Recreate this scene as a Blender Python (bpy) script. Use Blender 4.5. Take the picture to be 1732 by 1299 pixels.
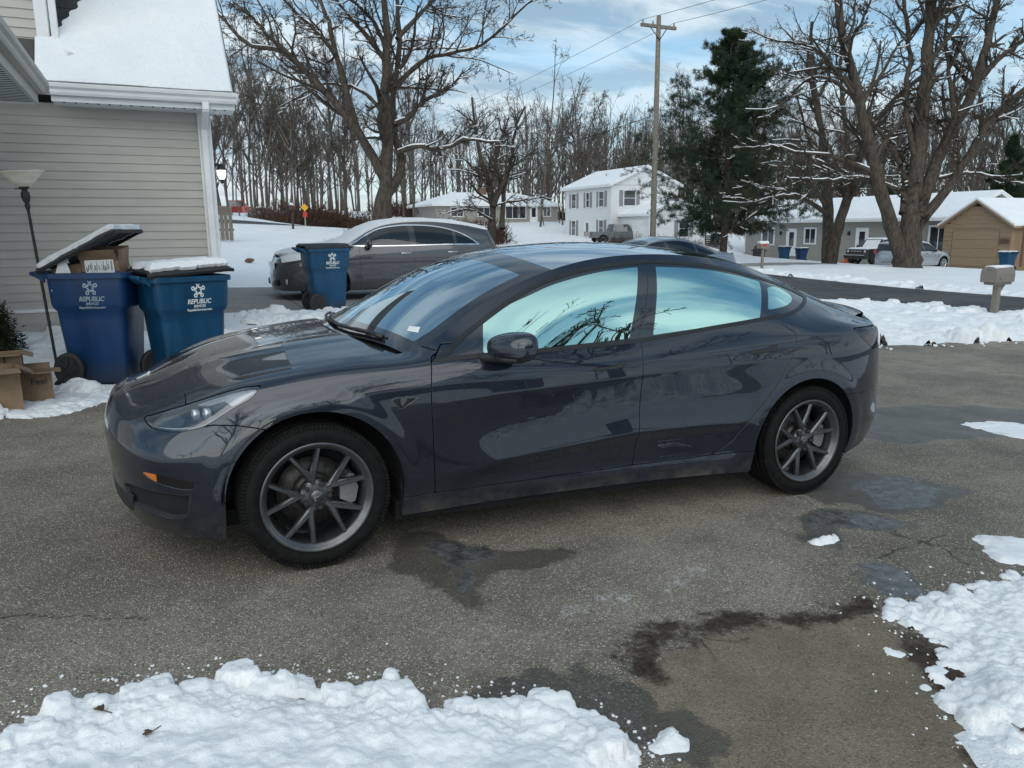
import bpy, bmesh, math, random
import numpy as np
from mathutils import Vector, Matrix, noise as mnoise
random.seed(7); RNG = np.random.default_rng(7)
for _o in list(bpy.data.objects): bpy.data.objects.remove(_o)
SC = bpy.context.scene; COL = SC.collection

# ---- camera ----------------------------------------------------------------
CAM_LOC = (.3048, -3.2716, 1.4911); CAM_YAW, CAM_PITCH, CAM_ROLL = .4264, .1997, -.0082; FPX = 1300.0
def cam_axes():
    cy, sy, cp, sp = math.cos(CAM_YAW), math.sin(CAM_YAW), math.cos(CAM_PITCH), math.sin(CAM_PITCH)
    f = Vector((sy*cp, cy*cp, -sp)); r = Vector((cy, -sy, 0)); u = r.cross(f)
    cr, sr = math.cos(CAM_ROLL), math.sin(CAM_ROLL)
    return cr*r+sr*u, -sr*r+cr*u, f
_r, _u, _f = cam_axes()
cam_d = bpy.data.cameras.new('camera'); cam = bpy.data.objects.new('camera', cam_d); COL.objects.link(cam)
cam.matrix_world = Matrix(((_r.x, _u.x, -_f.x, CAM_LOC[0]), (_r.y, _u.y, -_f.y, CAM_LOC[1]), (_r.z, _u.z, -_f.z, CAM_LOC[2]), (0, 0, 0, 1)))
cam_d.sensor_fit = 'HORIZONTAL'; cam_d.sensor_width = 36; cam_d.lens = 36*FPX/1732; cam_d.clip_start = .05; cam_d.clip_end = 3000
SC.camera = cam
SC.view_settings.view_transform = 'Standard'; SC.view_settings.look = 'None'; SC.view_settings.gamma = 1
SC.view_settings.use_curve_mapping = False; SC.view_settings.exposure = EXPOSURE = 0.45
SC.cycles.use_denoising = True; SC.cycles.max_bounces = 8; SC.cycles.glossy_bounces = 4; SC.cycles.transparent_max_bounces = 12

# ---- sky and sun -------------------------------------------------------------
SUN_EL, SUN_AZ = math.radians(30), math.radians(206)     # azimuth from +Y towards +X: behind the camera
W = bpy.data.worlds.new('World'); SC.world = W; W.use_nodes = True
nt = W.node_tree; nt.nodes.clear()
def wn(t, **k):
    n = nt.nodes.new(t)
    for a, b in k.items(): setattr(n, a, b)
    return n
def wl(a, b): nt.links.new(a, b)
def wmath(op, a, b=None, clamp=False):
    n = wn('ShaderNodeMath', operation=op, use_clamp=clamp)
    for i, v in enumerate((a, b)):
        if v is None: continue
        if isinstance(v, (int, float)): n.inputs[i].default_value = v
        else: wl(v, n.inputs[i])
    return n.outputs[0]
def wmix(f, a, b):
    n = wn('ShaderNodeMix', data_type='RGBA')
    for i, v in ((0, f), (6, a), (7, b)):
        if isinstance(v, (int, float)): n.inputs[i].default_value = v
        elif isinstance(v, tuple): n.inputs[i].default_value = (*v, 1)
        else: wl(v, n.inputs[i])
    return n.outputs[2]
tc = wn('ShaderNodeTexCoord'); nrm = wn('ShaderNodeVectorMath', operation='NORMALIZE'); wl(tc.outputs['Generated'], nrm.inputs[0])
sep = wn('ShaderNodeSeparateXYZ'); wl(nrm.outputs[0], sep.inputs[0])
zz = wmath('ADD', wmath('MAXIMUM', sep.outputs[2], 0.0), .16)
cx, cyy = wmath('DIVIDE', sep.outputs[0], zz), wmath('DIVIDE', sep.outputs[1], zz)
cmb = wn('ShaderNodeCombineXYZ'); wl(cx, cmb.inputs[0]); wl(cyy, cmb.inputs[1])
def wnoise(scale, rot, sc, detail, rough, dist, off=(0, 0, 0)):
    mp = wn('ShaderNodeMapping'); wl(cmb.outputs[0], mp.inputs[0]); mp.inputs['Rotation'].default_value = (0, 0, rot); mp.inputs['Scale'].default_value = sc; mp.inputs['Location'].default_value = off
    n = wn('ShaderNodeTexNoise'); wl(mp.outputs[0], n.inputs['Vector']); n.inputs['Scale'].default_value = scale
    n.inputs['Detail'].default_value = detail; n.inputs['Roughness'].default_value = rough; n.inputs['Distortion'].default_value = dist
    return n.outputs[0]
def wramp(v, a, b):
    n = wn('ShaderNodeMapRange', interpolation_type='SMOOTHSTEP'); wl(v, n.inputs[0]); n.inputs[1].default_value = a; n.inputs[2].default_value = b; return n.outputs[0]
sky = wn('ShaderNodeTexSky'); sky.sky_type = 'NISHITA'; sky.sun_disc = False
sky.sun_elevation = SUN_EL; sky.sun_rotation = SUN_AZ; sky.air_density = 1.0; sky.dust_density = 1.0; sky.ozone_density = 2.0
skyc = wn('ShaderNodeMix', data_type='RGBA', blend_type='MULTIPLY'); skyc.inputs[0].default_value = 1; wl(sky.outputs[0], skyc.inputs[6]); skyc.inputs[7].default_value = (.80, 1.22, 1.30, 1)
SKY_K = 9.0      # cloud radiance is given in the same unit as the sky texture
n1 = wnoise(.62, .5, (1.0, 1.5, 1), 5, .50, .25); n2 = wnoise(1.9, .35, (1.0, 2.0, 1), 6, .54, .4, (3.1, 1.7, 0))
cover = wramp(n1, .30, .56); shade = wramp(n2, .40, .60)
ccol = wmix(shade, (2.35, 3.7, 4.9), (6.3, 7.3, 7.8))
mixc = wmix(wmath('MULTIPLY', cover, .90), skyc.outputs[2], ccol)
hz = wmath('POWER', wmath('SUBTRACT', 1.0, wmath('MAXIMUM', sep.outputs[2], 0.0)), 7.0)
fin = wmix(wmath('MULTIPLY', hz, .8), mixc, (6.8, 7.2, 7.4))
bg = wn('ShaderNodeBackground'); wl(fin, bg.inputs[0]); bg.inputs[1].default_value = .088
wo = wn('ShaderNodeOutputWorld'); wl(bg.outputs[0], wo.inputs[0])
sun_d = bpy.data.lights.new('sun', 'SUN'); sun_d.energy = 1.5; sun_d.angle = math.radians(84); sun_d.color = (1, .93, .82)
sun = bpy.data.objects.new('sun', sun_d); COL.objects.link(sun); sun.location = (0, 0, 60)
_sd = Vector((math.sin(SUN_AZ)*math.cos(SUN_EL), math.cos(SUN_AZ)*math.cos(SUN_EL), math.sin(SUN_EL)))
sun.rotation_euler = _sd.to_track_quat('Z', 'Y').to_euler()
# ---- materials ---------------------------------------------------------------
MATS = {}
class NB:
    """small node builder for one material"""
    def __init__(s, name):
        m = bpy.data.materials.new(name); m.use_nodes = True; s.m = m; s.t = m.node_tree; s.t.nodes.clear()
        s.out = s.n('ShaderNodeOutputMaterial'); s.tc = s.n('ShaderNodeTexCoord')
    def n(s, t, **k):
        n = s.t.nodes.new(t)
        for a, b in k.items(): setattr(n, a, b)
        return n
    def put(s, sock, v):
        if v is None: return
        if hasattr(v, 'links'): s.t.links.new(v, sock)
        elif isinstance(v, tuple) and len(v) == 3 and sock.type == 'RGBA': sock.default_value = (*v, 1)
        else: sock.default_value = v
    def obj(s): return s.tc.outputs['Object']
    def pos(s):
        g = s.n('ShaderNodeNewGeometry'); return g.outputs['Position']
    def nrmz(s):
        g = s.n('ShaderNodeNewGeometry'); x = s.n('ShaderNodeSeparateXYZ'); s.put(x.inputs[0], g.outputs['Normal']); return x.outputs[2]
    def xyz(s, v, i):
        x = s.n('ShaderNodeSeparateXYZ'); s.put(x.inputs[0], v); return x.outputs[i]
    def map(s, v, sc=(1, 1, 1), loc=(0, 0, 0), rot=(0, 0, 0)):
        n = s.n('ShaderNodeMapping'); s.put(n.inputs[0], v); n.inputs['Scale'].default_value = sc; n.inputs['Location'].default_value = loc; n.inputs['Rotation'].default_value = rot; return n.outputs[0]
    def noise(s, v, scale, detail=4, rough=.55, dist=0):
        n = s.n('ShaderNodeTexNoise'); s.put(n.inputs['Vector'], v); n.inputs['Scale'].default_value = scale; n.inputs['Detail'].default_value = detail; n.inputs['Roughness'].default_value = rough; n.inputs['Distortion'].default_value = dist; return n.outputs[0]
    def vor(s, v, scale, feature='F1', out=0, rand=1.0):
        n = s.n('ShaderNodeTexVoronoi', feature=feature); s.put(n.inputs['Vector'], v); n.inputs['Scale'].default_value = scale; n.inputs['Randomness'].default_value = rand; return n.outputs[out]
    def ramp(s, v, a, b, lo=0., hi=1.):
        n = s.n('ShaderNodeMapRange', interpolation_type='SMOOTHSTEP'); s.put(n.inputs[0], v); n.inputs[1].default_value = a; n.inputs[2].default_value = b; n.inputs[3].default_value = lo; n.inputs[4].default_value = hi; return n.outputs[0]
    def math(s, op, a, b=None, clamp=False):
        n = s.n('ShaderNodeMath', operation=op, use_clamp=clamp); s.put(n.inputs[0], a); s.put(n.inputs[1], b); return n.outputs[0]
    def mix(s, f, a, b, mode='MIX'):
        n = s.n('ShaderNodeMix', data_type='RGBA', blend_type=mode); s.put(n.inputs[0], f); s.put(n.inputs[6], a); s.put(n.inputs[7], b); return n.outputs[2]
    def bump(s, h, strength=.3, dist=.01, nrm=None):
        n = s.n('ShaderNodeBump'); s.put(n.inputs['Height'], h); n.inputs['Strength'].default_value = strength; n.inputs['Distance'].default_value = dist; s.put(n.inputs['Normal'], nrm); return n.outputs[0]
    def bsdf(s, color, rough=.6, metal=0., spec=None, normal=None, coat=None, coat_rough=None, sss=None, emis=None, estr=None, trans=None, ior=None):
        p = s.n('ShaderNodeBsdfPrincipled'); s.put(p.inputs['Base Color'], color); s.put(p.inputs['Roughness'], rough); s.put(p.inputs['Metallic'], metal)
        s.put(p.inputs['Specular IOR Level'], spec); s.put(p.inputs['Normal'], normal); s.put(p.inputs['Coat Weight'], coat); s.put(p.inputs['Coat Roughness'], coat_rough)
        s.put(p.inputs['Transmission Weight'], trans); s.put(p.inputs['IOR'], ior)
        if coat is not None: p.inputs['Coat IOR'].default_value = 1.62
        if emis is not None: s.put(p.inputs['Emission Color'], emis); s.put(p.inputs['Emission Strength'], estr)
        if sss: p.inputs['Subsurface Weight'].default_value = sss; p.inputs['Subsurface Radius'].default_value = (.03, .035, .04)
        return p.outputs[0]
    def done(s, sh): s.put(s.out.inputs[0], sh); return s.m
def plain(name, col, rough=.6, metal=0., var=.12, scale=6., coat=None, bump=0., bscale=60., spec=None):
    """plain material whose colour wanders a little, with optional fine relief"""
    if name in MATS: return MATS[name]
    b = NB(name); v = b.obj()
    c = b.mix(b.ramp(b.noise(v, scale, 5, .6), .3, .7), tuple(x*(1-var) for x in col), tuple(min(1, x*(1+var)) for x in col))
    r = b.ramp(b.noise(v, scale*1.7, 3), .3, .7, max(0, rough-.06), min(1, rough+.06))
    nm = b.bump(b.noise(v, bscale, 4), .4, bump) if bump else None
    MATS[name] = b.done(b.bsdf(c, r, metal, spec, nm, coat, .03 if coat else None)); return MATS[name]

# ---- mesh helpers --------------------------------------------------------------
def link(name, mesh, mat=None, parent=None, kind=None):
    o = bpy.data.objects.new(name, mesh); COL.objects.link(o)
    if mat is not None and len(mesh.materials) == 0: mesh.materials.append(MATS[mat] if isinstance(mat, str) else mat)
    if parent is not None: o.parent = parent
    if kind: o['kind'] = kind
    return o
def tag(o, label, cat, group=None):
    o['label'] = label; o['category'] = cat
    if group: o['group'] = group
    return o
def empty(name, loc=(0, 0, 0), rz=0.0):
    o = bpy.data.objects.new(name, None); COL.objects.link(o); o.location = loc; o.rotation_euler = (0, 0, rz); o.empty_display_size = .2; return o
def mesh_np(name, V, F, smooth=True, N=None):
    me = bpy.data.meshes.new(name); V = np.asarray(V, np.float32)
    F = np.asarray(F, np.int32) if not isinstance(F, list) else F
    if isinstance(F, np.ndarray):
        k = F.shape[1]; n = len(F)
        me.vertices.add(len(V)); me.vertices.foreach_set('co', V.ravel())
        me.loops.add(n*k); me.loops.foreach_set('vertex_index', F.ravel())
        me.polygons.add(n); me.polygons.foreach_set('loop_start', np.arange(n, dtype=np.int32)*k)
        me.update(calc_edges=True); me.validate()
    else:
        me.from_pydata(V.tolist(), [], F)
    if smooth: me.polygons.foreach_set('use_smooth', np.ones(len(me.polygons), bool))
    if N is not None and len(me.vertices) == len(N):
        N = N/np.maximum(np.linalg.norm(N, axis=1, keepdims=True), 1e-9); me.normals_split_custom_set_from_vertices(N.tolist())
    return me
def put_surf(name, s, mat, parent, flange=None):
    if flange: s = s.flange(flange)
    return link(name, mesh_np(name, s.V, s.T, True, s.N), mat, parent)

class MB:
    """collects simple solids into one mesh"""
    def __init__(s): s.V = []; s.F = []; s.S = []
    def add(s, V, F, smooth=False):
        b = len(s.V); s.V += [tuple(map(float, v)) for v in V]; s.F += [tuple(b+int(i) for i in f) for f in F]; s.S += [smooth]*len(F); return s
    def box(s, a, b, bev=0., R=None, o=None):
        a, b = np.minimum(a, b).astype(float), np.maximum(a, b).astype(float)
        if bev <= 0:
            V = [(x, y, z) for x in (a[0], b[0]) for y in (a[1], b[1]) for z in (a[2], b[2])]
            F = [(0, 1, 3, 2), (4, 6, 7, 5), (0, 4, 5, 1), (2, 3, 7, 6), (0, 2, 6, 4), (1, 5, 7, 3)]
        else:
            c = (a+b)/2; h = (b-a)/2; k = np.minimum(bev, h*.49); V = []; idx = {}
            for sx in (-1, 1):
                for sy in (-1, 1):
                    for sz in (-1, 1):
                        for ax in range(3):
                            p = np.array([sx, sy, sz])*(h-k); p[ax] = np.array([sx, sy, sz])[ax]*h[ax]
                            idx[(sx, sy, sz, ax)] = len(V); V.append(c+p)
            F = []
            for ax in range(3):
                o1, o2 = (ax+1) % 3, (ax+2) % 3
                for sg in (-1, 1):
                    q = []
                    for u, v in ((-1, -1), (1, -1), (1, 1), (-1, 1)):
                        k_ = [0, 0, 0]; k_[ax] = sg; k_[o1] = u; k_[o2] = v; q.append(idx[(*k_, ax)])
                    F.append(q if sg > 0 else q[::-1])
                for u in (-1, 1):
                    for v in (-1, 1):
                        ka = [0, 0, 0]; ka[o1] = u; ka[o2] = v; kb = ka[:]; ka[ax] = -1; kb[ax] = 1
                        q = [idx[(*ka, o1)], idx[(*kb, o1)], idx[(*kb, o2)], idx[(*ka, o2)]]; F.append(q if u*v < 0 else q[::-1])
            for sx in (-1, 1):
                for sy in (-1, 1):
                    for sz in (-1, 1):
                        q = [idx[(sx, sy, sz, i)] for i in range(3)]; F.append(q if sx*sy*sz > 0 else q[::-1])
        V = np.array(V)
        if R is not None: V = (V-np.array(o))@np.array(R).T+np.array(o)
        return s.add(V, F)
    def tube(s, P, r, n=8, cap=True, smooth=True):
        P = [Vector(p) for p in P]; m = len(P); r = [r]*m if np.isscalar(r) else list(r); V = []; F = []
        t0 = (P[1]-P[0]).normalized(); a = t0.orthogonal().normalized()
        for i in range(m):
            t = (P[min(i+1, m-1)]-P[max(i-1, 0)]).normalized(); a = (a-t*a.dot(t)).normalized(); b = t.cross(a)
            for k in range(n):
                w = 2*math.pi*k/n; V.append(P[i]+(a*math.cos(w)+b*math.sin(w))*r[i])
        for i in range(m-1):
            for k in range(n): F.append((i*n+k, i*n+(k+1) % n, (i+1)*n+(k+1) % n, (i+1)*n+k))
        if cap: F += [tuple(range(n))[::-1], tuple((m-1)*n+k for k in range(n))]
        return s.add(V, F, smooth)
    def lathe(s, prof, n=32, axis='z', o=(0, 0, 0), smooth=True, closed=False):
        """prof: (radius, height) pairs"""
        V = []; F = []; m = len(prof)
        for k in range(n):
            c, q = math.cos(2*math.pi*k/n), math.sin(2*math.pi*k/n)
            for r, h in prof:
                v = (r*c, r*q, h) if axis == 'z' else ((r*c, h, r*q) if axis == 'y' else (h, r*c, r*q)); V.append((v[0]+o[0], v[1]+o[1], v[2]+o[2]))
        rng = range(m) if closed else range(m-1)
        for k in range(n):
            for i in rng:
                j = (i+1) % m; q = (k*m+i, ((k+1) % n)*m+i, ((k+1) % n)*m+j, k*m+j); F.append(q if axis != 'y' else q[::-1])
        return s.add(V, F, smooth)
    def prism(s, P, a, b, axis='y', smooth=False):
        """extrude the 2D polygon P between a and b along axis"""
        n = len(P); f = {'y': lambda p, h: (p[0], h, p[1]), 'z': lambda p, h: (p[0], p[1], h), 'x': lambda p, h: (h, p[0], p[1])}[axis]
        V = [f(p, a) for p in P]+[f(p, b) for p in P]
        F = [tuple(range(n)), tuple(range(2*n-1, n-1, -1))]+[(i, i+n, (i+1) % n+n, (i+1) % n) for i in range(n)]
        ar = sum(P[i][0]*P[(i+1) % n][1]-P[(i+1) % n][0]*P[i][1] for i in range(n))
        flip = (ar > 0) == (axis in ('z', 'x')); flip = flip if b > a else not flip
        if flip: F = [q[::-1] for q in F]
        return s.add(V, F, smooth)
    def quad(s, *P): return s.add(P, [tuple(range(len(P)))])
    def xf(s, M):
        M = np.array(M); V = np.array(s.V); s.V = [tuple(v) for v in (V@M[:3, :3].T+M[:3, 3])]; return s
    def mesh(s, name):
        me = bpy.data.meshes.new(name); me.from_pydata(s.V, [], s.F); me.polygons.foreach_set('use_smooth', s.S); me.update(); return me
    def build(s, name, mat, parent=None, kind=None): return link(name, s.mesh(name), mat, parent, kind)
def copy_tree(o, parent=None):
    c = o.copy(); COL.objects.link(c); c.parent = parent
    for ch in list(o.children): copy_tree(ch, c)
    return c

# ---- numpy noise -----------------------------------------------------------------
def vnoise(x, y, seed=0):
    xi, yi = np.floor(x).astype(np.int64), np.floor(y).astype(np.int64); fx, fy = x-xi, y-yi
    fx, fy = fx*fx*fx*(fx*(fx*6-15)+10), fy*fy*fy*(fy*(fy*6-15)+10)
    def h(a, b):
        n = (a*374761393+b*668265263+seed*974711) & 0x7fffffff; n = ((n ^ (n >> 13))*1274126177) & 0x7fffffff; return ((n ^ (n >> 16)) & 0xffff)/65535.
    return (h(xi, yi)*(1-fx)+h(xi+1, yi)*fx)*(1-fy)+(h(xi, yi+1)*(1-fx)+h(xi+1, yi+1)*fx)*fy
def fbm(x, y, o=4, seed=0, g=.5):
    s = 0; a = 1; t = 0
    for i in range(o): s = s+a*vnoise(x, y, seed+i*17); t += a; a *= g; x = x*2.03+5.1; y = y*2.03+1.7
    return s/t
# ---- surface toolkit -------------------------------------------------------
def nspline(t, P, tq):
    """natural cubic spline through P(t), evaluated at tq"""
    t = np.asarray(t, float); P = np.asarray(P, float); n = len(t)
    sh = P.shape[1:]; P = P.reshape(n, -1)
    h = np.diff(t); A = np.eye(n); B = np.zeros_like(P)
    for i in range(1, n-1):
        A[i, i-1] = h[i-1]; A[i, i] = 2*(h[i-1]+h[i]); A[i, i+1] = h[i]
        B[i] = 6*((P[i+1]-P[i])/h[i]-(P[i]-P[i-1])/h[i-1])
    M = np.linalg.solve(A, B)
    tq = np.asarray(tq, float); k = np.clip(np.searchsorted(t, tq, side='right')-1, 0, n-2)
    a = (t[k+1]-tq)[:, None]; b = (tq-t[k])[:, None]; hk = h[k][:, None]
    R = M[k]*a**3/(6*hk)+M[k+1]*b**3/(6*hk)+(P[k]/hk-M[k]*hk/6)*a+(P[k+1]/hk-M[k+1]*hk/6)*b
    return R.reshape((len(tq),)+sh)

def lin(x, xs, ys):
    return np.interp(x, xs, ys)

def sm(a, b, x):
    t = np.clip((np.asarray(x, float)-a)/(b-a), 0, 1); return t*t*(3-2*t)

def grid_tris(nu, nv):
    i, j = np.meshgrid(np.arange(nu-1), np.arange(nv-1), indexing='ij')
    a = (i*nv+j).ravel(); b = a+nv; c = b+1; d = a+1
    alt = ((i+j) % 2 == 0).ravel()
    t1 = np.where(alt[:, None], np.c_[a, b, c], np.c_[a, b, d]); t2 = np.where(alt[:, None], np.c_[a, c, d], np.c_[b, c, d])
    return np.vstack([t1, t2])

class Surf:
    """triangle soup with shared vertices: V positions, N normals, T triangles"""
    def __init__(s, V, N, T): s.V, s.N, s.T = V, N, T
    def clip(s, f):
        """keep the side where f(V) < 0; boundary found by interpolation"""
        d = f(s.V) if callable(f) else f
        d = np.where(np.abs(d) < 1e-7, 1e-7, d)
        ins = d < 0; T = s.T; c = ins[T].sum(1)
        out = [T[c == 3]]; V, N = [s.V], [s.N]; base = len(s.V); mix = T[(c == 1) | (c == 2)]
        if len(mix):
            one = ins[mix].sum(1) == 1
            lone = np.where(one[:, None], ins[mix], ~ins[mix]); k = lone.argmax(1); r = np.arange(len(mix))
            p = mix[r, k]; q = mix[r, (k+1) % 3]; w = mix[r, (k+2) % 3]
            E = np.vstack([np.c_[p, q], np.c_[p, w]]); Es = np.sort(E, 1)
            U, inv = np.unique(Es, axis=0, return_inverse=True); inv = inv.ravel()
            da, db = d[U[:, 0]], d[U[:, 1]]; t = (da/(da-db))[:, None]
            V.append(s.V[U[:, 0]]*(1-t)+s.V[U[:, 1]]*t); N.append(s.N[U[:, 0]]*(1-t)+s.N[U[:, 1]]*t)
            m = len(mix); pq = base+inv[:m]; pw = base+inv[m:]
            out.append(np.c_[p, pq, pw][one]); o = ~one
            out.append(np.c_[pq, q, w][o]); out.append(np.c_[pq, w, pw][o])
        return Surf(np.vstack(V), np.vstack(N), np.vstack(out)).compact()
    def compact(s):
        if not len(s.T): return Surf(s.V[:0], s.N[:0], s.T)
        u, inv = np.unique(s.T.ravel(), return_inverse=True)
        return Surf(s.V[u], s.N[u], inv.reshape(-1, 3))
    def off(s, d): 
        n = s.N/np.maximum(np.linalg.norm(s.N, axis=1, keepdims=True), 1e-9); return Surf(s.V+n*d, s.N, s.T)
    def mirror(s, c):
        V = s.V.copy(); N = s.N.copy(); V[:, 1] = 2*c-V[:, 1]; N[:, 1] *= -1
        return Surf(V, N, s.T[:, ::-1])
    def __add__(s, o):
        return Surf(np.vstack([s.V, o.V]), np.vstack([s.N, o.N]), np.vstack([s.T, o.T+len(s.V)]))
    def flange(s, depth=.014):
        """returns Surf with a skirt along every boundary edge, folded inwards"""
        E = np.vstack([s.T[:, [0, 1]], s.T[:, [1, 2]], s.T[:, [2, 0]]]); Es = np.sort(E, 1)
        U, idx, cnt = np.unique(Es, axis=0, return_index=True, return_counts=True)
        B = E[idx[cnt == 1]]
        if not len(B): return s
        u, inv = np.unique(B.ravel(), return_inverse=True); inv = inv.reshape(-1, 2)
        n = s.N[u]/np.maximum(np.linalg.norm(s.N[u], axis=1, keepdims=True), 1e-9)
        e = s.V[B[:, 1]]-s.V[B[:, 0]]; on = np.cross(e, s.N[B[:, 0]]); on /= np.maximum(np.linalg.norm(on, axis=1, keepdims=True), 1e-9)
        vn = np.zeros((len(u), 3)); np.add.at(vn, inv[:, 0], on); np.add.at(vn, inv[:, 1], on)
        vn /= np.maximum(np.linalg.norm(vn, axis=1, keepdims=True), 1e-9)
        r = .0016; k = len(u); b0 = len(s.V)
        r1 = s.V[u]; r2 = s.V[u]+vn*r*.7-n*r*.3; r3 = s.V[u]+vn*r-n*r; r4 = s.V[u]+vn*r-n*depth
        V = np.vstack([s.V, r2, r3, r4]); N = np.vstack([s.N, n*.7+vn*.7, vn*.95+n*.2, vn])
        T = [s.T]; a, b = inv[:, 0], inv[:, 1]
        lay = [B, np.c_[b0+a, b0+b], np.c_[b0+k+a, b0+k+b], np.c_[b0+2*k+a, b0+2*k+b]]
        for l0, l1 in zip(lay, lay[1:]):
            T += [np.c_[l0[:, 1], l0[:, 0], l1[:, 0]], np.c_[l0[:, 1], l1[:, 0], l1[:, 1]]]
        return Surf(V, N, np.vstack(T))

def grid_surf(G):
    """G (nu,nv,3) -> Surf with averaged normals"""
    nu, nv = G.shape[:2]
    du = np.gradient(G, axis=0); dv = np.gradient(G, axis=1); N = np.cross(du, dv)
    l = np.linalg.norm(N, axis=2, keepdims=True); N = N/np.maximum(l, 1e-9)
    return Surf(G.reshape(-1, 3), N.reshape(-1, 3), grid_tris(nu, nv))

def poly_sdf(P, X):
    """signed distance (neg inside) of points X (n,2) to polygon P (m,2)"""
    P = np.asarray(P, float); d = np.full(len(X), 1e9); ins = np.zeros(len(X), bool)
    for a, b in zip(P, np.roll(P, -1, 0)):
        e = b-a; w = X-a; t = np.clip((w@e)/max(e@e, 1e-12), 0, 1); q = w-t[:, None]*e
        d = np.minimum(d, (q*q).sum(1))
        c = ((a[1] <= X[:, 1]) != (b[1] <= X[:, 1])); dy = b[1]-a[1]
        if abs(dy) > 1e-12: ins ^= c & (X[:, 0] < (X[:, 1]-a[1])/dy*e[0]+a[0])
    d = np.sqrt(d); return np.where(ins, -d, d)

def smooth_poly(P, n=6, closed=True):
    """Catmull-Rom through the points (a point repeated twice stays a corner)"""
    P = np.asarray(P, float); m = len(P); out = []
    rng = range(m) if closed else range(m-1)
    for i in rng:
        p0, p1, p2, p3 = (P[(i-1) % m], P[i], P[(i+1) % m], P[(i+2) % m]) if closed else (P[max(i-1, 0)], P[i], P[i+1], P[min(i+2, m-1)])
        if np.allclose(p1, p2): continue
        for t in np.arange(n)/n:
            out.append(.5*((2*p1)+(p2-p0)*t+(2*p0-5*p1+4*p2-p3)*t*t+(3*p1-p0-3*p2+p3)*t**3))
    if not closed: out.append(P[-1])
    return np.array(out)
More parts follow.
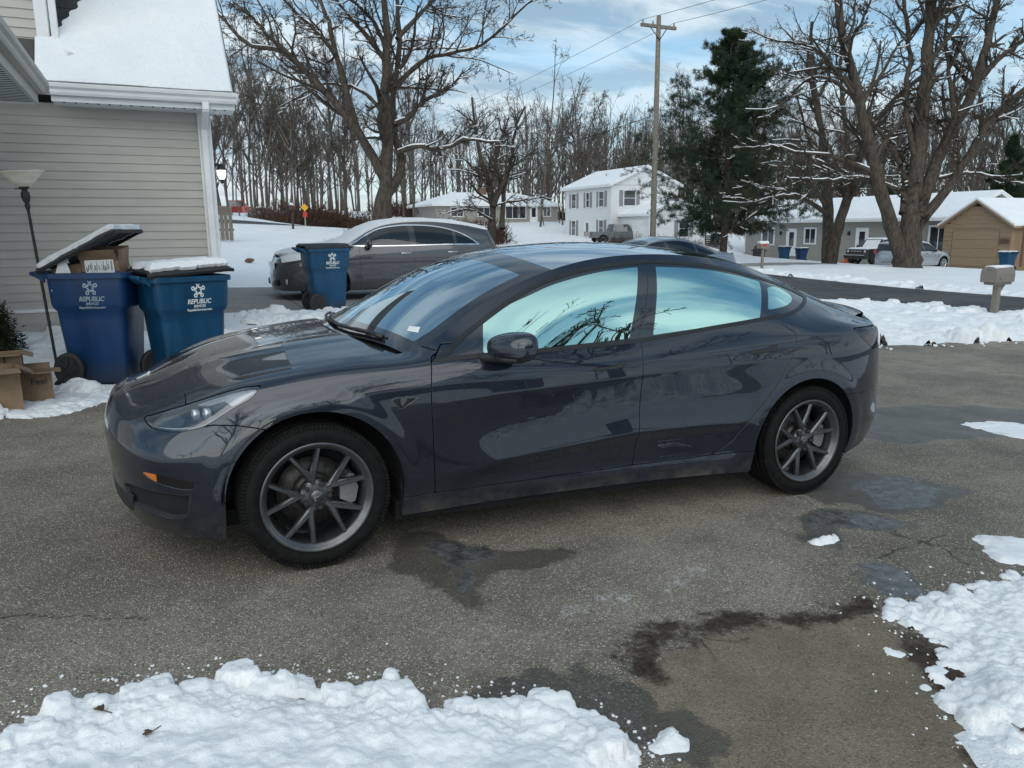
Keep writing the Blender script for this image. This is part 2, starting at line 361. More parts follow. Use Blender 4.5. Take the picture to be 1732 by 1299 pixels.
# ---- hero sedan surfaces (car coordinates: x from nose, y from near flank, z up) ----
CB = .9245
HERO = [  # columns round the body from nose centre to tail centre; rows bottom -> hood/roof edge: (x, lateral, z)
 [(0.065,0,.17),(0.020,0,.25),(0.005,0,.36),(-0.015,0,.50),(-0.015,0,.60),(0.000,0,.655),(0.020,0,.69),(0.045,0,.71),(0.075,0,.725)],
 [(0.081,.30,.17),(0.036,.305,.25),(0.021,.31,.36),(0.004,.31,.5),(0.004,.30,.6),(0.019,.29,.655),(0.038,.28,.688),(0.063,.27,.708),(0.091,.26,.72)],
 [(0.155,.54,.17),(0.108,.55,.25),(0.090,.555,.36),(0.075,.55,.5),(0.075,.535,.59),(0.090,.51,.645),(0.110,.485,.672),(0.130,.455,.69),(0.150,.425,.70)],
 [(0.270,.70,.17),(0.215,.715,.25),(0.195,.72,.36),(0.180,.715,.5),(0.183,.695,.58),(0.195,.66,.64),(0.210,.615,.685),(0.227,.57,.715),(0.245,.525,.735)],
 [(.40,.79,.165),(.35,.805,.25),(.33,.812,.36),(.32,.808,.5),(.325,.793,.59),(.34,.762,.668),(.36,.715,.73),(.38,.665,.773),(.40,.61,.803)],
 [(.51,.832,.165),(.475,.85,.25),(.465,.86,.36),(.46,.86,.5),(.47,.853,.61),(.485,.833,.705),(.50,.795,.775),(.51,.735,.822),(.525,.665,.843)],
 [(.67,.85,.165),(.66,.872,.25),(.66,.885,.36),(.66,.89,.5),(.66,.888,.62),(.66,.875,.725),(.66,.845,.805),(.66,.78,.855),(.66,.705,.872)],
 [(.86,.86,.165),(.86,.885,.25),(.86,.898,.36),(.86,.905,.5),(.86,.905,.64),(.86,.896,.748),(.86,.870,.832),(.86,.812,.885),(.86,.735,.904)],
 [(1.1,.865,.18),(1.1,.885,.28),(1.1,.895,.40),(1.1,.905,.53),(1.1,.908,.66),(1.1,.902,.765),(1.1,.882,.852),(1.1,.828,.906),(1.1,.752,.929)],
 [(1.34,.868,.19),(1.34,.886,.29),(1.34,.898,.415),(1.34,.906,.56),(1.34,.913,.71),(1.34,.908,.80),(1.34,.886,.878),(1.34,.828,.928),(1.34,.748,.955)],
 [(1.6,.87,.20),(1.6,.888,.30),(1.6,.905,.42),(1.6,.906,.58),(1.6,.918,.74),(1.6,.912,.83),(1.6,.882,.915),(1.6,.792,1.00),(1.6,.688,1.095)],
 [(1.9,.872,.205),(1.9,.888,.30),(1.9,.908,.44),(1.9,.907,.60),(1.9,.922,.76),(1.9,.915,.85),(1.9,.878,.932),(1.9,.765,1.08),(1.9,.612,1.238)],
 [(2.3,.872,.205),(2.3,.888,.30),(2.3,.910,.475),(2.3,.909,.63),(2.3,.9245,.79),(2.3,.915,.87),(2.3,.872,.952),(2.3,.742,1.165),(2.3,.560,1.36)],
 [(2.75,.872,.20),(2.75,.888,.30),(2.75,.911,.50),(2.75,.911,.65),(2.75,.9245,.81),(2.75,.912,.90),(2.75,.862,1.0),(2.75,.726,1.22),(2.75,.553,1.408)],
 [(3.2,.872,.185),(3.2,.89,.30),(3.2,.913,.49),(3.2,.915,.65),(3.2,.9245,.825),(3.2,.906,.935),(3.2,.845,1.055),(3.2,.71,1.245),(3.2,.552,1.388)],
 [(3.55,.87,.18),(3.55,.892,.30),(3.55,.915,.47),(3.55,.922,.65),(3.55,.922,.83),(3.55,.897,.96),(3.55,.815,1.085),(3.55,.69,1.222),(3.55,.555,1.318)],
 [(3.85,.865,.19),(3.85,.892,.31),(3.85,.912,.46),(3.85,.921,.64),(3.85,.917,.82),(3.85,.887,.967),(3.85,.79,1.065),(3.85,.68,1.150),(3.85,.57,1.208)],
 [(4.15,.84,.22),(4.15,.868,.32),(4.15,.885,.46),(4.15,.893,.64),(4.15,.887,.81),(4.15,.862,.968),(4.15,.785,1.022),(4.15,.70,1.064),(4.15,.62,1.095)],
 [(4.30,.795,.25),(4.32,.815,.34),(4.32,.830,.47),(4.31,.836,.64),(4.305,.832,.81),(4.30,.812,.962),(4.295,.765,.998),(4.29,.715,1.03),(4.285,.662,1.04)],
 [(4.42,.72,.27),(4.455,.735,.36),(4.46,.742,.48),(4.45,.742,.64),(4.435,.738,.80),(4.425,.727,.947),(4.42,.705,.98),(4.41,.68,1.005),(4.40,.645,1.02)],
 [(4.52,.57,.28),(4.57,.58,.37),(4.58,.585,.49),(4.565,.582,.64),(4.54,.577,.80),(4.525,.563,.955),(4.52,.55,.99),(4.512,.53,1.02),(4.50,.505,1.045)],
 [(4.57,.31,.29),(4.64,.32,.37),(4.655,.32,.5),(4.635,.32,.64),(4.60,.32,.80),(4.585,.31,.96),(4.578,.305,1.01),(4.572,.295,1.045),(4.565,.28,1.072)],
 [(4.59,0,.29),(4.665,0,.37),(4.68,0,.5),(4.655,0,.65),(4.62,0,.8),(4.605,0,.96),(4.60,0,1.02),(4.595,0,1.055),(4.59,0,1.085)],
]
HUBX = (.841, 3.716); HUBZ = .334
def crease1_z(x): return lin(x, [1.34,1.5,1.7,2.5,3.23,3.6], [.71,.732,.753,.803,.835,.842])
def crease2_z(x): return lin(x, [1.38,1.5,1.93,2.48,2.97,3.3], [.375,.396,.444,.497,.50,.49])
def hero_side(NU=460, NV=170):
    C = np.array(HERO, float); C[..., 1] = CB-C[..., 1]
    du = np.linalg.norm(np.diff(C, axis=0), axis=2)[:, 2:7].mean(1); uk = np.r_[0, np.cumsum(du)]
    dv = np.linalg.norm(np.diff(C, axis=1), axis=2)[9:17].mean(0); vk = np.r_[0, np.cumsum(dv)]
    # sample columns denser where detail is
    uq = np.linspace(0, uk[-1], NU); vq = np.linspace(0, vk[-1], NV)
    A = nspline(uk, C, uq)                       # (NU,9,3)
    G = nspline(vk, A.transpose(1, 0, 2), vq).transpose(1, 0, 2)
    x, z = G[..., 0], G[..., 2]
    # flare lips round the wheel arches, creases on the doors
    out = np.zeros_like(x)
    for hx in HUBX:
        r = np.hypot(x-hx, z-HUBZ-.0); out += .007*sm(.50, .42, r)*sm(.12, .3, z)
    w1 = sm(1.30, 1.9, x)*sm(3.62, 3.2, x); d1 = z-crease1_z(x)
    out += w1*.007*np.exp(-np.abs(d1)/.035)
    w2 = sm(1.42, 1.95, x)*sm(3.36, 3.12, x); d2 = z-crease2_z(x)
    out += w2*(.010*np.exp(-np.clip(d2, 0, None)/.05)*(d2 > 0)+(d2 <= 0)*(.010-.024*sm(0, .07, -d2)))*sm(.25, .34, z)
    w3 = sm(3.45, 3.75, x)*sm(4.42, 4.3, x); out += w3*.006*np.exp(-np.abs(z-.972)/.02)
    G[..., 1] -= out
    return grid_surf(G), A[:, 8]
def hero_top(T, prof, p, NW=70, ext=0.0):
    """surface spanning near edge T and its mirror, crowned to the centre-line profile"""
    px_, pz_ = np.array(prof).T
    w = np.sin(np.linspace(-1, 1, NW)*math.pi/2)
    zc = nspline(px_, pz_[:, None], np.clip(T[:, 0], px_[0], px_[-1]))[:, 0]
    lat = CB-T[:, 1]
    G = np.zeros((len(T), NW, 3)); G[..., 0] = T[:, 0, None]
    G[..., 1] = CB+lat[:, None]*w[None]
    G[..., 2] = T[:, 2, None]+(zc-T[:, 2])[:, None]*(1-np.abs(w[None])**p)
    return G
HOOD_PROF = [(.075,.722),(.2,.778),(.4,.868),(.6,.925),(.8,.961),(1.0,.988),(1.2,1.005),(1.4,1.015)]
ROOF_PROF = [(.9,.86),(1.2,1.04),(1.5,1.228),(1.8,1.352),(2.05,1.415),(2.3,1.447),(2.55,1.465),(2.8,1.466),(3.1,1.449),(3.4,1.412),(3.7,1.348),(4.0,1.248),(4.25,1.148),(4.42,1.098),(4.59,1.085)]
# outlines of panels, glass and lamps on the flank: (x,z); on the nose: ((x-y)/sqrt2, z)
TR = {
 'dlo': [(1.384,0.911),(1.437,0.944),(1.475,0.96),(1.58,1.026),(1.741,1.117),(1.854,1.176),(2.015,1.249),(2.175,1.299),(2.333,1.334),(2.493,1.357),(2.661,1.373),(2.781,1.377),(2.962,1.371),(3.158,1.354),(3.375,1.317),(3.586,1.27),(3.733,1.224),(3.821,1.187),(3.862,1.17),(3.782,1.132),(3.673,1.097),(3.57,1.075),(3.459,1.065),(3.217,1.039),(2.975,1.014),(2.524,0.964),(2.172,0.943),(1.851,0.929),(1.582,0.92)],
 'g1': [(1.638,0.941),(1.689,1.07),(1.797,1.133),(1.968,1.197),(2.092,1.242),(2.219,1.276),(2.348,1.304),(2.475,1.324),(2.65,1.342),(2.459,0.983),(2.027,0.958),(1.857,0.95)],
 'g2': [(2.765,1.344),(2.996,1.338),(3.207,1.317),(3.478,1.267),(3.339,1.068),(2.953,1.029),(2.606,0.997)],
 'g3': [(3.51,1.23),(3.589,1.235),(3.667,1.212),(3.693,1.177),(3.66,1.151),(3.569,1.126),(3.422,1.11)],
 'fd': [(1.378,0.908),(1.366,0.768),(1.378,0.573),(1.395,0.283)],
 'bl': [(2.525,0.965),(2.506,0.808),(2.511,0.584),(2.508,0.379),(2.502,0.303)],
 'rd': [(3.463,1.071),(3.5,1.023),(3.568,0.976),(3.551,0.915),(3.506,0.813),(3.435,0.704),(3.344,0.596),(3.24,0.483),(3.157,0.376),(3.079,0.33),(3.011,0.309)],
 'sill': [(1.395,0.283),(1.908,0.291),(2.502,0.303),(3.011,0.309)],
 'head': [(-0.131,0.678),(-0.064,0.651),(0.001,0.641),(0.088,0.643),(0.171,0.662),(0.212,0.681),(0.294,0.744),(0.351,0.785),(0.366,0.823),(0.362,0.834),(0.296,0.825),(0.207,0.797),(0.09,0.754),(-0.022,0.715),(-0.103,0.688)],
 'fog': [(-0.072,0.461),(0.03,0.459),(0.11,0.447),(0.169,0.438),(0.171,0.425),(0.163,0.404),(0.107,0.405),(0.048,0.416),(-0.02,0.432)],
 'intake': [(-0.226,0.377),(-0.083,0.386),(0.039,0.386),(0.13,0.38),(0.155,0.388),(0.143,0.302),(0.118,0.276),(0.054,0.265),(-0.011,0.279),(-0.116,0.294),(-0.209,0.286),(-0.245,0.339)],
 'seam': [(0.364,0.662),(0.435,0.677),(0.53,0.676),(0.591,0.666),(0.64,0.654),(0.684,0.634)],
 'vent': [(1.171,0.75),(1.201,0.763),(1.319,0.76),(1.222,0.7)],
 'rbump': [(3.939,0.604),(4.018,0.601),(4.148,0.6),(4.282,0.615)],
 'tail': [(2.904,0.991),(2.966,0.996),(3.034,0.998),(3.103,0.988),(3.077,0.865),(3.039,0.861),(2.949,0.921),(2.91,0.961)],
 'h1': [(2.217,0.84),(2.224,0.848),(2.338,0.856),(2.379,0.872),(2.417,0.874),(2.412,0.86),(2.387,0.849),(2.356,0.84),(2.23,0.836)],
 'h2': [(3.205,0.886),(3.218,0.897),(3.321,0.904),(3.368,0.919),(3.417,0.92),(3.407,0.901),(3.373,0.89),(3.312,0.882),(3.224,0.879)],
 'camera': [(2.651,1.26)],
}
# ground outlines, metres (x, y)
GP = {
 'bank_front': [(-0.312,-0.905),(-0.240,-0.829),(-0.161,-0.739),(-0.120,-0.683),(0.014,-0.704),(0.116,-0.704),(0.168,-0.696),(0.294,-0.718),(0.423,-0.733),(0.491,-0.811),(0.632,-0.888),(0.747,-0.991),(0.856,-0.951),(0.927,-1.055),(0.962,-1.133),(1.100,-1.197),(1.208,-1.235),(1.346,-1.300),(1.403,-1.391),(1.458,-1.479),(1.478,-1.578),(1.436,-1.695),(1.250,-1.994),(0.525,-2.023),(-0.189,-1.576)],
 'bank_side': [(2.858,-1.239),(3.159,-1.224),(3.488,-1.207),(3.867,-1.210),(4.529,-1.281),(4.918,-1.585),(3.056,-2.351),(2.263,-2.307),(2.405,-2.104),(2.424,-2.014),(2.464,-1.867),(2.548,-1.701),(2.792,-1.586),(2.888,-1.439)],
 'snow_a': [(4.065,-0.808),(4.214,-0.893),(4.292,-1.026),(4.167,-1.214),(3.944,-1.184),(3.864,-1.093),(3.924,-0.963)],
 'snow_b': [(6.472,0.986),(6.862,0.943),(7.044,0.650),(6.630,0.262),(6.420,0.453),(6.411,0.742)],
 'snow_c': [(1.504,-1.589),(1.563,-1.548),(1.614,-1.538),(1.637,-1.566),(1.630,-1.613),(1.592,-1.650),(1.534,-1.648),(1.500,-1.623)],
 'snow_d': [(2.628,-1.451),(2.686,-1.466),(2.718,-1.528),(2.669,-1.570),(2.624,-1.547),(2.618,-1.496)],
 'snow_e': [(3.184,-0.558),(3.312,-0.540),(3.401,-0.523),(3.358,-0.609),(3.253,-0.635),(3.183,-0.607)],
 'wet_a': [(1.117,-0.088),(1.216,0.104),(1.410,0.228),(1.612,0.091),(1.795,-0.005),(1.957,-0.125),(1.860,-0.263),(1.674,-0.330),(1.546,-0.410),(1.434,-0.458),(1.322,-0.541),(1.277,-0.599),(1.211,-0.456),(1.196,-0.302),(1.135,-0.214)],
 'ice_a': [(1.448,0.156),(1.612,0.091),(1.740,-0.040),(1.653,-0.181),(1.499,-0.192),(1.418,-0.327),(1.297,-0.433),(1.257,-0.357),(1.352,-0.202),(1.350,-0.025)],
 'wet_b': [(3.679,0.088),(4.021,0.209),(4.369,0.241),(4.508,0.080),(4.729,-0.135),(4.724,-0.308),(4.423,-0.402),(4.145,-0.383),(3.947,-0.307),(3.900,-0.181),(3.700,-0.148)],
 'ice_b': [(4.189,-0.057),(4.501,0.029),(4.687,-0.041),(4.671,-0.239),(4.455,-0.301),(4.186,-0.312),(4.087,-0.230)],
 'wet_c': [(3.194,-0.468),(3.400,-0.319),(3.653,-0.237),(3.832,-0.284),(3.888,-0.429),(3.706,-0.551),(3.484,-0.555),(3.343,-0.653),(3.191,-0.674),(3.128,-0.602)],
 'ice_c': [(3.457,-0.322),(3.655,-0.319),(3.847,-0.353),(3.814,-0.460),(3.670,-0.537),(3.524,-0.481),(3.389,-0.446)],
 'wet_d': [(3.078,-0.937),(3.188,-0.897),(3.259,-0.961),(3.231,-1.085),(3.072,-1.206),(2.977,-1.197),(3.019,-1.095)],
 'wet_e': [(5.891,1.571),(6.400,1.658),(7.062,1.543),(7.731,1.206),(7.818,0.909),(6.801,0.317),(6.464,0.578),(5.950,0.621),(5.480,0.676),(5.229,0.957)],
 'wet_f': [(1.469,-1.477),(1.554,-1.448),(1.668,-1.461),(1.705,-1.550),(1.676,-1.626),(1.579,-1.673),(1.483,-1.661),(1.458,-1.608)],
 'wet_g': [(0.977,-1.207),(1.264,-1.112),(1.468,-1.157),(1.581,-1.243),(1.563,-1.383),(1.512,-1.527),(1.433,-1.583),(1.379,-1.471),(1.244,-1.335)],
 'dirt_a': [(1.625,-1.132),(1.724,-1.094),(1.942,-1.082),(2.268,-1.101),(2.620,-1.154),(2.920,-1.186),(2.842,-1.281),(2.573,-1.260),(2.321,-1.207),(2.056,-1.184),(1.841,-1.186),(1.674,-1.210)],
 'dirt_b': [(2.684,-1.441),(2.892,-1.431),(2.817,-1.587),(2.580,-1.695),(2.487,-1.870),(2.437,-2.020),(2.406,-2.110),(2.295,-2.063),(2.369,-1.916),(2.470,-1.724)],
 'pad': [(1.553,-1.212),(1.783,-1.196),(2.189,-1.192),(2.798,-1.290),(2.772,-1.524),(2.564,-1.707),(2.473,-1.881),(2.380,-2.093),(2.074,-2.552),(1.076,-2.486),(1.455,-1.729),(1.479,-1.513)],
 'crack1': [(3.664,-0.000),(3.636,-0.188),(3.617,-0.355),(3.721,-0.539),(3.730,-0.678),(3.725,-0.885),(3.694,-1.063)],
 'crack2': [(2.817,-0.785),(3.078,-0.782),(3.258,-0.794),(3.408,-0.838),(3.724,-0.786),(3.978,-0.730)],
 'crack3': [(3.684,-0.570),(3.723,-0.718),(3.789,-0.870),(3.888,-0.988)],
 'crack4': [(3.408,-0.838),(3.335,-1.026),(3.270,-1.196)],
 'crack5': [(7.481,2.559),(7.620,2.230),(8.111,2.176),(8.293,1.773)],
 'crack6': [(-0.368,0.021),(-0.247,-0.013),(-0.141,-0.086),(0.002,-0.124),(0.168,-0.201)],
 'crack7': [(5.105,0.683),(5.448,0.650),(5.685,0.528)],
 'snow_left': [(-0.885,3.638),(-0.789,3.865),(-0.600,4.034),(-0.349,4.200),(-0.275,4.500),(-0.143,4.813),(0.061,4.778),(0.534,4.786),(0.954,6.700),(0.437,7.377),(-0.227,7.039),(-0.624,5.855),(-0.858,5.566),(-1.027,4.979),(-1.171,4.228),(-1.081,3.706)],
 'pile_mid': [(1.099,9.497),(1.511,9.399),(2.249,9.476),(2.881,9.777),(3.848,10.352),(4.289,12.018),(3.450,12.572),(2.940,13.805),(2.255,14.223),(1.452,13.201)],
 'leaf': [(0.053,-0.844),(0.142,-1.055)],
}
# limb lines of the individual trees: points (m), start and end radius
LIMBS = {
 'maple': [
  ([(10.01,32.66,1.5),(10.06,32.73,1.92),(10.16,32.84,2.63),(10.38,33,3.75),(10.53,33.18,4.88),(10.66,33.45,6.38),(10.68,33.7,7.51),(10.88,33.88,8.73),(11.05,34.11,10.14),(11.05,34.53,12.03),(11.13,34.81,13.44),(11.42,35.05,15.13)],0.42,0.07),
  ([(10.3,33.05,3.85),(9.71,33.37,5.15),(9.13,33.54,6.14),(8.23,33.88,7.4),(7.32,34.14,8.35),(6.73,34.16,9.01),(5.79,34.27,9.39),(4.61,34.44,9.66),(3.77,34.61,10.62),(2.97,34.6,10.95)],0.26,0.05),
  ([(9.34,34.02,6.21),(9.06,34.87,8.32),(8.91,35.61,9.82),(8.76,36.39,11.34),(8.57,37.12,12.41),(8.31,37.95,13.7),(8.19,38.87,15.62)],0.19,0.04),
  ([(10.31,32.86,3),(10.91,32.96,3.76),(11.27,33.23,4.53),(11.18,33.8,5.61),(11.2,34.4,6.99),(11.53,34.85,8.2),(11.98,35.38,10.02),(12.2,36.2,12.56),(12.71,36.68,14.15),(13.55,37.12,16.16)],0.24,0.05),
  ([(10.96,33.62,7.75),(11.69,32.96,8.63),(12.75,31.94,9.23),(13.78,30.74,9.34),(14.79,29.62,9.95),(15.33,28.67,10.61),(15.48,27.77,10.81)],0.14,0.03),
  ([(11.01,33.29,6.33),(11.83,33.64,6.74),(12.66,34.26,7.52),(14.2,34.66,8.34),(15.26,35.38,9.31)],0.15,0.05),
  ([(11.02,32.99,5.02),(11.78,32.37,5.26),(12.94,31.4,5.16),(13.42,30.79,5.48),(14.16,29.92,5.33),(14.79,29.09,5.27)],0.13,0.05),
  ([(10.95,34.03,9.58),(10.29,33.53,10.75),(9.35,32.67,11.13),(8.5,31.61,11.51),(7.98,30.47,12.68)],0.12,0.03),
  ([(11.45,33.95,10.23),(12.67,34.52,11.47),(13.81,35.34,12.52),(15.22,36.19,13.74),(16.51,37.39,15.88)],0.12,0.03),
  ([(10.45,33.67,6.95),(10.11,34.48,7.69),(9.41,35.56,8.27),(8.66,36.66,8.5),(7.65,37.78,8.13),(6.68,38.9,7.65)],0.1,0.03),
  ([(7,35.77,9.33),(6.08,36.71,10.35),(5.52,37.59,11.4),(4.74,38.57,12.28)],0.1,0.04),
  ([(8.77,35.03,9.6),(7.73,35.15,10.69),(6.74,35,11.52),(6.08,34.52,11.92)],0.11,0.04),
 ],
 'right': [
  ([(30.39,20.68,-0.66),(30.44,20.74,-0.33),(30.59,20.88,0.64),(30.77,21.02,1.6),(30.91,21.17,2.57),(31.1,21.29,3.53)],0.8,0.3),
  ([(30.36,20.8,-0.18),(29.93,21.01,0.84),(29.51,21.19,1.99),(29.1,21.3,3.03),(28.63,21.49,4.42),(28.16,21.69,5.88),(27.75,21.79,7.13),(27.2,22.03,8.71),(26.78,22.1,9.9),(26.52,22.09,11.05),(26.17,22.09,12.18)],0.4,0.16),
  ([(30.8,21.09,1.99),(31.34,21.42,4.02),(31.83,21.78,5.88),(32.35,22.19,7.95),(32.88,22.6,9.95),(33.31,23.13,12.27),(33.84,23.61,14.51)],0.44,0.22),
  ([(31.03,20.94,1.79),(32.17,21.18,4.02),(33.44,21.36,5.9),(34.64,21.55,7.52),(35.72,21.87,9.38),(36.63,22.28,11.18),(37.55,22.67,12.81)],0.36,0.17),
  ([(31.3,20.81,1.79),(32.3,20.25,3.49),(32.77,19.73,4.95),(33.31,19.09,6.34),(33.53,18.38,6.96),(34.18,17.46,7.7)],0.26,0.12),
  ([(33.78,20.92,7.32),(34.24,20.35,8.41),(34.76,19.51,9.19),(35.02,18.65,9.72)],0.18,0.09),
  ([(30.57,21.66,4.12),(30.3,22.31,5.3),(29.92,23.03,6.23),(29.15,24.1,7.77),(28.36,24.94,8.14),(27.23,25.62,7.01),(26,26.6,6.88)],0.13,0.04),
  ([(30.51,21.43,2.96),(28.91,21.63,3.42),(27.34,21.53,3.48),(25.65,21.36,3.39),(23.81,21.21,3.39)],0.12,0.04),
  ([(31.19,21.47,4.5),(31.57,22.49,7),(32.6,23.32,9.12),(33.3,24.53,11.87),(34.1,25.44,13.17)],0.16,0.09),
  ([(31.58,21.59,5.85),(31.26,22.59,7),(30.95,23.29,6.02),(30.79,24.07,5.31)],0.1,0.03),
  ([(28.84,23.57,9.15),(29.2,23.15,10.19),(29.35,22.71,11.35)],0.1,0.05),
  ([(32.93,20.98,5.83),(33.7,22.01,8.01),(34.7,23.22,10.24),(36.15,24.27,12.1)],0.13,0.07),
  ([(32.09,20.84,3.52),(32.9,20.08,3.68),(33.63,19.15,3.45),(34.02,18.3,3.18),(34.42,17.47,3.18)],0.1,0.04),
  ([(30.51,21.22,1.99),(31.18,21.87,3.57),(31.63,22.6,4.31),(32.02,23.51,5.3)],0.22,0.08),
 ],
 'second': [
  ([(33.63,28.08,-1.08),(33.79,28.29,-0.67),(34.05,28.71,0.7),(34.39,29.23,2.51),(34.62,29.76,4.1),(34.84,30.4,6.08),(34.99,31.17,8.45),(35.1,32.01,10.98),(35.63,32.53,12.92)],0.36,0.09),
  ([(33.71,28.14,-0.66),(33.81,28.02,0.48),(34.18,27.88,2.48),(34.51,27.59,3.97),(34.52,27.36,5.21),(34.89,26.98,6.63),(35.86,26.33,8.13),(36.62,25.61,9.03)],0.34,0.1),
  ([(33.8,28.71,2.08),(32.49,28.84,2.85),(30.65,28.9,3.07),(28.75,28.76,2.71),(26.69,28.73,2.75)],0.14,0.04),
  ([(33.93,29.11,4.17),(33.64,29.86,5.04),(33.19,30.79,5.82),(32.01,31.96,5.89),(30.93,33.12,5.96)],0.13,0.04),
  ([(35.22,28.42,3.68),(35.68,29.37,6.01),(36.27,30.46,8.42),(37.07,31.6,11.06),(38.21,32.53,13.17)],0.15,0.06),
  ([(33.78,28.81,2.5),(33.45,30.25,4.23),(33.17,31.72,5.05),(32.96,33.12,5.09)],0.1,0.03),
  ([(32.93,29.28,2.87),(31.67,29.66,3.34),(30.34,29.93,3.57),(29.01,30.17,3.91)],0.08,0.03),
  ([(33.86,30.05,8.23),(34.22,29.62,9.89),(32.44,29.83,10.91),(30.34,29.87,10.96),(28.71,29.71,11.32)],0.1,0.03),
 ],
 'yard': [
  ([(17.75,37.82,0.18),(17.85,37.99,0.68),(18.04,38.33,1.97),(18.24,38.63,2.98),(18.07,39.23,4.6),(17.88,39.79,5.93),(17.87,40.27,7.27),(17.91,40.83,9.02)],0.24,0.06),
  ([(18.07,38.25,2.77),(18.59,37.87,4.04),(18.86,37.47,5.27),(18.93,37.14,6.67),(19.34,36.6,8.02)],0.15,0.05),
  ([(18.42,37.8,1.47),(18.64,38.23,2.37),(18.98,38.77,3.59),(18.89,39.57,4.94),(19.41,40.19,6.52),(20.22,40.68,8.02)],0.17,0.05),
  ([(17.95,38.13,1.97),(17.26,37.9,2.27),(16.3,37.63,2.55),(14.94,37.34,2.35)],0.08,0.03),
  ([(18.12,38.23,2.77),(19.05,38.45,2.98),(20.7,38.53,3.2),(21.84,38.93,3.43)],0.08,0.03),
 ],
}
# ---- materials of the hero car ------------------------------------------------------
def m_paint(name, col, dirt=.0, flake=.5):
    b = NB(name); v = b.obj(); z = b.xyz(v, 2)
    fl = b.noise(v, 900, 2, .5); c = b.mix(b.ramp(fl, .35, .65), tuple(x*.82 for x in col), tuple(x*1.18 for x in col))
    rough = b.ramp(b.noise(v, 5, 4), .3, .7, .24, .32); cr = .02
    if dirt:
        n = b.noise(v, 9, 6, .65); low = b.ramp(z, .34, .15); d = b.math('MULTIPLY', low, b.ramp(n, .30, .72), True)
        d = b.math('MULTIPLY', d, dirt, True); sp = b.math('MULTIPLY', b.ramp(b.noise(v, 140, 2), .68, .74), b.ramp(z, .60, .2, 0, .30*dirt)); d = b.math('MAXIMUM', d, sp)
        c = b.mix(d, c, (.11, .095, .075)); cw = b.math('SUBTRACT', 1.0, b.math('MULTIPLY', d, 1.3, True), True); met = b.math('MULTIPLY', cw, flake)
        film = b.ramp(b.noise(v, 2.2, 5, .6), .35, .75, .006, .02); return b.done(b.bsdf(c, b.math('ADD', rough, b.math('MULTIPLY', d, .5)), met, .15, None, cw, film))
    return b.done(b.bsdf(c, rough, flake, .5, None, 1.0, cr))
MATS['hero_paint'] = m_paint('hero_paint', (.0165, .0225, .036), dirt=.85, flake=.55)
def m_glass(name, refl, tint, floor, through, wav=0.0):
    """coated automotive glass: tinted mirror-like reflection over a dark see-through pane"""
    b = NB(name)
    g = b.n('ShaderNodeBsdfGlossy'); b.put(g.inputs['Color'], refl); g.inputs['Roughness'].default_value = .004
    t = b.n('ShaderNodeBsdfTransparent'); b.put(t.inputs['Color'], tint)
    lw = b.n('ShaderNodeFresnel'); lw.inputs[0].default_value = 1.5
    f = b.math('ADD', b.math('MULTIPLY', lw.outputs[0], 1-floor), floor, True)
    mx = b.n('ShaderNodeMixShader'); b.put(mx.inputs[0], f); b.put(mx.inputs[1], t.outputs[0]); b.put(mx.inputs[2], g.outputs[0])
    return b.done(mx.outputs[0])
MATS['side_glass'] = m_glass('side_glass', (.70, 1.0, .90), (.06, .075, .075), .92, .1)
MATS['front_glass'] = m_glass('front_glass', (.78, .93, 1.0), (.22, .25, .27), .56, .4)
MATS['lamp_glass'] = m_glass('lamp_glass', (.95, .97, 1), (.80, .82, .85), .10, .9)
MATS['smoked_lens'] = m_glass('smoked_lens', (.9, .9, .95), (.5, .42, .42), .04, .5)
plain('black_trim', (.012, .013, .014), .38, 0, .2, 8)
plain('gloss_black', (.012, .014, .018), .08, 0, .1, 6, coat=1.0)
plain('black_plastic', (.02, .02, .021), .62, 0, .25, 20, bump=.0015, bscale=260)
plain('black_void', (.006, .006, .007), .9, 0, .2, 6)
plain('seat_black', (.02, .02, .022), .6, 0, .2, 12)
plain('chrome', (.75, .76, .78), .12, 1., .05, 6)
plain('alloy_dark', (.135, .138, .145), .32, .85, .12, 14)
plain('disc_steel', (.075, .07, .066), .5, .7, .4, 30)
plain('caliper_grey', (.22, .225, .23), .45, .3, .15, 20)
plain('white_print', (.72, .73, .72), .55, 0, .06, 20)
plain('amber_lens', (.55, .16, .02), .18, 0, .15, 20, coat=1.)
plain('red_lens', (.34, .008, .016), .14, 0, .2, 12, coat=1.)
def m_tyre():
    b = NB('tyre'); v = b.obj(); n = b.noise(v, 26, 6, .65); f = b.noise(v, 150, 4)
    c = b.mix(b.ramp(n, .42, .75), (.005, .005, .0055), (.017, .016, .014)); return b.done(b.bsdf(c, b.ramp(n, .3, .7, .62, .9), 0, .2, b.bump(f, .35, .004)))
MATS['tyre'] = m_tyre()

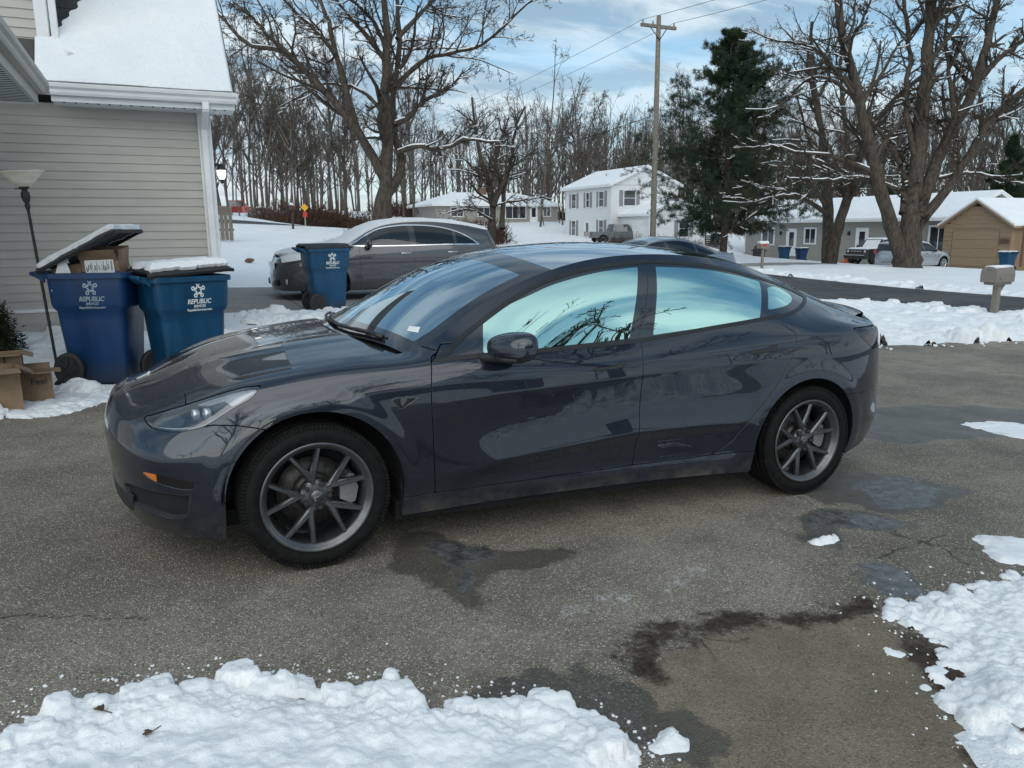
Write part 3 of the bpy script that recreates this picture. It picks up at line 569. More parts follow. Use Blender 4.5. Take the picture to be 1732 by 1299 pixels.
# ---- road wheel, shared by every copy ---------------------------------------------------
def wheel(parent, hx, hy, hz, R=.334, rim=.249, w=.235, side=-1, detail=True, steer=0., spin=.3, spokes=5, alloy='alloy_dark', nm='wheel', disc=True):
    """side=-1: outer face looks to -y. Built about its hub"""
    root = empty(nm, (hx, hy, hz)); root.parent = parent; root.rotation_euler = (0, 0, steer)
    o = side; hw = w/2; t = MB(); nseg = 72 if detail else 28
    prof = [(rim-.006, -hw+.012), (rim+.004, -hw+.004), (rim+.022, -hw-.001), (R-.052, -hw-.004), (R-.03, -hw+.002), (R-.012, -hw+.016), (R-.003, -hw+.036)]
    for g in ((-.055, -.044), (-.018, -.007), (.018, .029), (.055, .066)): prof += [(R, g[0]-.001), (R-.009, g[0]), (R-.009, g[1]), (R, g[1]+.001)]
    prof += [(R-.003, hw-.036), (R-.03, hw-.002), (rim+.02, hw), (rim-.006, hw-.01)]
    t.lathe([(r, h*-o) for r, h in prof], nseg, 'y'); ty = t.build('tyre', 'tyre', root)
    if detail:
        tb = MB()
        for k in range(120):
            a = 2*math.pi*k/120
            for h in (-hw+.012, hw-.012):
                M = Matrix.Rotation(a, 3, 'Y'); c = Vector((R-.0130, (h+math.copysign(.012, -h))*-o, 0))
                tb.box(np.array(c)-(.010, .020, .0068), np.array(c)+(.0075, .020, .0068), 0, M, (0, 0, 0))
        tb.build('tread_block', 'tyre', ty, kind='stuff')
    b = MB(); b.lathe([(r, h*-o) for r, h in [(rim-.004, hw-.02), (rim-.03, hw-.03), (rim-.045, .0), (rim-.034, -hw+.035), (rim-.026, -hw+.016), (rim-.004, -hw+.008), (rim+.003, -hw+.004), (rim+.004, -hw+.0), (rim-.002, -hw-.004), (rim-.012, -hw+.001), (rim-.02, -hw+.010)]], nseg, 'y'); rb = b.build('rim', alloy, root)
    yf = -hw+.022
    sp = MB(); n = spokes*2
    for k in range(spokes):
        a0 = spin+2*math.pi*k/spokes; 
        for d in (-1, 1):
            ae = a0+d*math.pi/n*.96; J = np.array([math.cos(a0), math.sin(a0)])*.078; E = np.array([math.cos(ae), math.sin(ae)])*(rim-.013)
            u = (E-J)/np.linalg.norm(E-J); q = np.array([-u[1], u[0]])
            V = []
            for P_, wd, yy, th in ((J*.45, .021, yf+.014, .05), (J, .0185, yf+.008, .042), (J*.45+E*.55, .0125, yf-.001, .034), (E, .0115, yf-.004, .026)):
                for s_, dz in ((-1, th), (-1, .009), (-.52, 0), (.52, 0), (1, .009), (1, th)): 
                    p = P_+q*wd*s_; V.append((p[0], (yy+dz)*-o, p[1]))
            F = []
            for i in range(3):
                for j in range(6):
                    a_, b_ = i*6+j, i*6+(j+1) % 6; F.append((a_, b_, b_+6, a_+6) if o > 0 else (a_, a_+6, b_+6, b_))
            F += [tuple(range(6)), tuple(range(23, 17, -1))]; sp.add(V, F)
    sp.build('spoke', alloy, root)
    hb = MB(); hb.lathe([(.0, (yf+.055)*-o), (.075, (yf+.055)*-o), (.076, (yf+.02)*-o), (.066, (yf+.012)*-o), (.03, (yf+.010)*-o), (0, (yf+.010)*-o)], 40, 'y'); hb.build('hub', alloy, root)
    cp = MB(); cp.lathe([(.030, (yf+.014)*-o), (.030, (yf+.004)*-o), (.027, (yf+.001)*-o), (0, (yf-.001)*-o)], 32, 'y'); cap = cp.build('centre_cap', alloy, root)
    if detail:
        tm = MB(); k = .019; P = [(-.9, .85), (-.45, .95), (0, .98), (.45, .95), (.9, .85), (.82, .55), (.4, .66), (.22, .62), (0, -1), (-.22, .62), (-.4, .66), (-.82, .55)]
        a = 1.9; P = [(k*(x*math.cos(a)-y*math.sin(a)), k*(x*math.sin(a)+y*math.cos(a))) for x, y in P]; tm.prism(P, (yf-.001)*-o, (yf-.003)*-o, 'y'); tm.build('emblem', 'chrome', cap)
        for k in range(5):
            a = spin+2*math.pi*(k+.5)/5; c = (math.cos(a)*.0572, 0, math.sin(a)*.0572)
            pk = MB(); pk.lathe([(.0, (yf+.040)*-o), (.012, (yf+.040)*-o), (.0125, (yf+.004)*-o), (.010, (yf)*-o), (0, (yf-.002)*-o)], 6, 'y', c, False); pk.lathe([(.0185, (yf+.006)*-o), (.0195, (yf+.012)*-o), (.0175, (yf+.03)*-o)], 24, 'y', c); pk.build('lug_nut', 'black_plastic', root)
    if disc:
        d = MB(); d.lathe([(.02, .0), (.16, .0), (.16, .026), (.02, .026)], 48, 'y', closed=True); d.lathe([(.0, -.03*-o), (.085, -.03*-o), (.09, .0)], 32, 'y'); d.build('brake_disc', 'disc_steel', root)
        c = MB(); a0 = -.62
        for j in range(1):
            pts = []
            for r_, aa in [(.192, a0-.34), (.197, a0), (.192, a0+.34), (.175, a0+.42), (.118, a0+.36), (.112, a0), (.118, a0-.36), (.175, a0-.42)]: pts.append((r_*math.cos(aa+.65), r_*math.sin(aa+.65)))
            c.prism(pts, -.052*-o, .06*-o, 'y')
        c.build('brake_caliper', 'caliper_grey', root)
        s = MB(); s.lathe([(.0, .05*-o), (rim-.05, .05*-o)], 32, 'y'); s.build('backing_plate', 'black_void', root)
    return root

# ---- the hero car -------------------------------------------------------------------------
GRADE = .0334                                   # the driveway falls towards the street
car = empty('sedan_car', (.841, 0, 0)); car.rotation_euler = (0, GRADE, 0)
tag(car, 'glossy dark grey sedan with teal-reflecting windows parked on the driveway in the foreground', 'car')
body = empty('car_pivot')                       # only used while shifting coordinates
COL.objects.unlink(body); bpy.data.objects.remove(body)
R2 = math.sqrt(2)
def hero():
    SHIFT = np.array([.841, 0, 0])
    def put(name, s, mat, fl=None, parent=None, both=True, label=None):
        res = []
        for k in ((0, 1) if both else (0,)):
            q = s if k == 0 else s.mirror(CB)
            if fl: q = q.flange(fl)
            o = link(name, mesh_np(name, q.V-SHIFT, q.T, True, q.N), mat, parent[k] if isinstance(parent, list) else (parent or car)); res.append(o)
            if label: o['label'] = label
        return res
    def putm(name, mb, mat, parent=None):
        mb.V = [(x-.841, y, z) for x, y, z in mb.V]; return mb.build(name, mat, parent or car)
    def mirm(mb):
        m = MB(); m.V = [(x, 2*CB-y, z) for x, y, z in mb.V]; m.F = [f[::-1] for f in mb.F]; m.S = mb.S[:]; return m
    side, T = hero_side()
    XZ = lambda V: V[:, [0, 2]]
    FS = lambda V: np.c_[(V[:, 0]-V[:, 1])/R2, V[:, 2]]
    TS = lambda V: np.c_[(V[:, 0]+V[:, 1])/R2, V[:, 2]]
    pol = lambda key, n=5: smooth_poly(TR[key], n) if n > 1 else np.array(TR[key])
    def cornered(P, corners, n=6):
        q = []
        for i, p in enumerate(P): q += [p, p] if i in corners else [p]
        return smooth_poly(q, n)
    G = .0032
    dlo = cornered(TR['dlo'], {0}); g1 = cornered(TR['g1'], {0, 1, 8, 9}); g2 = cornered(TR['g2'], {0, 3, 4, 6}); g3 = cornered(TR['g3'], {0, 6})
    fd = smooth_poly(TR['fd'], 5, False); bl = smooth_poly(TR['bl'], 5, False); rd = smooth_poly(TR['rd'], 5, False)
    sill = lambda x: np.interp(x, [1.2, 1.395, 1.908, 2.502, 3.011, 3.4], [.277, .283, .291, .303, .309, .306])
    seam = [(.75, .0), (.75, .615), (.684, .634), (.64, .654), (.591, .666), (.53, .676), (.435, .677), (.364, .662), (.335, .70), (.335, .95)]
    bump_p = np.array([(-.3, .95), (-.3, 0)]+seam)
    fender_p = np.array(seam[::-1]+[(1.19, 0), (1.19, .277), (1.393, .283)]+fd[::-1].tolist()+[(1.388, .93), (1.44, .953), (1.33, .975), (1.31, 1.05), (.335, 1.05)])
    xs = np.linspace(1.395, 2.502, 8); fdoor_p = np.array(fd.tolist()+[(x, sill(x)) for x in xs]+bl[::-1].tolist()+[(2.54, 1.03), (1.46, .98), (1.40, .925)])
    xs = np.linspace(2.502, 3.0, 6); rdoor_p = np.array(bl.tolist()+[(x, sill(x)) for x in xs]+rd[::-1].tolist()+[(3.45, 1.10), (3.2, 1.12), (2.54, 1.03)])
    rocker_p = np.array([(1.19, 0), (1.19, .277)]+[(x, sill(x)) for x in np.linspace(1.24, 3.36, 20)]+[(3.45, .306), (3.45, 0)])
    rbump_p = np.array([(3.6, .606), (4.018, .601), (4.148, .60), (4.3, .612), (4.42, .62), (4.85, .64), (4.85, 0), (3.6, 0)])
    def arch(V, grow=0.):
        d = np.full(len(V), 1e9)
        for hx, r in ((.852, .389), (3.706, .384)):
            x, z = V[:, 0]-hx, V[:, 2]-HUBZ; z = np.maximum(z, 0); d = np.minimum(d, np.hypot(x, z)-r-grow)
        return d
    head_p = cornered(TR['head'], {9}); fog_p = smooth_poly(TR['fog'], 5); intake_p = smooth_poly(TR['intake'], 5)
    tl = TR['tail']; tail_p = np.array([tl[0], tl[1], tl[2], (3.12, .996), (3.30, .985), (3.42, .975), (3.42, .90), (3.30, .87), (3.16, .855), (3.085, .862)]+tl[5:])
    tail_p = smooth_poly(tail_p, 4)
    isf = lambda V: V[:, 0] < .8
    ist = lambda V: V[:, 0] > 3.9
    big = lambda m, d: np.where(m, d, .5)
    d_head = lambda V: big(isf(V), poly_sdf(head_p, FS(V))); d_fog = lambda V: big(isf(V), poly_sdf(fog_p, FS(V))); d_int = lambda V: big(isf(V), poly_sdf(intake_p, FS(V)))
    d_tail = lambda V: big(ist(V), poly_sdf(tail_p, TS(V)))
    pin = lambda P: (lambda V: poly_sdf(P, XZ(V)))
    neg = lambda f, g=G: (lambda V: g-f(V))
    grow = lambda f, g=G: (lambda V: f(V)+g)
    base = side.clip(lambda V: -arch(V))
    # painted panels
    vent_p = np.array(TR['vent'])
    bumper = base.clip(grow(pin(bump_p))).clip(neg(d_head)).clip(neg(d_fog, .001)).clip(neg(d_int, .001))
    bf = put('bumper', bumper, 'hero_paint', .02, label='front bumper with amber side marker')
    fender = base.clip(grow(pin(fender_p))).clip(neg(d_head)).clip(neg(pin(vent_p), .001)); fe = put('fender', fender, 'hero_paint', .02)
    h1, h2 = smooth_poly(TR['h1'], 4), smooth_poly(TR['h2'], 4)
    fdoor = base.clip(grow(pin(fdoor_p))).clip(neg(pin(dlo), .001)).clip(neg(pin(h1), .0015)); d1 = put('door', fdoor, 'hero_paint', .02)
    rdoor = base.clip(grow(pin(rdoor_p))).clip(neg(pin(dlo), .001)).clip(neg(pin(h2), .0015)); d2 = put('door', rdoor, 'hero_paint', .02)
    put('rocker_panel', base.clip(grow(pin(rocker_p))), 'hero_paint', .03)
    rb = base.clip(grow(pin(rbump_p))).clip(neg(d_tail)); put('bumper', rb, 'hero_paint', .02, label='rear bumper')
    qs = base.clip(lambda V: 1.28-V[:, 0])
    for f in (pin(fender_p), pin(fdoor_p), pin(rdoor_p), pin(rocker_p), pin(rbump_p)): qs = qs.clip(neg(f))
    qs = qs.clip(neg(pin(dlo), .001)).clip(neg(d_tail)); put('quarter_panel', qs, 'hero_paint', .02)
    # black inner shell behind the shut lines
    shell = side.clip(lambda V: .03-arch(V)).clip(lambda V: .03-poly_sdf(dlo, XZ(V))).clip(neg(d_head, -.004)).off(-.019); put('inner_shell', shell, 'black_void')
    # window surrounds, pillars and glass
    ring = side.clip(grow(pin(dlo), .0)).clip(lambda V: -poly_sdf(dlo, XZ(V))-.017); put('window_trim', ring.off(.0025), 'black_trim', .02)
    cover = side.clip(lambda V: poly_sdf(dlo, XZ(V))+.017)
    for g in (g1, g2, g3): cover = cover.clip(neg(pin(g), .0015))
    bx = lambda V: V[:, 0]-np.interp(V[:, 2], [.9, .965, 1.1, 1.25, 1.4], [2.49, 2.50, 2.585, 2.665, 2.73])
    put('pillar_cover', cover.clip(lambda V: bx(V)+.0025).off(-.001), 'gloss_black', .01); put('pillar_cover', cover.clip(lambda V: .0025-bx(V)).off(-.001), 'gloss_black', .01)
    for g, w_ in ((g1, d1), (g2, d2), (g3, None)): put('window', side.clip(grow(pin(g), .0005)).off(-.0025), 'side_glass', None, w_)
    # camera blister on the pillar
    # handles
    for h, d_ in ((h1, d1), (h2, d2)):
        put('handle_recess', side.clip(grow(pin(h), -.0015)).off(-.007), 'black_void', None, d_); put('handle', side.clip(grow(pin(h), .002)).off(.0015), 'black_plastic', .008, d_)
    # fender vent with its dark camera lens
    put('vent_recess', side.clip(grow(pin(vent_p), -.002)).off(-.014), 'black_trim', None, fe)
    put('vent_rim', side.clip(grow(pin(vent_p), .0)).clip(lambda V: -poly_sdf(vent_p, XZ(V))-.006).off(.002), 'gloss_black', .012, fe)
    vc = vent_p.mean(0); put('vent_fin', side.clip(grow(pin(np.array([vent_p[3], vc+(-.01, .012), vc+(.03, .028), vc+(.035, .02)])))).off(.001), 'gloss_black', .012, fe)
    # headlamps
    hl = put('headlamp', side.clip(grow(d_head, .0022)).off(-.003), 'lamp_glass', None)
    put('headlamp_bezel', side.clip(grow(d_head, .0022)).clip(lambda V: -d_head(V)-.009).off(-.006), 'gloss_black', .03, hl)
    bowl = side.clip(grow(d_head, .004)).off(-.042); put('headlamp_housing', bowl, 'lamp_dark', None, hl); put('headlamp_wall', side.clip(grow(d_head, .004)).clip(lambda V: -d_head(V)-.008).off(-.008), 'black_trim', .045, hl)
    fp = lambda P: (lambda V: big(isf(V), poly_sdf(np.array(P), FS(V))))
    hc = lambda a, b: (TR['head'][0][0]+a*(TR['head'][9][0]-TR['head'][0][0]), TR['head'][0][1]+b*(TR['head'][9][1]-TR['head'][0][1]))
    put('sky_glint_plate', side.clip(fp([(.101, .753), (.144, .773), (.21, .794), (.298, .824), (.352, .827), (.355, .814), (.318, .779), (.284, .755), (.239, .775), (.176, .753), (.129, .75)])).off(-.010), 'lamp_silver', .03, hl); put('lens_mask', side.clip(fp([(.057, .707), (.1, .724), (.179, .749), (.237, .772), (.282, .75), (.252, .718), (.195, .692), (.124, .69), (.081, .698)])).off(-.026), 'gloss_black', .02, hl); put('inner_reflector', side.clip(fp([(-.073, .67), (-.044, .695), (.029, .71), (.075, .695), (.074, .672), (.004, .661)])).off(-.02), 'lamp_grey', .01, hl)  # upper silver plate kept pale and diffuse: sky mirrored in the lens, as colour
    put('daytime_strip', side.clip(fp([(-.052, .657), (.007, .655), (.081, .659), (.162, .668), (.198, .683), (.205, .679), (.171, .661), (.084, .650), (.011, .647), (-.039, .649)])).off(-.010), 'lamp_silver', .012, hl)
    for (p, r) in (((.117, .716), .024), ((.175, .728), .024)):
        i = np.linalg.norm(np.c_[FS(side.V)-p, ], axis=1)+(~isf(side.V))*9; i = i.argmin(); c = side.V[i]-side.N[i]*.022
        m = MB(); m.lathe([(r, -.012), (r, .012), (r-.003, .014), (r-.006, .006), (r-.008, .009), (r*.45, .015), (0, .018)], 28, 'x', (0, 0, 0))
        dr = Vector((-1, -.22, .0)).normalized(); M = dr.to_track_quat('X', 'Z').to_matrix().to_4x4(); M.translation = Vector(c); m.xf(M)
        for k in (0, 1): putm('projector', m if k == 0 else mirm_abs(m), 'lamp_silver', hl[k])
    # side marker / fog slot and lower intake
    put('fog_slot', side.clip(grow(d_fog, -.001)).off(-.016), 'black_trim', .02, bf)
    put('marker_lens', side.clip(grow(d_fog, .002)).clip(lambda V: FS(V)[:, 0]-(TR['fog'][0][0]+.075)).off(-.003), 'amber_lens', .01, bf)
    put('fog_lens', side.clip(grow(d_fog, .002)).clip(lambda V: TR['fog'][0][0]+.079-FS(V)[:, 0]).off(-.004), 'smoked_lens', .01, bf)
    put('intake', side.clip(grow(d_int, -.001)).off(-.05), 'black_plastic', None, bf); put('intake_wall', side.clip(grow(d_int, -.001)).clip(lambda V: -d_int(V)-.006).off(-.004), 'black_plastic', .05, bf)
    cg = side.clip(lambda V: np.maximum(V[:, 0]-.10, np.abs(V[:, 2]-.285)-.045)); put('lower_grille', cg.off(.002), 'black_plastic', .01, bf)
    # tail lamps
    tlm = put('tail_lamp', side.clip(grow(d_tail)).off(-.002), 'smoked_lens', .02); put('tail_lamp_housing', side.clip(grow(d_tail, .003)).off(-.03), 'black_void', None, tlm)
    put('tail_reflector', side.clip(fp2 := (lambda V: big(ist(V), poly_sdf(np.array([(2.962, .932), (3.085, .938), (3.09, .895), (3.005, .888)]), TS(V))))).off(-.009), 'red_lens', .01, tlm)
    # top skin
    TX = T[:, 0]; lat_t = CB-T[:, 1]; k = np.argsort(TX); latT = lambda x: np.interp(x, TX[k], lat_t[k])
    lat = lambda V: np.abs(V[:, 1]-CB)
    hoodG = hero_top(T, HOOD_PROF, 2.3, 90)
    w = (hoodG[..., 1]-CB)/np.maximum(lat_t[:, None], 1e-3); x = hoodG[..., 0]
    for c0 in (-.56, .56): hoodG[..., 2] += .010*np.exp(-((w-c0)/.10)**2)*sm(.15, .5, x)*sm(1.5, 1.0, x)     # two raised creases
    hoodS = grid_surf(hoodG[:, ::-1]); roofS = grid_surf(hero_top(T, ROOF_PROF, 2.2, 90)[:, ::-1])
    fix = lambda s: s if s.N[:, 2].mean() > 0 else Surf(s.V, -s.N, s.T[:, ::-1])
    hoodS, roofS = fix(hoodS), fix(roofS)
    hx = lambda V: 1.045+.20*(lat(V)/.75)**2.4; wx = lambda V: 1.09+.19*(lat(V)/.75)**2.4
    edge = lambda V, g=.0025: lat(V)-latT(V[:, 0])+g
    hood = hoodS.clip(lambda V: edge(V, .0055)).clip(lambda V: V[:, 0]-hx(V)); put('hood', hood, 'hero_paint', .02, both=False)
    cowl = Surf(hoodS.V-(0, 0, .022), hoodS.N, hoodS.T).clip(edge).clip(lambda V: hx(V)-.03-V[:, 0]).clip(lambda V: V[:, 0]-wx(V)-.07); put('cowl', cowl, 'black_plastic', both=False)
    hdr = lambda V: V[:, 0]-(1.985+.16*(lat(V)/.58)**2)
    ws = roofS.clip(lambda V: edge(V, .004)).clip(lambda V: wx(V)-V[:, 0]).clip(lambda V: hdr(V)+.003)
    clear = lambda V: np.maximum.reduce([lat(V)-latT(V[:, 0])+.055, wx(V)+.10-V[:, 0], hdr(V)+.15])
    put('windshield', ws.clip(clear), 'front_glass', both=False); put('windshield_border', ws.clip(lambda V: -clear(V)), 'gloss_black', .006, both=False)
    rg = roofS.clip(lambda V: edge(V, .004)).clip(lambda V: .003-hdr(V))
    rj = lambda V: V[:, 0]-(2.93+.05*(lat(V)/.58)**2); rr = lambda V: V[:, 0]-(4.14-.05*(lat(V)/.6)**2)
    put('roof_glass', rg.clip(lambda V: rj(V)+.003), 'roof_gloss', .01, both=False)
    put('rear_glass', rg.clip(lambda V: .003-rj(V)).clip(lambda V: rr(V)+.003), 'roof_gloss', .01, both=False)
    put('trunk_lid', rg.clip(lambda V: .003-rr(V)), 'hero_paint', .02, both=False)
    top_in = Surf(roofS.V-(0, 0, .03), roofS.N, roofS.T).clip(lambda V: 2.06-V[:, 0]); put('inner_shell', top_in, 'black_void', both=False)
    # spoiler lip
    sp = MB(); n = 40
    ang = np.linspace(-1, 1, n); rows = []
    for a in ang:
        la = a*.60; xx = 4.57-.16*abs(a)**2.6; zz = 1.076-.034*a*a; rows.append([(xx-.075, CB+la, zz-.004), (xx-.02, CB+la, zz+.012), (xx+.008, CB+la, zz+.015), (xx+.010, CB+la, zz+.006), (xx-.01, CB+la, zz-.02)])
    V = [p for r in rows for p in r]; F = []
    for i in range(n-1):
        for j in range(4): F.append((i*5+j, i*5+j+1, i*5+5+j+1, i*5+5+j))
    sp.add(V, [f[::-1] for f in F], True); putm('spoiler_lip', sp, 'gloss_black')
    # wiper arms
    def onws(x_, l_): 
        i = np.hypot(roofS.V[:, 0]-x_, roofS.V[:, 1]-CB-l_).argmin(); return np.array([x_, CB+l_, roofS.V[i, 2]])
    wxf = lambda l_: 1.09+.19*(abs(l_)/.75)**2.4
    for la in (np.linspace(-.60, .02, 8), np.linspace(.02, .58, 8)):
        m = MB(); P = [tuple(onws(wxf(l_)+.022, l_)+(0, 0, .020)) for l_ in la]; m.tube(P, np.linspace(.013, .007, 8), 6); bl_ = [tuple(onws(wxf(l_)+.045, l_)+(0, 0, .008)) for l_ in la]; m.tube(bl_, .006, 5); putm('wiper', m, 'black_trim')
    m = MB(); a = onws(1.42, -.56)+(0, 0, .003)
    # parking sticker behind the glass near the lower corner
    q = [onws(1.345, -.60), onws(1.365, -.575), onws(1.405, -.625), onws(1.385, -.65)]; m.add([tuple(p+(0, 0, .002)) for p in q], [(0, 1, 2, 3)]); putm('sticker', m, 'white_print')
    # hood badge: stylised T on the nose
    m = MB(); k_ = .036; P = [(-.9, .85), (-.45, .95), (0, .98), (.45, .95), (.9, .85), (.82, .55), (.4, .66), (.22, .62), (0, -1), (-.22, .62), (-.4, .66), (-.82, .55)]
    V = []
    for dz in (.001, .005):
        for (a_, b_) in P:
            x_ = .165+b_*k_*.9; l_ = a_*k_; i = np.hypot(hoodS.V[:, 0]-x_, hoodS.V[:, 1]-CB-l_).argmin(); V.append((x_, CB+l_, hoodS.V[i, 2]+dz+(x_-hoodS.V[i, 0])*.6))
    n = 12; m.add(V, [tuple(range(n, 2*n)), tuple(range(n))[::-1]]+[(i, (i+1) % n, n+(i+1) % n, n+i) for i in range(n)]); putm('emblem', m, 'white_print')
    # door mirrors
    def mirror_mb():
        m = MB(); nu, nv = 40, 24; V = []
        for i in range(nu):
            for j in range(nv):
                u = math.pi*2*i/nu; v_ = math.pi*j/(nv-1); e = lambda c, p: math.copysign(abs(c)**p, c)
                X = e(math.cos(v_), .8); rr_ = abs(math.sin(v_))**.75; Y = e(math.cos(u), .72)*rr_; Z = e(math.sin(u), .72)*rr_
                x_ = X*.088 if X < 0 else X*.055; V.append((1.742+x_-.05*Y+.0, -.068+Y*.105, .985+Z*(.066-.010*(Y+0))+.012*X))
        F = [((i*nv+j), ((i+1) % nu)*nv+j, ((i+1) % nu)*nv+j+1, i*nv+j+1) for i in range(nu) for j in range(nv-1)]
        m.add(V, [f[::-1] for f in F], True); return m
    def mir_arm():
        m = MB(); m.tube([(1.60, .075, .922), (1.65, .03, .925), (1.70, -.01, .928), (1.735, -.06, .932)], [.018, .022, .026, .03], 10); m.lathe([(.0, -.012), (.055, -.012), (.075, -.002), (.08, .012), (.0, .012)], 24, 'z', (1.735, -.065, .925)); return m
    def mir_face():
        m = MB(); m.lathe([(0, .0), (.058, .0), (.062, -.006)], 28, 'x', (1.793, -.066, .985)); return m
    for k in (0, 1):
        f = (lambda z: z) if k == 0 else mirm
        a = putm('door_mirror', f(mirror_mb()), 'hero_paint', d1[k]); putm('mirror_arm', f(mir_arm()), 'black_plastic', a); putm('mirror_glass', f(mir_face()), 'chrome', a)
    # underbody, wheel wells, cabin
    m = MB(); m.box((1.22, .10, .155), (3.36, 2*CB-.10, .24)); m.box((.30, .2, .19), (1.22, 2*CB-.2, .26)); m.box((3.36, .2, .2), (4.05, 2*CB-.2, .3)); m.box((4.05, .4, .27), (4.4, 2*CB-.4, .33)); putm('underbody', m, 'black_void')
    for hx_ in HUBX:
        for k in (0, 1):
            m = MB(); V = []; n = 28
            for i in range(n+1):
                a_ = math.pi*i/n-.0; 
                for y_ in (.012 if hx_ < 1 else .045, .07, .34, .34): 
                    r_ = (.402 if hx_ < 1 else .392) if y_ < .34 or len(V) % 4 == 2 else 0.0; V.append((hx_+.003-math.cos(a_)*r_, y_, HUBZ+math.sin(a_)*r_ if r_ else HUBZ))
            F = [(i*4+j, i*4+j+1, i*4+5+j, i*4+4+j) for i in range(n) for j in range(3)]; m.add(V, F, True)
            for sx in (-1, 1): m.box((hx_+sx*.402, .09, .20), (hx_+sx*.41, .34, HUBZ))
            m.box((hx_-.4, .34, .2), (hx_+.4, .345, HUBZ)); putm('wheel_well', m if k == 0 else mirm(m), 'black_plastic')
    m = MB(); m.box((1.30, .22, .80), (1.78, 2*CB-.22, .97), .04); putm('dashboard', m, 'seat_black')
    for yc in (.55, 1.3):
        m = MB(); m.box((2.05, yc-.24, .42), (2.55, yc+.24, .58), .06); R = Matrix.Rotation(math.radians(20), 3, 'Y'); m.box((2.42, yc-.23, .50), (2.56, yc+.23, 1.10), .06, R, (2.45, yc, .52)); m.box((2.43, yc-.12, 1.12), (2.54, yc+.12, 1.28), .05, R, (2.45, yc, .52)); putm('seat', m, 'seat_black')
    m = MB(); R = Matrix.Rotation(math.radians(-66), 4, 'Y'); R.translation = (1.90, .55, .90); mm = MB(); mm.tube([(math.cos(a_)*.17, math.sin(a_)*.17, 0) for a_ in np.linspace(0, 2*math.pi, 30)], .014, 6, False); mm.box((-.04, -.16, -.01), (.05, .16, .012)); mm.xf(R); putm('steering_wheel', mm, 'seat_black')
    # wheels
    for hx_, st in zip(HUBX, (.05, 0.)):
        for k in (0, 1): wheel(car, hx_-.841, .132 if k == 0 else 2*CB-.132, HUBZ, side=-1 if k == 0 else 1, steer=st if hx_ < 1 else 0., spin=(1.82 if hx_ < 1 else 1.75))
def mirm_abs(mb):
    m = MB(); m.V = [(x+.841, 2*CB-y, z) for x, y, z in mb.V]; m.F = [f[::-1] for f in mb.F]; m.S = mb.S[:]; return m
plain('lamp_dark', (.045, .05, .058), .22, .6, .3, 9); plain('lamp_silver', (.58, .60, .63), .30, .4, .06, 20)
MATS['roof_gloss'] = m_glass('roof_gloss', (.85, .93, 1.0), (.02, .02, .025), .58, .1); plain('lamp_grey', (.10, .118, .14), .3, .5, .15, 12)
hero()
# ---- terrain -----------------------------------------------------------------------
def plane_z(x, y): return -math.tan(GRADE)*(x-.841)+0*y
_CP = [(-2,7.6,.30),(0,7.4,.2),(1.2,7.6,.12),(1.2,9,.09),(2.9,10.1,.12),(3.4,12.7,.12),(7,12.4,.03),(12,12,-.2),(5,8,.02),(10,8,-.2),
 (16,7,-.45),(23,8,-.62),(17,11,-.47),(23,16,-.6),(17,20,-.42),(23,30,-.5),(17,30,-.28),(18,50,0.0),(20,72,.5),(20,-10,-.75),(16,-10,-.62),
 (30.3,20.8,-.40),(33.6,28.2,-.52),(40,28,-1.0),(41.7,33.4,-1.05),(43,40.6,-1.2),(50,54,-1.1),(64,43.5,-.95),(58,37,-1.35),(37,41.5,-.4),(21.4,27.3,-.35),
 (37.7,65.7,.2),(41,62,.08),(48,57.5,-.15),(32,89,2.3),(46.5,82,2.0),(2.1,15.6,.26),(2.6,19.3,.46),(2.9,25,.76),(3.9,32.5,1.25),(5.2,46,2.15),(6.2,61.5,2.6),(12,36,1.2),(12,24,.45),
 (19,112,4.2),(113,68,.8),(60,110,3),(-60,60,3.4),(-60,-60,1.5),(60,-80,-1.5),(160,20,-.5),(0,220,6),(150,150,3),(0,-60,.3),(-40,0,.9),(-40,30,1.8),(30,0,-.75),(45,10,-1.0),
 (-3,-8,.13),(3,-8,-.07),(9,-8,-.3),(-3,3,.13),(3,3,-.07),(9,3,-.28),(13,2,-.41)]
_CP = np.array(_CP, float)
def _tpsk(r2): return .5*r2*np.log(r2+1e-9)
_A = _tpsk(((_CP[:, None, :2]-_CP[None, :, :2])**2).sum(2))+np.eye(len(_CP))*2.0; _P = np.c_[np.ones(len(_CP)), _CP[:, :2]]
_W = np.linalg.solve(np.block([[_A, _P], [_P.T, np.zeros((3, 3))]]), np.r_[_CP[:, 2], 0, 0, 0])
def TZ(x, y):
    x, y = np.broadcast_arrays(np.asarray(x, float), np.asarray(y, float)); sh = x.shape; X = np.c_[x.ravel(), y.ravel()]
    r = np.hypot(X[:, 0], X[:, 1]); k = np.minimum(1, 230/np.maximum(r, 1e-6)); Xc = X*k[:, None]; out = np.empty(len(X))
    for i in range(0, len(X), 20000):
        q = Xc[i:i+20000]; out[i:i+20000] = _tpsk(((q[:, None]-_CP[None, :, :2])**2).sum(2))@_W[:-3]+_W[-3]+q@_W[-2:]
    d = np.maximum.reduce([-5-X[:, 0], X[:, 0]-13, -8-X[:, 1], X[:, 1]-5.4]); m = sm(2.6, 0., d)
    out = out*(1-m)+plane_z(X[:, 0], X[:, 1])*m
    return out.reshape(sh)
def tz(x, y): return float(TZ(np.array([x]), np.array([y]))[0])

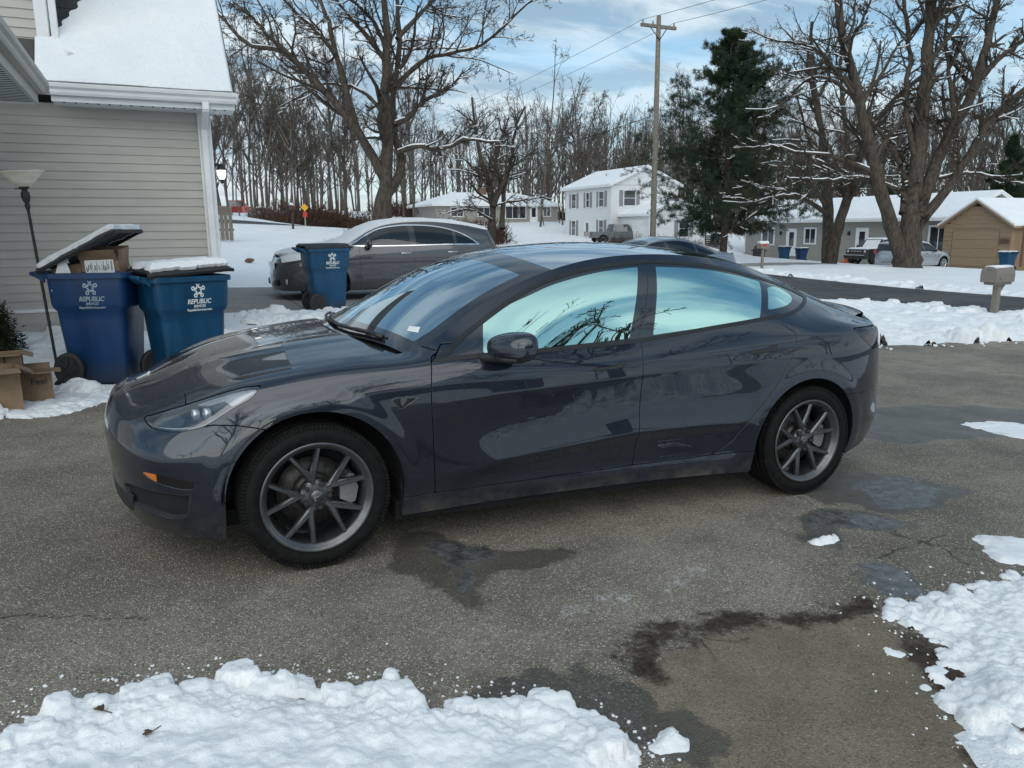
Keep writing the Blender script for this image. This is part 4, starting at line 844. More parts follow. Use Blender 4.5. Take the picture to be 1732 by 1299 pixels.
# ---- ground materials -------------------------------------------------------------------
def m_snow():
    b = NB('snow'); v = b.pos(); n = b.noise(v, 1.3, 5, .6); f = b.noise(v, 22, 6, .6); g = b.noise(v, 160, 3, .6)
    c = b.mix(b.ramp(n, .3, .75), (.80, .825, .86), (.88, .89, .90)); sp = b.ramp(b.noise(v, 55, 4, .7), .69, .76)
    c = b.mix(b.math('MULTIPLY', sp, .35), c, (.25, .2, .15))
    nm = b.bump(f, .5, .05); nm = b.bump(g, .35, .010, nm); return b.done(b.bsdf(c, .55, 0, .3, nm))
MATS['snow'] = m_snow()
def m_dirty_snow():
    b = NB('trodden_snow'); v = b.pos(); f = b.noise(v, 30, 6, .62); g = b.noise(v, 190, 3, .6); d = b.ramp(b.noise(v, 6, 6, .7), .56, .74); sp = b.ramp(b.noise(v, 70, 4, .7), .64, .72)
    d = b.math('MAXIMUM', b.math('MULTIPLY', d, .38), b.math('MULTIPLY', sp, .4)); c = b.mix(d, (.90, .91, .925), (.34, .30, .25))
    nm = b.bump(f, .4, .018); nm = b.bump(g, .4, .006, nm); return b.done(b.bsdf(c, .5, 0, .35, nm))
MATS['trodden_snow'] = m_dirty_snow()
def m_asphalt(name, tone, speck, attrs=True, scale=1.0, sheen=.5):
    b = NB(name); v = b.pos()
    big = b.noise(v, .55, 6, .62); mid = b.noise(v, 3.2, 6, .65); fine = b.noise(v, 85*scale, 5, .75)
    cell = b.vor(v, 150*scale, out=1); cval = b.xyz(cell, 0); cdist = b.vor(v, 150*scale)
    wear = b.noise(b.map(v, (.28, 1.1, 1)), 1.3, 5, .6); base = b.mix(b.ramp(big, .34, .64), tuple(x*.58 for x in tone), tuple(x*1.22 for x in tone)); base = b.mix(b.ramp(wear, .45, .72, 0, .5), base, tuple(x*y_ for x, y_ in zip(tone, (1.25, 1.28, 1.34)))); base = b.mix(b.ramp(b.noise(v, 1.1, 5, .7), .60, .78, 0, .55), base, tuple(x*.42 for x in tone)); base = b.mix(b.ramp(mid, .34, .72, 0, .6), base, tuple(x*.55 for x in tone))
    st = b.math('MULTIPLY', b.ramp(cval, .66, .93), b.ramp(cdist, .55, .25)); base = b.mix(b.math('MULTIPLY', st, .85), base, speck); base = b.mix(b.ramp(cval, .22, .05, 0, .7), base, tuple(x*.35 for x in tone))
    base = b.mix(b.ramp(fine, .35, .8, 0, .35), base, tuple(x*.5 for x in tone)); rough = b.ramp(mid, .3, .7, .72, .92)
    h = b.math('ADD', b.math('MULTIPLY', cdist, -.8), fine)
    if not attrs: return b.done(b.bsdf(base, rough, 0, .3, b.bump(h, .7, .006)))
    def at(nm):
        a = b.n('ShaderNodeAttribute', attribute_name=nm, attribute_type='GEOMETRY'); return a.outputs['Fac']
    ed = b.math('ADD', b.math('MULTIPLY', b.math('SUBTRACT', b.noise(v, 5, 8, .75), .5), 1.5), b.math('MULTIPLY', b.math('SUBTRACT', b.noise(v, 38, 4, .7), .5), .8))
    pad = b.ramp(b.math('ADD', at('pad'), b.math('MULTIPLY', ed, .3)), .35, .65)
    padc = b.mix(b.ramp(mid, .3, .7), (.175, .144, .102), (.25, .205, .147)); padc = b.mix(b.math('MULTIPLY', st, .7), padc, (.42, .37, .30)); padc = b.mix(b.ramp(big, .5, .85, 0, .35), padc, (.09, .075, .058)); padc = b.mix(b.ramp(cval, .25, .05, 0, .5), padc, (.07, .058, .044)); base = b.mix(pad, base, padc)
    dirt = b.ramp(b.math('ADD', at('dirt'), ed), .35, .75); dc = b.mix(b.ramp(b.noise(v, 40, 5, .8), .35, .65), (.018, .013, .010), (.075, .052, .035)); base = b.mix(dirt, base, dc)
    wet = b.ramp(b.math('ADD', at('wet'), b.math('MULTIPLY', ed, .8)), .38, .62); base = b.mix(b.math('MULTIPLY', wet, .60), base, (.016, .014, .012))
    cr = b.ramp(b.math('ADD', at('crack'), b.math('MULTIPLY', ed, .25)), .45, .85); base = b.mix(b.math('MULTIPLY', cr, .62), base, (.02, .018, .016))
    sd = b.math('MULTIPLY', b.ramp(b.math('ADD', at('dust'), b.math('MULTIPLY', ed, 1.2)), .50, .85), b.ramp(fine, .35, .6)); base = b.mix(sd, base, (.62, .63, .65))
    ice = b.ramp(b.math('ADD', at('ice'), b.math('MULTIPLY', ed, 1.1)), .35, .70); icec = b.mix(b.ramp(b.noise(v, 17, 6, .7), .35, .75), (.035, .036, .038), (.20, .21, .225)); base = b.mix(b.math('MULTIPLY', ice, .75), base, icec)
    rough = b.math('SUBTRACT', rough, b.math('MULTIPLY', wet, .42)); rough = b.mix(ice, rough, .22) if False else b.math('SUBTRACT', rough, b.math('MULTIPLY', ice, .28), True)
    hh = b.math('MULTIPLY', h, b.math('SUBTRACT', 1.0, b.math('MAXIMUM', b.math('MULTIPLY', ice, .85), b.math('MULTIPLY', wet, .35)))); hh = b.math('SUBTRACT', hh, b.math('MULTIPLY', cr, 1.5))
    return b.done(b.bsdf(base, rough, 0, b.math('ADD', .3, b.math('MULTIPLY', b.math('MAXIMUM', wet, ice), .3)), b.bump(hh, .7, .007)))
MATS['driveway'] = m_asphalt('driveway', (.250, .217, .175), (.86, .80, .70))
MATS['street'] = m_asphalt('street', (.085, .086, .09), (.2, .2, .2), False, .35)
def m_concrete():
    b = NB('concrete'); v = b.pos(); c = b.mix(b.ramp(b.noise(v, .7, 6, .65), .3, .7), (.23, .225, .215), (.34, .33, .315)); c = b.mix(b.ramp(b.noise(v, 6, 6, .7), .55, .8, 0, .5), c, (.15, .145, .14))
    br = b.n('ShaderNodeTexBrick'); b.put(br.inputs['Vector'], b.map(v, (1, 1, 1))); br.offset = 0; br.inputs['Scale'].default_value = 1; br.inputs['Brick Width'].default_value = 2.6; br.inputs['Row Height'].default_value = 2.5; br.inputs['Mortar Size'].default_value = .014
    br.inputs['Color1'].default_value = br.inputs['Color2'].default_value = (1, 1, 1, 1); br.inputs['Mortar'].default_value = (.25, .25, .25, 1)
    c = b.mix(1.0, c, br.outputs[0], 'MULTIPLY'); return b.done(b.bsdf(c, .75, 0, .3, b.bump(b.noise(v, 60, 5, .7), .3, .004)))
MATS['concrete'] = m_concrete()

# ---- ground sheet (snow) with beds for the paved surfaces ----------------------------------
def paved(x, y):
    w = .25*(fbm(x*.9, y*.9, 3, 5)-.5)
    d = np.maximum.reduce([x-16.6, -2.4-x, y-5.05, -1.9-y]); d = np.minimum(d, np.maximum.reduce([1.55-x, x-2.3, y+1.2, -9-y]))
    d = np.minimum(d, np.maximum.reduce([x-17.4, .9-x, y-15.0, 10.3-y])); d = np.minimum(d, np.maximum(16.6-x, x-23.4))
    d = np.minimum(d, np.maximum.reduce([23.-x, x-38, 26.-y, y-29.5])); d = np.minimum(d, np.maximum.reduce([y-43, 39.-y, x-16.8, -8-x]))
    return d+w
def ground_sheet():
    na, nr = 540, 250; a = np.linspace(0, 2*math.pi, na, endpoint=False); r = .4*(2200/.4)**(np.linspace(0, 1, nr)**.92)
    cx0, cy0 = 3.0, 2.0; X = cx0+r[:, None]*np.sin(a); Y = cy0+r[:, None]*np.cos(a)
    d = paved(X, Y); Z = TZ(X, Y)+np.where(r[:, None] < 160, (fbm(X*.35, Y*.35, 4, 3)-.5)*.16*sm(.3, 3., d), 0)
    Z = Z+.055*sm(.02, .30, d)-.10*sm(.0, -.25, d)
    V = np.c_[X.ravel(), Y.ravel(), Z.ravel()]; i, j = np.meshgrid(np.arange(nr-1), np.arange(na), indexing='ij'); p = i*na+j; q = i*na+(j+1) % na
    F = np.c_[p.ravel(), q.ravel(), (q+na).ravel(), (p+na).ravel()]
    V = np.vstack([V, [(cx0, cy0, tz(cx0, cy0)-.1)]]); me = mesh_np('ground', V, F[:, ::-1])
    return link('ground', me, 'snow', None, 'structure')
ground_sheet()
def drape(name, xs, ys, dz, mat, kind='structure', attrs=None, keep=None):
    X, Y = np.meshgrid(xs, ys, indexing='ij'); Z = TZ(X, Y)+dz; nu, nv = X.shape
    V = np.c_[X.ravel(), Y.ravel(), Z.ravel()]; i, j = np.meshgrid(np.arange(nu-1), np.arange(nv-1), indexing='ij'); p = (i*nv+j).ravel()
    F = np.c_[p, p+nv, p+nv+1, p+1]; me = mesh_np(name, V, F)
    if attrs:
        for k, f in attrs.items():
            a = me.attributes.new(k, 'FLOAT', 'POINT'); a.data.foreach_set('value', f(V[:, :2]).astype(np.float32))
    o = link(name, me, mat); 
    if kind: o['kind'] = kind
    return o
def soft(keys, wdt):
    def f(X):
        d = np.full(len(X), 9.); X = X+np.c_[fbm(X[:, 0]*3.1, X[:, 1]*3.1, 5, 61)-.5, fbm(X[:, 0]*3.1, X[:, 1]*3.1, 5, 87)-.5]*.42
        for k in keys: d = np.minimum(d, poly_sdf(smooth_poly(GP[k], 3), X))
        return 1-sm(-wdt, wdt, d)
    return f
def crackf(X):
    out = np.zeros(len(X))
    for k in [k for k in GP if k.startswith('crack')]:
        P = np.array(GP[k]); P = smooth_poly(P, 6, False); P = P+np.c_[fbm(P[:, 0]*9, P[:, 1]*9, 3, 4)-.5, fbm(P[:, 0]*9, P[:, 1]*9, 3, 9)-.5]*.10; d = np.full(len(X), 9.)
        for a, b in zip(P, P[1:]):
            e = b-a; w = X-a; t = np.clip((w@e)/max(e@e, 1e-9), 0, 1); d = np.minimum(d, ((w-t[:, None]*e)**2).sum(1))
        out = np.maximum(out, sm(.020, .002, np.sqrt(d))*(.45+.75*fbm(X[:, 0]*4, X[:, 1]*4, 3, 6)))
    return out
def dustf(X): return np.clip(.42*np.exp(-(((X[:, 0]-1.75)/.9)**2+((X[:, 1]+.78)/.3)**2))+.34*np.exp(-(((X[:, 0]-2.6)/.5)**2+((X[:, 1]+.62)/.15)**2))+.2*np.exp(-((X[:, 0]-7)/3)**2), 0, 1)
xs = np.r_[np.arange(-2.6, -1, .1), np.arange(-1, 5.2, .022), np.arange(5.2, 8.5, .05), np.arange(8.5, 16.61, .25)]
ys = np.r_[np.arange(-9, -2.2, .3), np.arange(-2.2, 1.2, .020), np.arange(1.2, 5.2, .08)]
drape('driveway', xs, ys, 0, 'driveway', attrs=dict(wet=soft(['wet_a', 'wet_b', 'wet_c', 'wet_d', 'wet_e', 'wet_f', 'wet_g'], .12), ice=soft(['ice_a', 'ice_b', 'ice_c', 'wet_d'], .11), dirt=soft(['dirt_a', 'dirt_b'], .12), pad=soft(['pad'], .03), crack=crackf, dust=dustf))
drape('street', np.linspace(16.62, 23.4, 16), np.arange(-60, 112, 1.5), .0, 'street')
nd = drape('path', np.linspace(.9, 16.61, 60), np.linspace(10.3, 15.0, 20), .004, 'concrete')
drape('path', np.linspace(23.41, 38, 30), np.linspace(26, 29.5, 8), .004, 'concrete')
drape('road', np.linspace(-8, 16.6, 40), np.linspace(39, 43, 10), .0, 'street')

# ---- snow banks -------------------------------------------------------------------------------
_g = (1+5**.5)/2; ICO_V = np.array([(-1, _g, 0), (1, _g, 0), (-1, -_g, 0), (1, -_g, 0), (0, -1, _g), (0, 1, _g), (0, -1, -_g), (0, 1, -_g), (_g, 0, -1), (_g, 0, 1), (-_g, 0, -1), (-_g, 0, 1)])/1.902; ICO_T = np.array([(0, 11, 5), (0, 5, 1), (0, 1, 7), (0, 7, 10), (0, 10, 11), (1, 5, 9), (5, 11, 4), (11, 10, 2), (10, 7, 6), (7, 1, 8), (3, 9, 4), (3, 4, 2), (3, 2, 6), (3, 6, 8), (3, 8, 9), (4, 9, 5), (2, 4, 11), (6, 2, 10), (8, 6, 7), (9, 8, 1)])
def snow_bank(label, poly, h, res, seed, lumps=0, lr=(.02, .05), edge=.12, mat='trodden_snow', wob=.04, rag=9., kind='stuff', zf=None, fs=2.2):
    P = np.array(poly, float); rs = np.random.default_rng(seed); lo, hi = P.min(0)-.1, P.max(0)+.1
    xs = np.arange(lo[0], hi[0], res); ys = np.arange(lo[1], hi[1], res); X, Y = np.meshgrid(xs, ys, indexing='ij'); XY = np.c_[X.ravel(), Y.ravel()]
    sp = smooth_poly(P, 4); d = -poly_sdf(sp, XY)+wob*2*(fbm(XY[:, 0]*rag, XY[:, 1]*rag, 4, seed)-.5); d = d.reshape(X.shape); edge = edge*(.45+1.5*fbm(X*3.3*.12/max(h, .06), Y*3.3*.12/max(h, .06), 3, seed+70))
    base = h*(sm(-.012, edge, d))**.95*(.30+1.0*fbm(X*fs, Y*fs, 3, seed+3)); fs2 = .13/max(h, .05); fine = ((np.abs(fbm(X*16*fs2, Y*16*fs2, 4, seed+8)-.5)*-1.4+.14)*.42*h+(fbm(X*60*fs2, Y*60*fs2, 3, seed+12)-.5)*.16*h)*(.22+.78*sm(edge*2.2, edge*.5, d))+(fbm(X*6*fs2, Y*6*fs2, 3, seed+31)-.5)*.55*h
    Z = base+fine*sm(0, edge*.5, d)
    for k in range(lumps):
        i = rs.integers(len(sp)); c = sp[i]+(P.mean(0)-sp[i])*abs(rs.normal(0, .13))+rs.normal(0, .03, 2); r = rs.uniform(*lr)*(1 if rs.random() > .18 else 1.6)
        if poly_sdf(sp, c[None])[0] > -.004: continue
        i0, i1 = np.searchsorted(xs, [c[0]-r, c[0]+r]); j0, j1 = np.searchsorted(ys, [c[1]-r, c[1]+r])
        if i1-i0 < 2 or j1-j0 < 2: continue
        sx, sy = rs.uniform(.75, 1.25, 2); q = ((X[i0:i1, j0:j1]-c[0])*sx)**2+((Y[i0:i1, j0:j1]-c[1])*sy)**2; rr = r*(1+.35*(fbm(X[i0:i1, j0:j1]*28, Y[i0:i1, j0:j1]*28, 2, seed+k)-.5))
        hh = np.minimum(np.sqrt(np.maximum(rr*rr-q, 0)), rr*rs.uniform(.45, .85))*rs.uniform(.6, .95); z0 = np.median(Z[i0:i1, j0:j1])*.9; cand = z0+hh; m = (hh > .001) & (cand > Z[i0:i1, j0:j1]); Z[i0:i1, j0:j1][m] = cand[m]; d[i0:i1, j0:j1][m] = np.maximum(d[i0:i1, j0:j1][m], .004)
    ncr = int(lumps*1.2); cr = sp[rs.integers(len(sp), size=ncr)]+rs.normal(0, .35*float(np.mean(edge))+.01, (ncr, 2)) if lumps > 100 else np.zeros((0, 2))
    zb = TZ(X, Y) if zf is None else zf(X, Y); G = np.dstack([X, Y, zb+Z-.008]); s = grid_surf(G)
    if s.N[:, 2].mean() < 0: s = Surf(s.V, -s.N, s.T[:, ::-1])
    s = s.clip(-d.ravel()); sv, st_, nb_ = [s.V], [s.T], len(s.V)
    if len(cr):
        cz = TZ(cr[:, 0], cr[:, 1])
        for (a_, b_), z_ in zip(cr, cz):
            if poly_sdf(sp, np.array([[a_, b_]]))[0] < .0: continue
            r_ = lr[0]*rs.uniform(.25, .95); q = ICO_V*(r_*(1+.35*rs.normal(size=(len(ICO_V), 1))))*(1, 1, .7)+(a_, b_, z_+r_*.3); sv.append(q); st_.append(ICO_T+nb_); nb_ += len(q)
    o = link('snow_bank', mesh_np('snow_bank', np.vstack(sv), np.vstack(st_), True), mat); o['kind'] = kind; tag(o, label, 'snow'); return o
snow_bank('lumpy shovelled snow along the bottom edge of the picture', GP['bank_front'], .074, .0075, 11, 480, (.008, .034), .13, wob=.05, rag=14.)
snow_bank('trodden snow at the lower right beside the brown dirt strip', GP['bank_side'], .085, .009, 23, 260, (.008, .034), .24, wob=.05, rag=12., fs=1.4)
for i, (k, lb) in enumerate((('snow_a', 'flat leftover snow at the right edge of the picture, above the trodden bank'), ('snow_b', 'thin slushy snow patch beside the wide wet stain right of the rear bumper'), ('snow_c', 'small melting snow lump in the wet stain at the end of the front snow bank'), ('snow_d', 'thin sliver of snow on the brown dirt strip'), ('snow_e', 'tiny white snow lump on the icy puddle behind the rear wheel'))):
    snow_bank(lb, GP[k], (.03, .02, .045, .015, .045)[i], .010 if i else .014, 31+i, 6, (.01, .02), .05, wob=.03, rag=16)
snow_bank('lumpy snow bank between driveway and mailbox, right of the grey sedan', [(5, 5.05), (9, 5.0), (13, 4.75), (15.6, 4.6), (16.4, 5.2), (16.45, 7.5), (16.3, 9.7), (12, 9.9), (5, 9.8)], .20, .035, 41, 420, (.04, .13), .5, 'snow', .16, 2.5, fs=1.1)
snow_bank('snow heap piled beside the lone blue bin', [(1.25, 8.6), (2.2, 8.5), (3.6, 8.8), (5.2, 9.1), (5.2, 9.9), (3.6, 9.95), (2.2, 9.9), (1.3, 9.7)], .17, .025, 43, 160, (.03, .09), .35, 'snow', .1, 3., fs=1.5)
snow_bank('patchy snow on the ground in front of the two overfilled bins', [(-1.0, 3.95), (-.78, 3.62), (-.45, 3.75), (-.25, 4.05), (-.05, 4.35), (.15, 4.5), (.6, 4.45), (1.2, 4.6), (1.2, 5.1), (.2, 5.0), (-.5, 5.0), (-1.0, 5.2)], .05, .014, 47, 24, (.02, .06), .12, 'snow', .07, 6.)
snow_bank('rounded snow mound at the foot of the leftmost blue bin', [(-.75, 4.75), (-.55, 4.55), (-.3, 4.5), (-.15, 4.65), (-.25, 4.85), (-.55, 4.95)], .15, .012, 49, 8, (.03, .06), .14, 'snow', .03, 6.)
snow_bank('snow-covered planting bed along the house wall', [(-3, 5.35), (-1.2, 5.3), (-.4, 5.75), (.6, 5.9), (1.2, 6.3), (1.25, 7.5), (-3, 7.5)], .16, .03, 53, 40, (.05, .15), .3, 'snow', .1, 3., fs=1.8)
snow_bank('ploughed snow along the far kerb of the street', [(23.5, 4), (24.6, 4), (24.6, 16), (24.2, 25), (23.5, 25)], .16, .06, 57, 120, (.05, .14), .4, 'snow', .2, 1.5)
# ---- house at the left -------------------------------------------------------------------------
def m_siding(name, col):
    b = NB(name); v = b.pos(); n = b.noise(b.map(v, (1, 1, 6)), 1.6, 5, .6); gr = b.noise(b.map(v, (4, 4, 60)), 3, 4, .6)
    c = b.mix(b.ramp(n, .3, .7), tuple(x*.93 for x in col), tuple(x*1.05 for x in col)); return b.done(b.bsdf(c, .5, 0, .35, b.bump(gr, .15, .002)))
MATS['siding'] = m_siding('siding', (.455, .43, .395)); MATS['siding_dark'] = m_siding('siding_dark', (.24, .23, .21)); MATS['siding_white'] = m_siding('siding_white', (.66, .67, .68)); MATS['siding_tan'] = m_siding('siding_tan', (.30, .212, .14)); MATS['siding_grey'] = m_siding('siding_grey', (.285, .27, .245))
plain('white_paint', (.74, .75, .76), .45, 0, .05, 3); plain('foundation', (.30, .23, .16), .85, 0, .25, 5, bump=.004, bscale=50)
def m_shingle():
    b = NB('shingle'); v = b.pos(); c = b.mix(b.ramp(b.noise(v, 3, 6, .7), .3, .7), (.035, .035, .037), (.085, .082, .08)); c = b.mix(b.ramp(b.noise(v, 150, 3), .45, .7, 0, .5), c, (.14, .135, .13)); return b.done(b.bsdf(c, .9, 0, .2, b.bump(b.noise(v, 90, 5), .5, .004)))
MATS['shingle'] = m_shingle()
def board_mesh(L, H, lap=.014, th=.012):
    """one lap-siding board: butt proud at the bottom, tucked under the next at the top"""
    m = MB(); V = [(0, -lap, 0), (L, -lap, 0), (L, -lap+.002, H*.06), (0, -lap+.002, H*.06), (0, -.001, H+.006), (L, -.001, H+.006), (0, .004, 0), (L, .004, 0)]
    m.add(V, [(0, 1, 2, 3), (3, 2, 5, 4), (0, 6, 7, 1), (0, 3, 4, 6), (1, 7, 5, 2)]); return m
def siding(parent, x0, x1, z0, z1, y, H=.1022, mat='siding', ax='x', dirn=-1, bev=None):
    L = x1-x0; n = int(math.ceil((z1-z0)/H)); me = board_mesh(L, H).mesh('siding_board'); me.materials.append(MATS[mat])
    for k in range(n):
        o = bpy.data.objects.new('siding_board', me); COL.objects.link(o); o.parent = parent
        if ax == 'x': o.location = (x0, y, z0+k*H)
        else: o.location = (y, x0, z0+k*H); o.rotation_euler = (0, 0, math.pi/2)
YW = 7.6
def left_house():
    h = empty('siding_house', (-.7, YW, tz(-.7, YW))); tag(h, 'beige vinyl-sided house with a steep snowy roof at the left edge', 'house'); h.location = (0, 0, 0)
    m = MB(); m.box((-7, YW+.012, .2), (1.045, YW+9, 2.98)); m.build('wall', 'siding', h)
    m = MB(); m.box((-6.9, YW+.03, -.4), (1.03, YW+8.9, .56)); m.build('foundation', 'foundation', h)
    siding(h, -7, .915, .575, 2.9, YW+.012)
    m = MB(); m.box((.915, YW-.018, .54), (1.075, YW+.0, 2.96), .006); m.box((1.046, YW-.001, .54), (1.075, YW+.12, 2.96), .006); m.build('corner_trim', 'white_paint', h)
    m = MB(); m.box((-7, YW-.012, .535), (.915, YW+.01, .575), .004); m.build('starter_trim', 'white_paint', h)
    # soffit, fascia, gutter
    YE = YW-.42; X1 = 1.34
    m = MB(); m.box((-.62, YE+.02, 2.945), (X1, YW+.02, 2.965)); so = m.build('soffit', 'white_paint', h)
    me = MB().box((-.012, YE+.03, 2.941), (.012, YE+.10, 2.9449)).mesh('soffit_vent'); me.materials.append(MATS['black_void'])
    for k in range(16):
        o = bpy.data.objects.new('soffit_vent', me); COL.objects.link(o); o.parent = so; o.location = (-.5+k*.115, 0, 0)
    m = MB(); m.box((-.62, YE, 2.94), (X1, YE+.02, 3.13), .003); m.build('fascia', 'white_paint', h)
    gp = [(YE-.003, 3.005), (YE-.065, 3.005), (YE-.078, 3.03), (YE-.082, 3.06), (YE-.108, 3.085), (YE-.115, 3.118), (YE-.115, 3.128), (YE-.108, 3.128), (YE-.10, 3.092), (YE-.072, 3.062), (YE-.066, 3.018), (YE-.003, 3.018)]
    m = MB(); m.prism(gp, -.66, X1+.02, 'x'); m.box((X1+.016, YE-.114, 3.006), (X1+.0195, YE-.004, 3.127)); m.build('gutter', 'white_paint', h)
    # roof 12/12 with snow
    S_ = 1.03; rise = 6.2; ZB = 3.115
    def rp(x, t, o=0.): return (x, YE-.03+t-o*.72, ZB+t*S_+o*.70)
    m = MB(); V = [rp(-9, 0), rp(X1, 0), rp(X1, rise), rp(-9, rise), rp(-9, 0, -.03), rp(X1, 0, -.03), rp(X1, rise, -.03), rp(-9, rise, -.03)]
    m.add(V, [(0, 1, 2, 3), (7, 6, 5, 4), (0, 4, 5, 1), (1, 5, 6, 2), (2, 6, 7, 3)]); rf = m.build('roof', 'shingle', h)
    # rake board on the gable end
    m = MB(); V = [rp(X1-.02, .02, -.032), rp(X1-.02, rise, -.032), rp(X1-.02, rise, -.19), rp(X1-.02, .10, -.19)]; V += [(x-.025, y, z) for x, y, z in V]; m.add(V, [(0, 1, 2, 3), (7, 6, 5, 4), (0, 4, 5, 1), (3, 2, 6, 7), (0, 3, 7, 4)]); m.build('rake_board', 'white_paint', h)
    m = MB(); m.add([(1.044, YW+.02, 2.9), (1.044, YW+9, 2.9), (1.044, YW+4.5, 7.4)], [(0, 1, 2)]); m.build('gable', 'siding', h)
    # bare shingle courses beside the upper wall, the rest under snow
    sh = MB().box((0, 0, 0), (.30, .01, .14), .002).mesh('shingle'); sh.materials.append(MATS['shingle'])
    ang = math.atan(S_)
    for r in range(16):
        for c in range(4):
            t = .75+r*.135; x = -.66+c*.305+(r % 2)*.15-.06
            o = bpy.data.objects.new('shingle', sh); COL.objects.link(o); o.parent = rf; p = rp(x, t, .004+RNG.random()*.006); o.location = p; o.rotation_euler = (ang-math.pi/2+math.pi/2*0-.03, 0, 0)
            o.rotation_euler = (-(math.pi/2-ang)-.04, 0, 0)
    ns, ntt = 150, 220; xs = np.linspace(-.75, X1-.012, ns); ts = np.linspace(.012, rise-.05, ntt); X, Tt = np.meshgrid(xs, ts, indexing='ij')
    n = .055+.02*(fbm(X*1.3, Tt*1.3, 3, 3)-.5)+.010*(fbm(X*7, Tt*9, 3, 5)-.5)+.004*np.abs(np.sin(Tt*math.pi/.137)); n *= sm(0, .02, Tt)*.75+.25; n *= sm(X1-.010, X1-.03, X)*.8+.2
    G = np.dstack([X, YE-.03+Tt-n*.72, ZB+Tt*S_+n*.70]); s = grid_surf(G)
    if s.N[:, 2].mean() < 0: s = Surf(s.V, -s.N, s.T[:, ::-1])
    lim = -.66+.06+np.clip(Tt-.55, 0, 9)*.62+.02*np.sin(Tt*46)+.03*(fbm(X*8, Tt*8, 2, 9)-.5); keep = np.where(Tt < .52, -1., lim-X)
    s = s.clip(keep.ravel()); put_surf('roof_snow', s, 'snow', h, .03)
    # upper storey standing on the roof
    yu = YW+.1
    m = MB(); m.box((-7, yu+.012, 3.2), (-.62, yu+6, 6.6)); m.build('wall', 'siding', h)
    siding(h, -7, -.735, 3.40, 5.6, yu+.012); siding(h, yu+.02, yu+5.9, 3.40, 6.4, -.62+.012, ax='y')
    m = MB(); m.box((-.735, yu-.016, 3.36), (-.605, yu+.002, 6.6), .005); m.box((-.6305, yu+.003, 3.36), (-.600, yu+.11, 6.6), .005); m.build('corner_trim', 'white_paint', h)
    def spout(pts, w=.038, d=.03):
        m = MB()
        for a, b in zip(pts, pts[1:]):
            a, b = Vector(a), Vector(b); t = (b-a).normalized(); q = t.to_track_quat('Z', 'Y').to_matrix(); L = (b-a).length
            mm = MB(); mm.box((-w, -d, -.008), (w, d, L+.008), .007); M = q.to_4x4(); M.translation = a; mm.xf(M); m.add(mm.V, mm.F)
        return m
    spout([(-.545, yu-.02, 6.5), (-.545, yu-.02, 3.70), (-.50, yu-.10, 3.57), (-.40, yu-.26, 3.50)]).build('downspout', 'white_paint', h)
    spout([(1.0, YE-.05, 3.0), (1.0, YE-.05, 2.93), (.985, YW-.055, 2.76), (.985, YW-.055, .75), (.985, YW-.16, .62)]).build('downspout', 'white_paint', h)
    # lantern on the gable-end wall, lit
    m = MB(); m.tube([(1.06, YW+.10, 2.31), (1.10, YW+.10, 2.335), (1.16, YW+.09, 2.325)], .012, 8); m.lathe([(.0, 2.345), (.02, 2.34), (.045, 2.315), (.062, 2.275), (.066, 2.262), (.058, 2.262)], 20, 'z', (1.165, YW+.09, 0)); m.lathe([(.0, 2.09), (.012, 2.10), (.018, 2.12), (.03, 2.13), (.034, 2.145), (0, 2.15)], 14, 'z', (1.165, YW+.09, 0)); m.box((1.045, YW+.06, 2.20), (1.062, YW+.14, 2.38), .004); la = m.build('wall_lantern', 'black_trim', h)
    m = MB(); m.lathe([(.055, 2.262), (.053, 2.22), (.042, 2.17), (.028, 2.146)], 20, 'z', (1.165, YW+.09, 0)); m.build('lamp_glass', 'lit_glass', la)
    l = bpy.data.lights.new('lantern_bulb', 'POINT'); l.energy = 6; l.color = (1, .9, .75); l.shadow_soft_size = .03; lo = bpy.data.objects.new('lantern_bulb', l); COL.objects.link(lo); lo.location = (1.165, YW+.09, 2.20); lo.parent = la
    # porch roof towards the viewer: gutter, fascia, soffit, shingles
    XE = -.70; y0, y1 = 2.9, 6.72
    gp2 = [(XE, 2.94), (XE+.065, 2.94), (XE+.078, 2.965), (XE+.082, 2.995), (XE+.108, 3.02), (XE+.115, 3.053), (XE+.115, 3.063), (XE+.108, 3.063), (XE+.10, 3.027), (XE+.072, 2.997), (XE+.066, 2.953), (XE, 2.953)]
    m = MB(); m.prism(gp2, y0, y1, 'y'); m.box((XE+.002, y1+.0005, 2.942), (XE+.113, y1+.004, 3.06)); m.build('gutter', 'siding', h)
    m = MB(); m.box((XE-.025, y0, 2.83), (XE-.002, y1, 3.06), .003); m.build('fascia', 'siding', h)
    m = MB(); m.box((-2.6, y0, 2.832), (XE-.026, y1, 2.85)); m.build('soffit', 'white_paint', h)
    grv = MB().box((-2.5, -.004, 2.826), (XE-.03, .004, 2.8315)).mesh('soffit_groove'); grv.materials.append(MATS['black_trim'])
    for k in range(36):
        o = bpy.data.objects.new('soffit_groove', grv); COL.objects.link(o); o.parent = h; o.location = (0, 3.0+k*.1, 0)
    m = MB(); m.add([(XE+.04, y0, 3.075), (XE+.04, y1, 3.075), (-4.4, y1, 5.0), (-4.4, y0, 5.0)], [(0, 3, 2, 1), (0, 1, 2, 3)]); m.build('porch_roof', 'snow', h)
    m = MB(); m.box((-6, 3.0, -.1), (-2.6, YW, 2.84)); m.build('wall', 'siding', h); siding(h, 3.0, 3.6, .3, 2.8, -2.59, ax='y'); siding(h, 6.5, 7.5, .3, 2.8, -2.59, ax='y')
    m = MB(); m.box((-2.6, 3.62, .12), (-2.565, 6.48, 2.4)); dr = m.build('garage_door', 'white_paint', h)
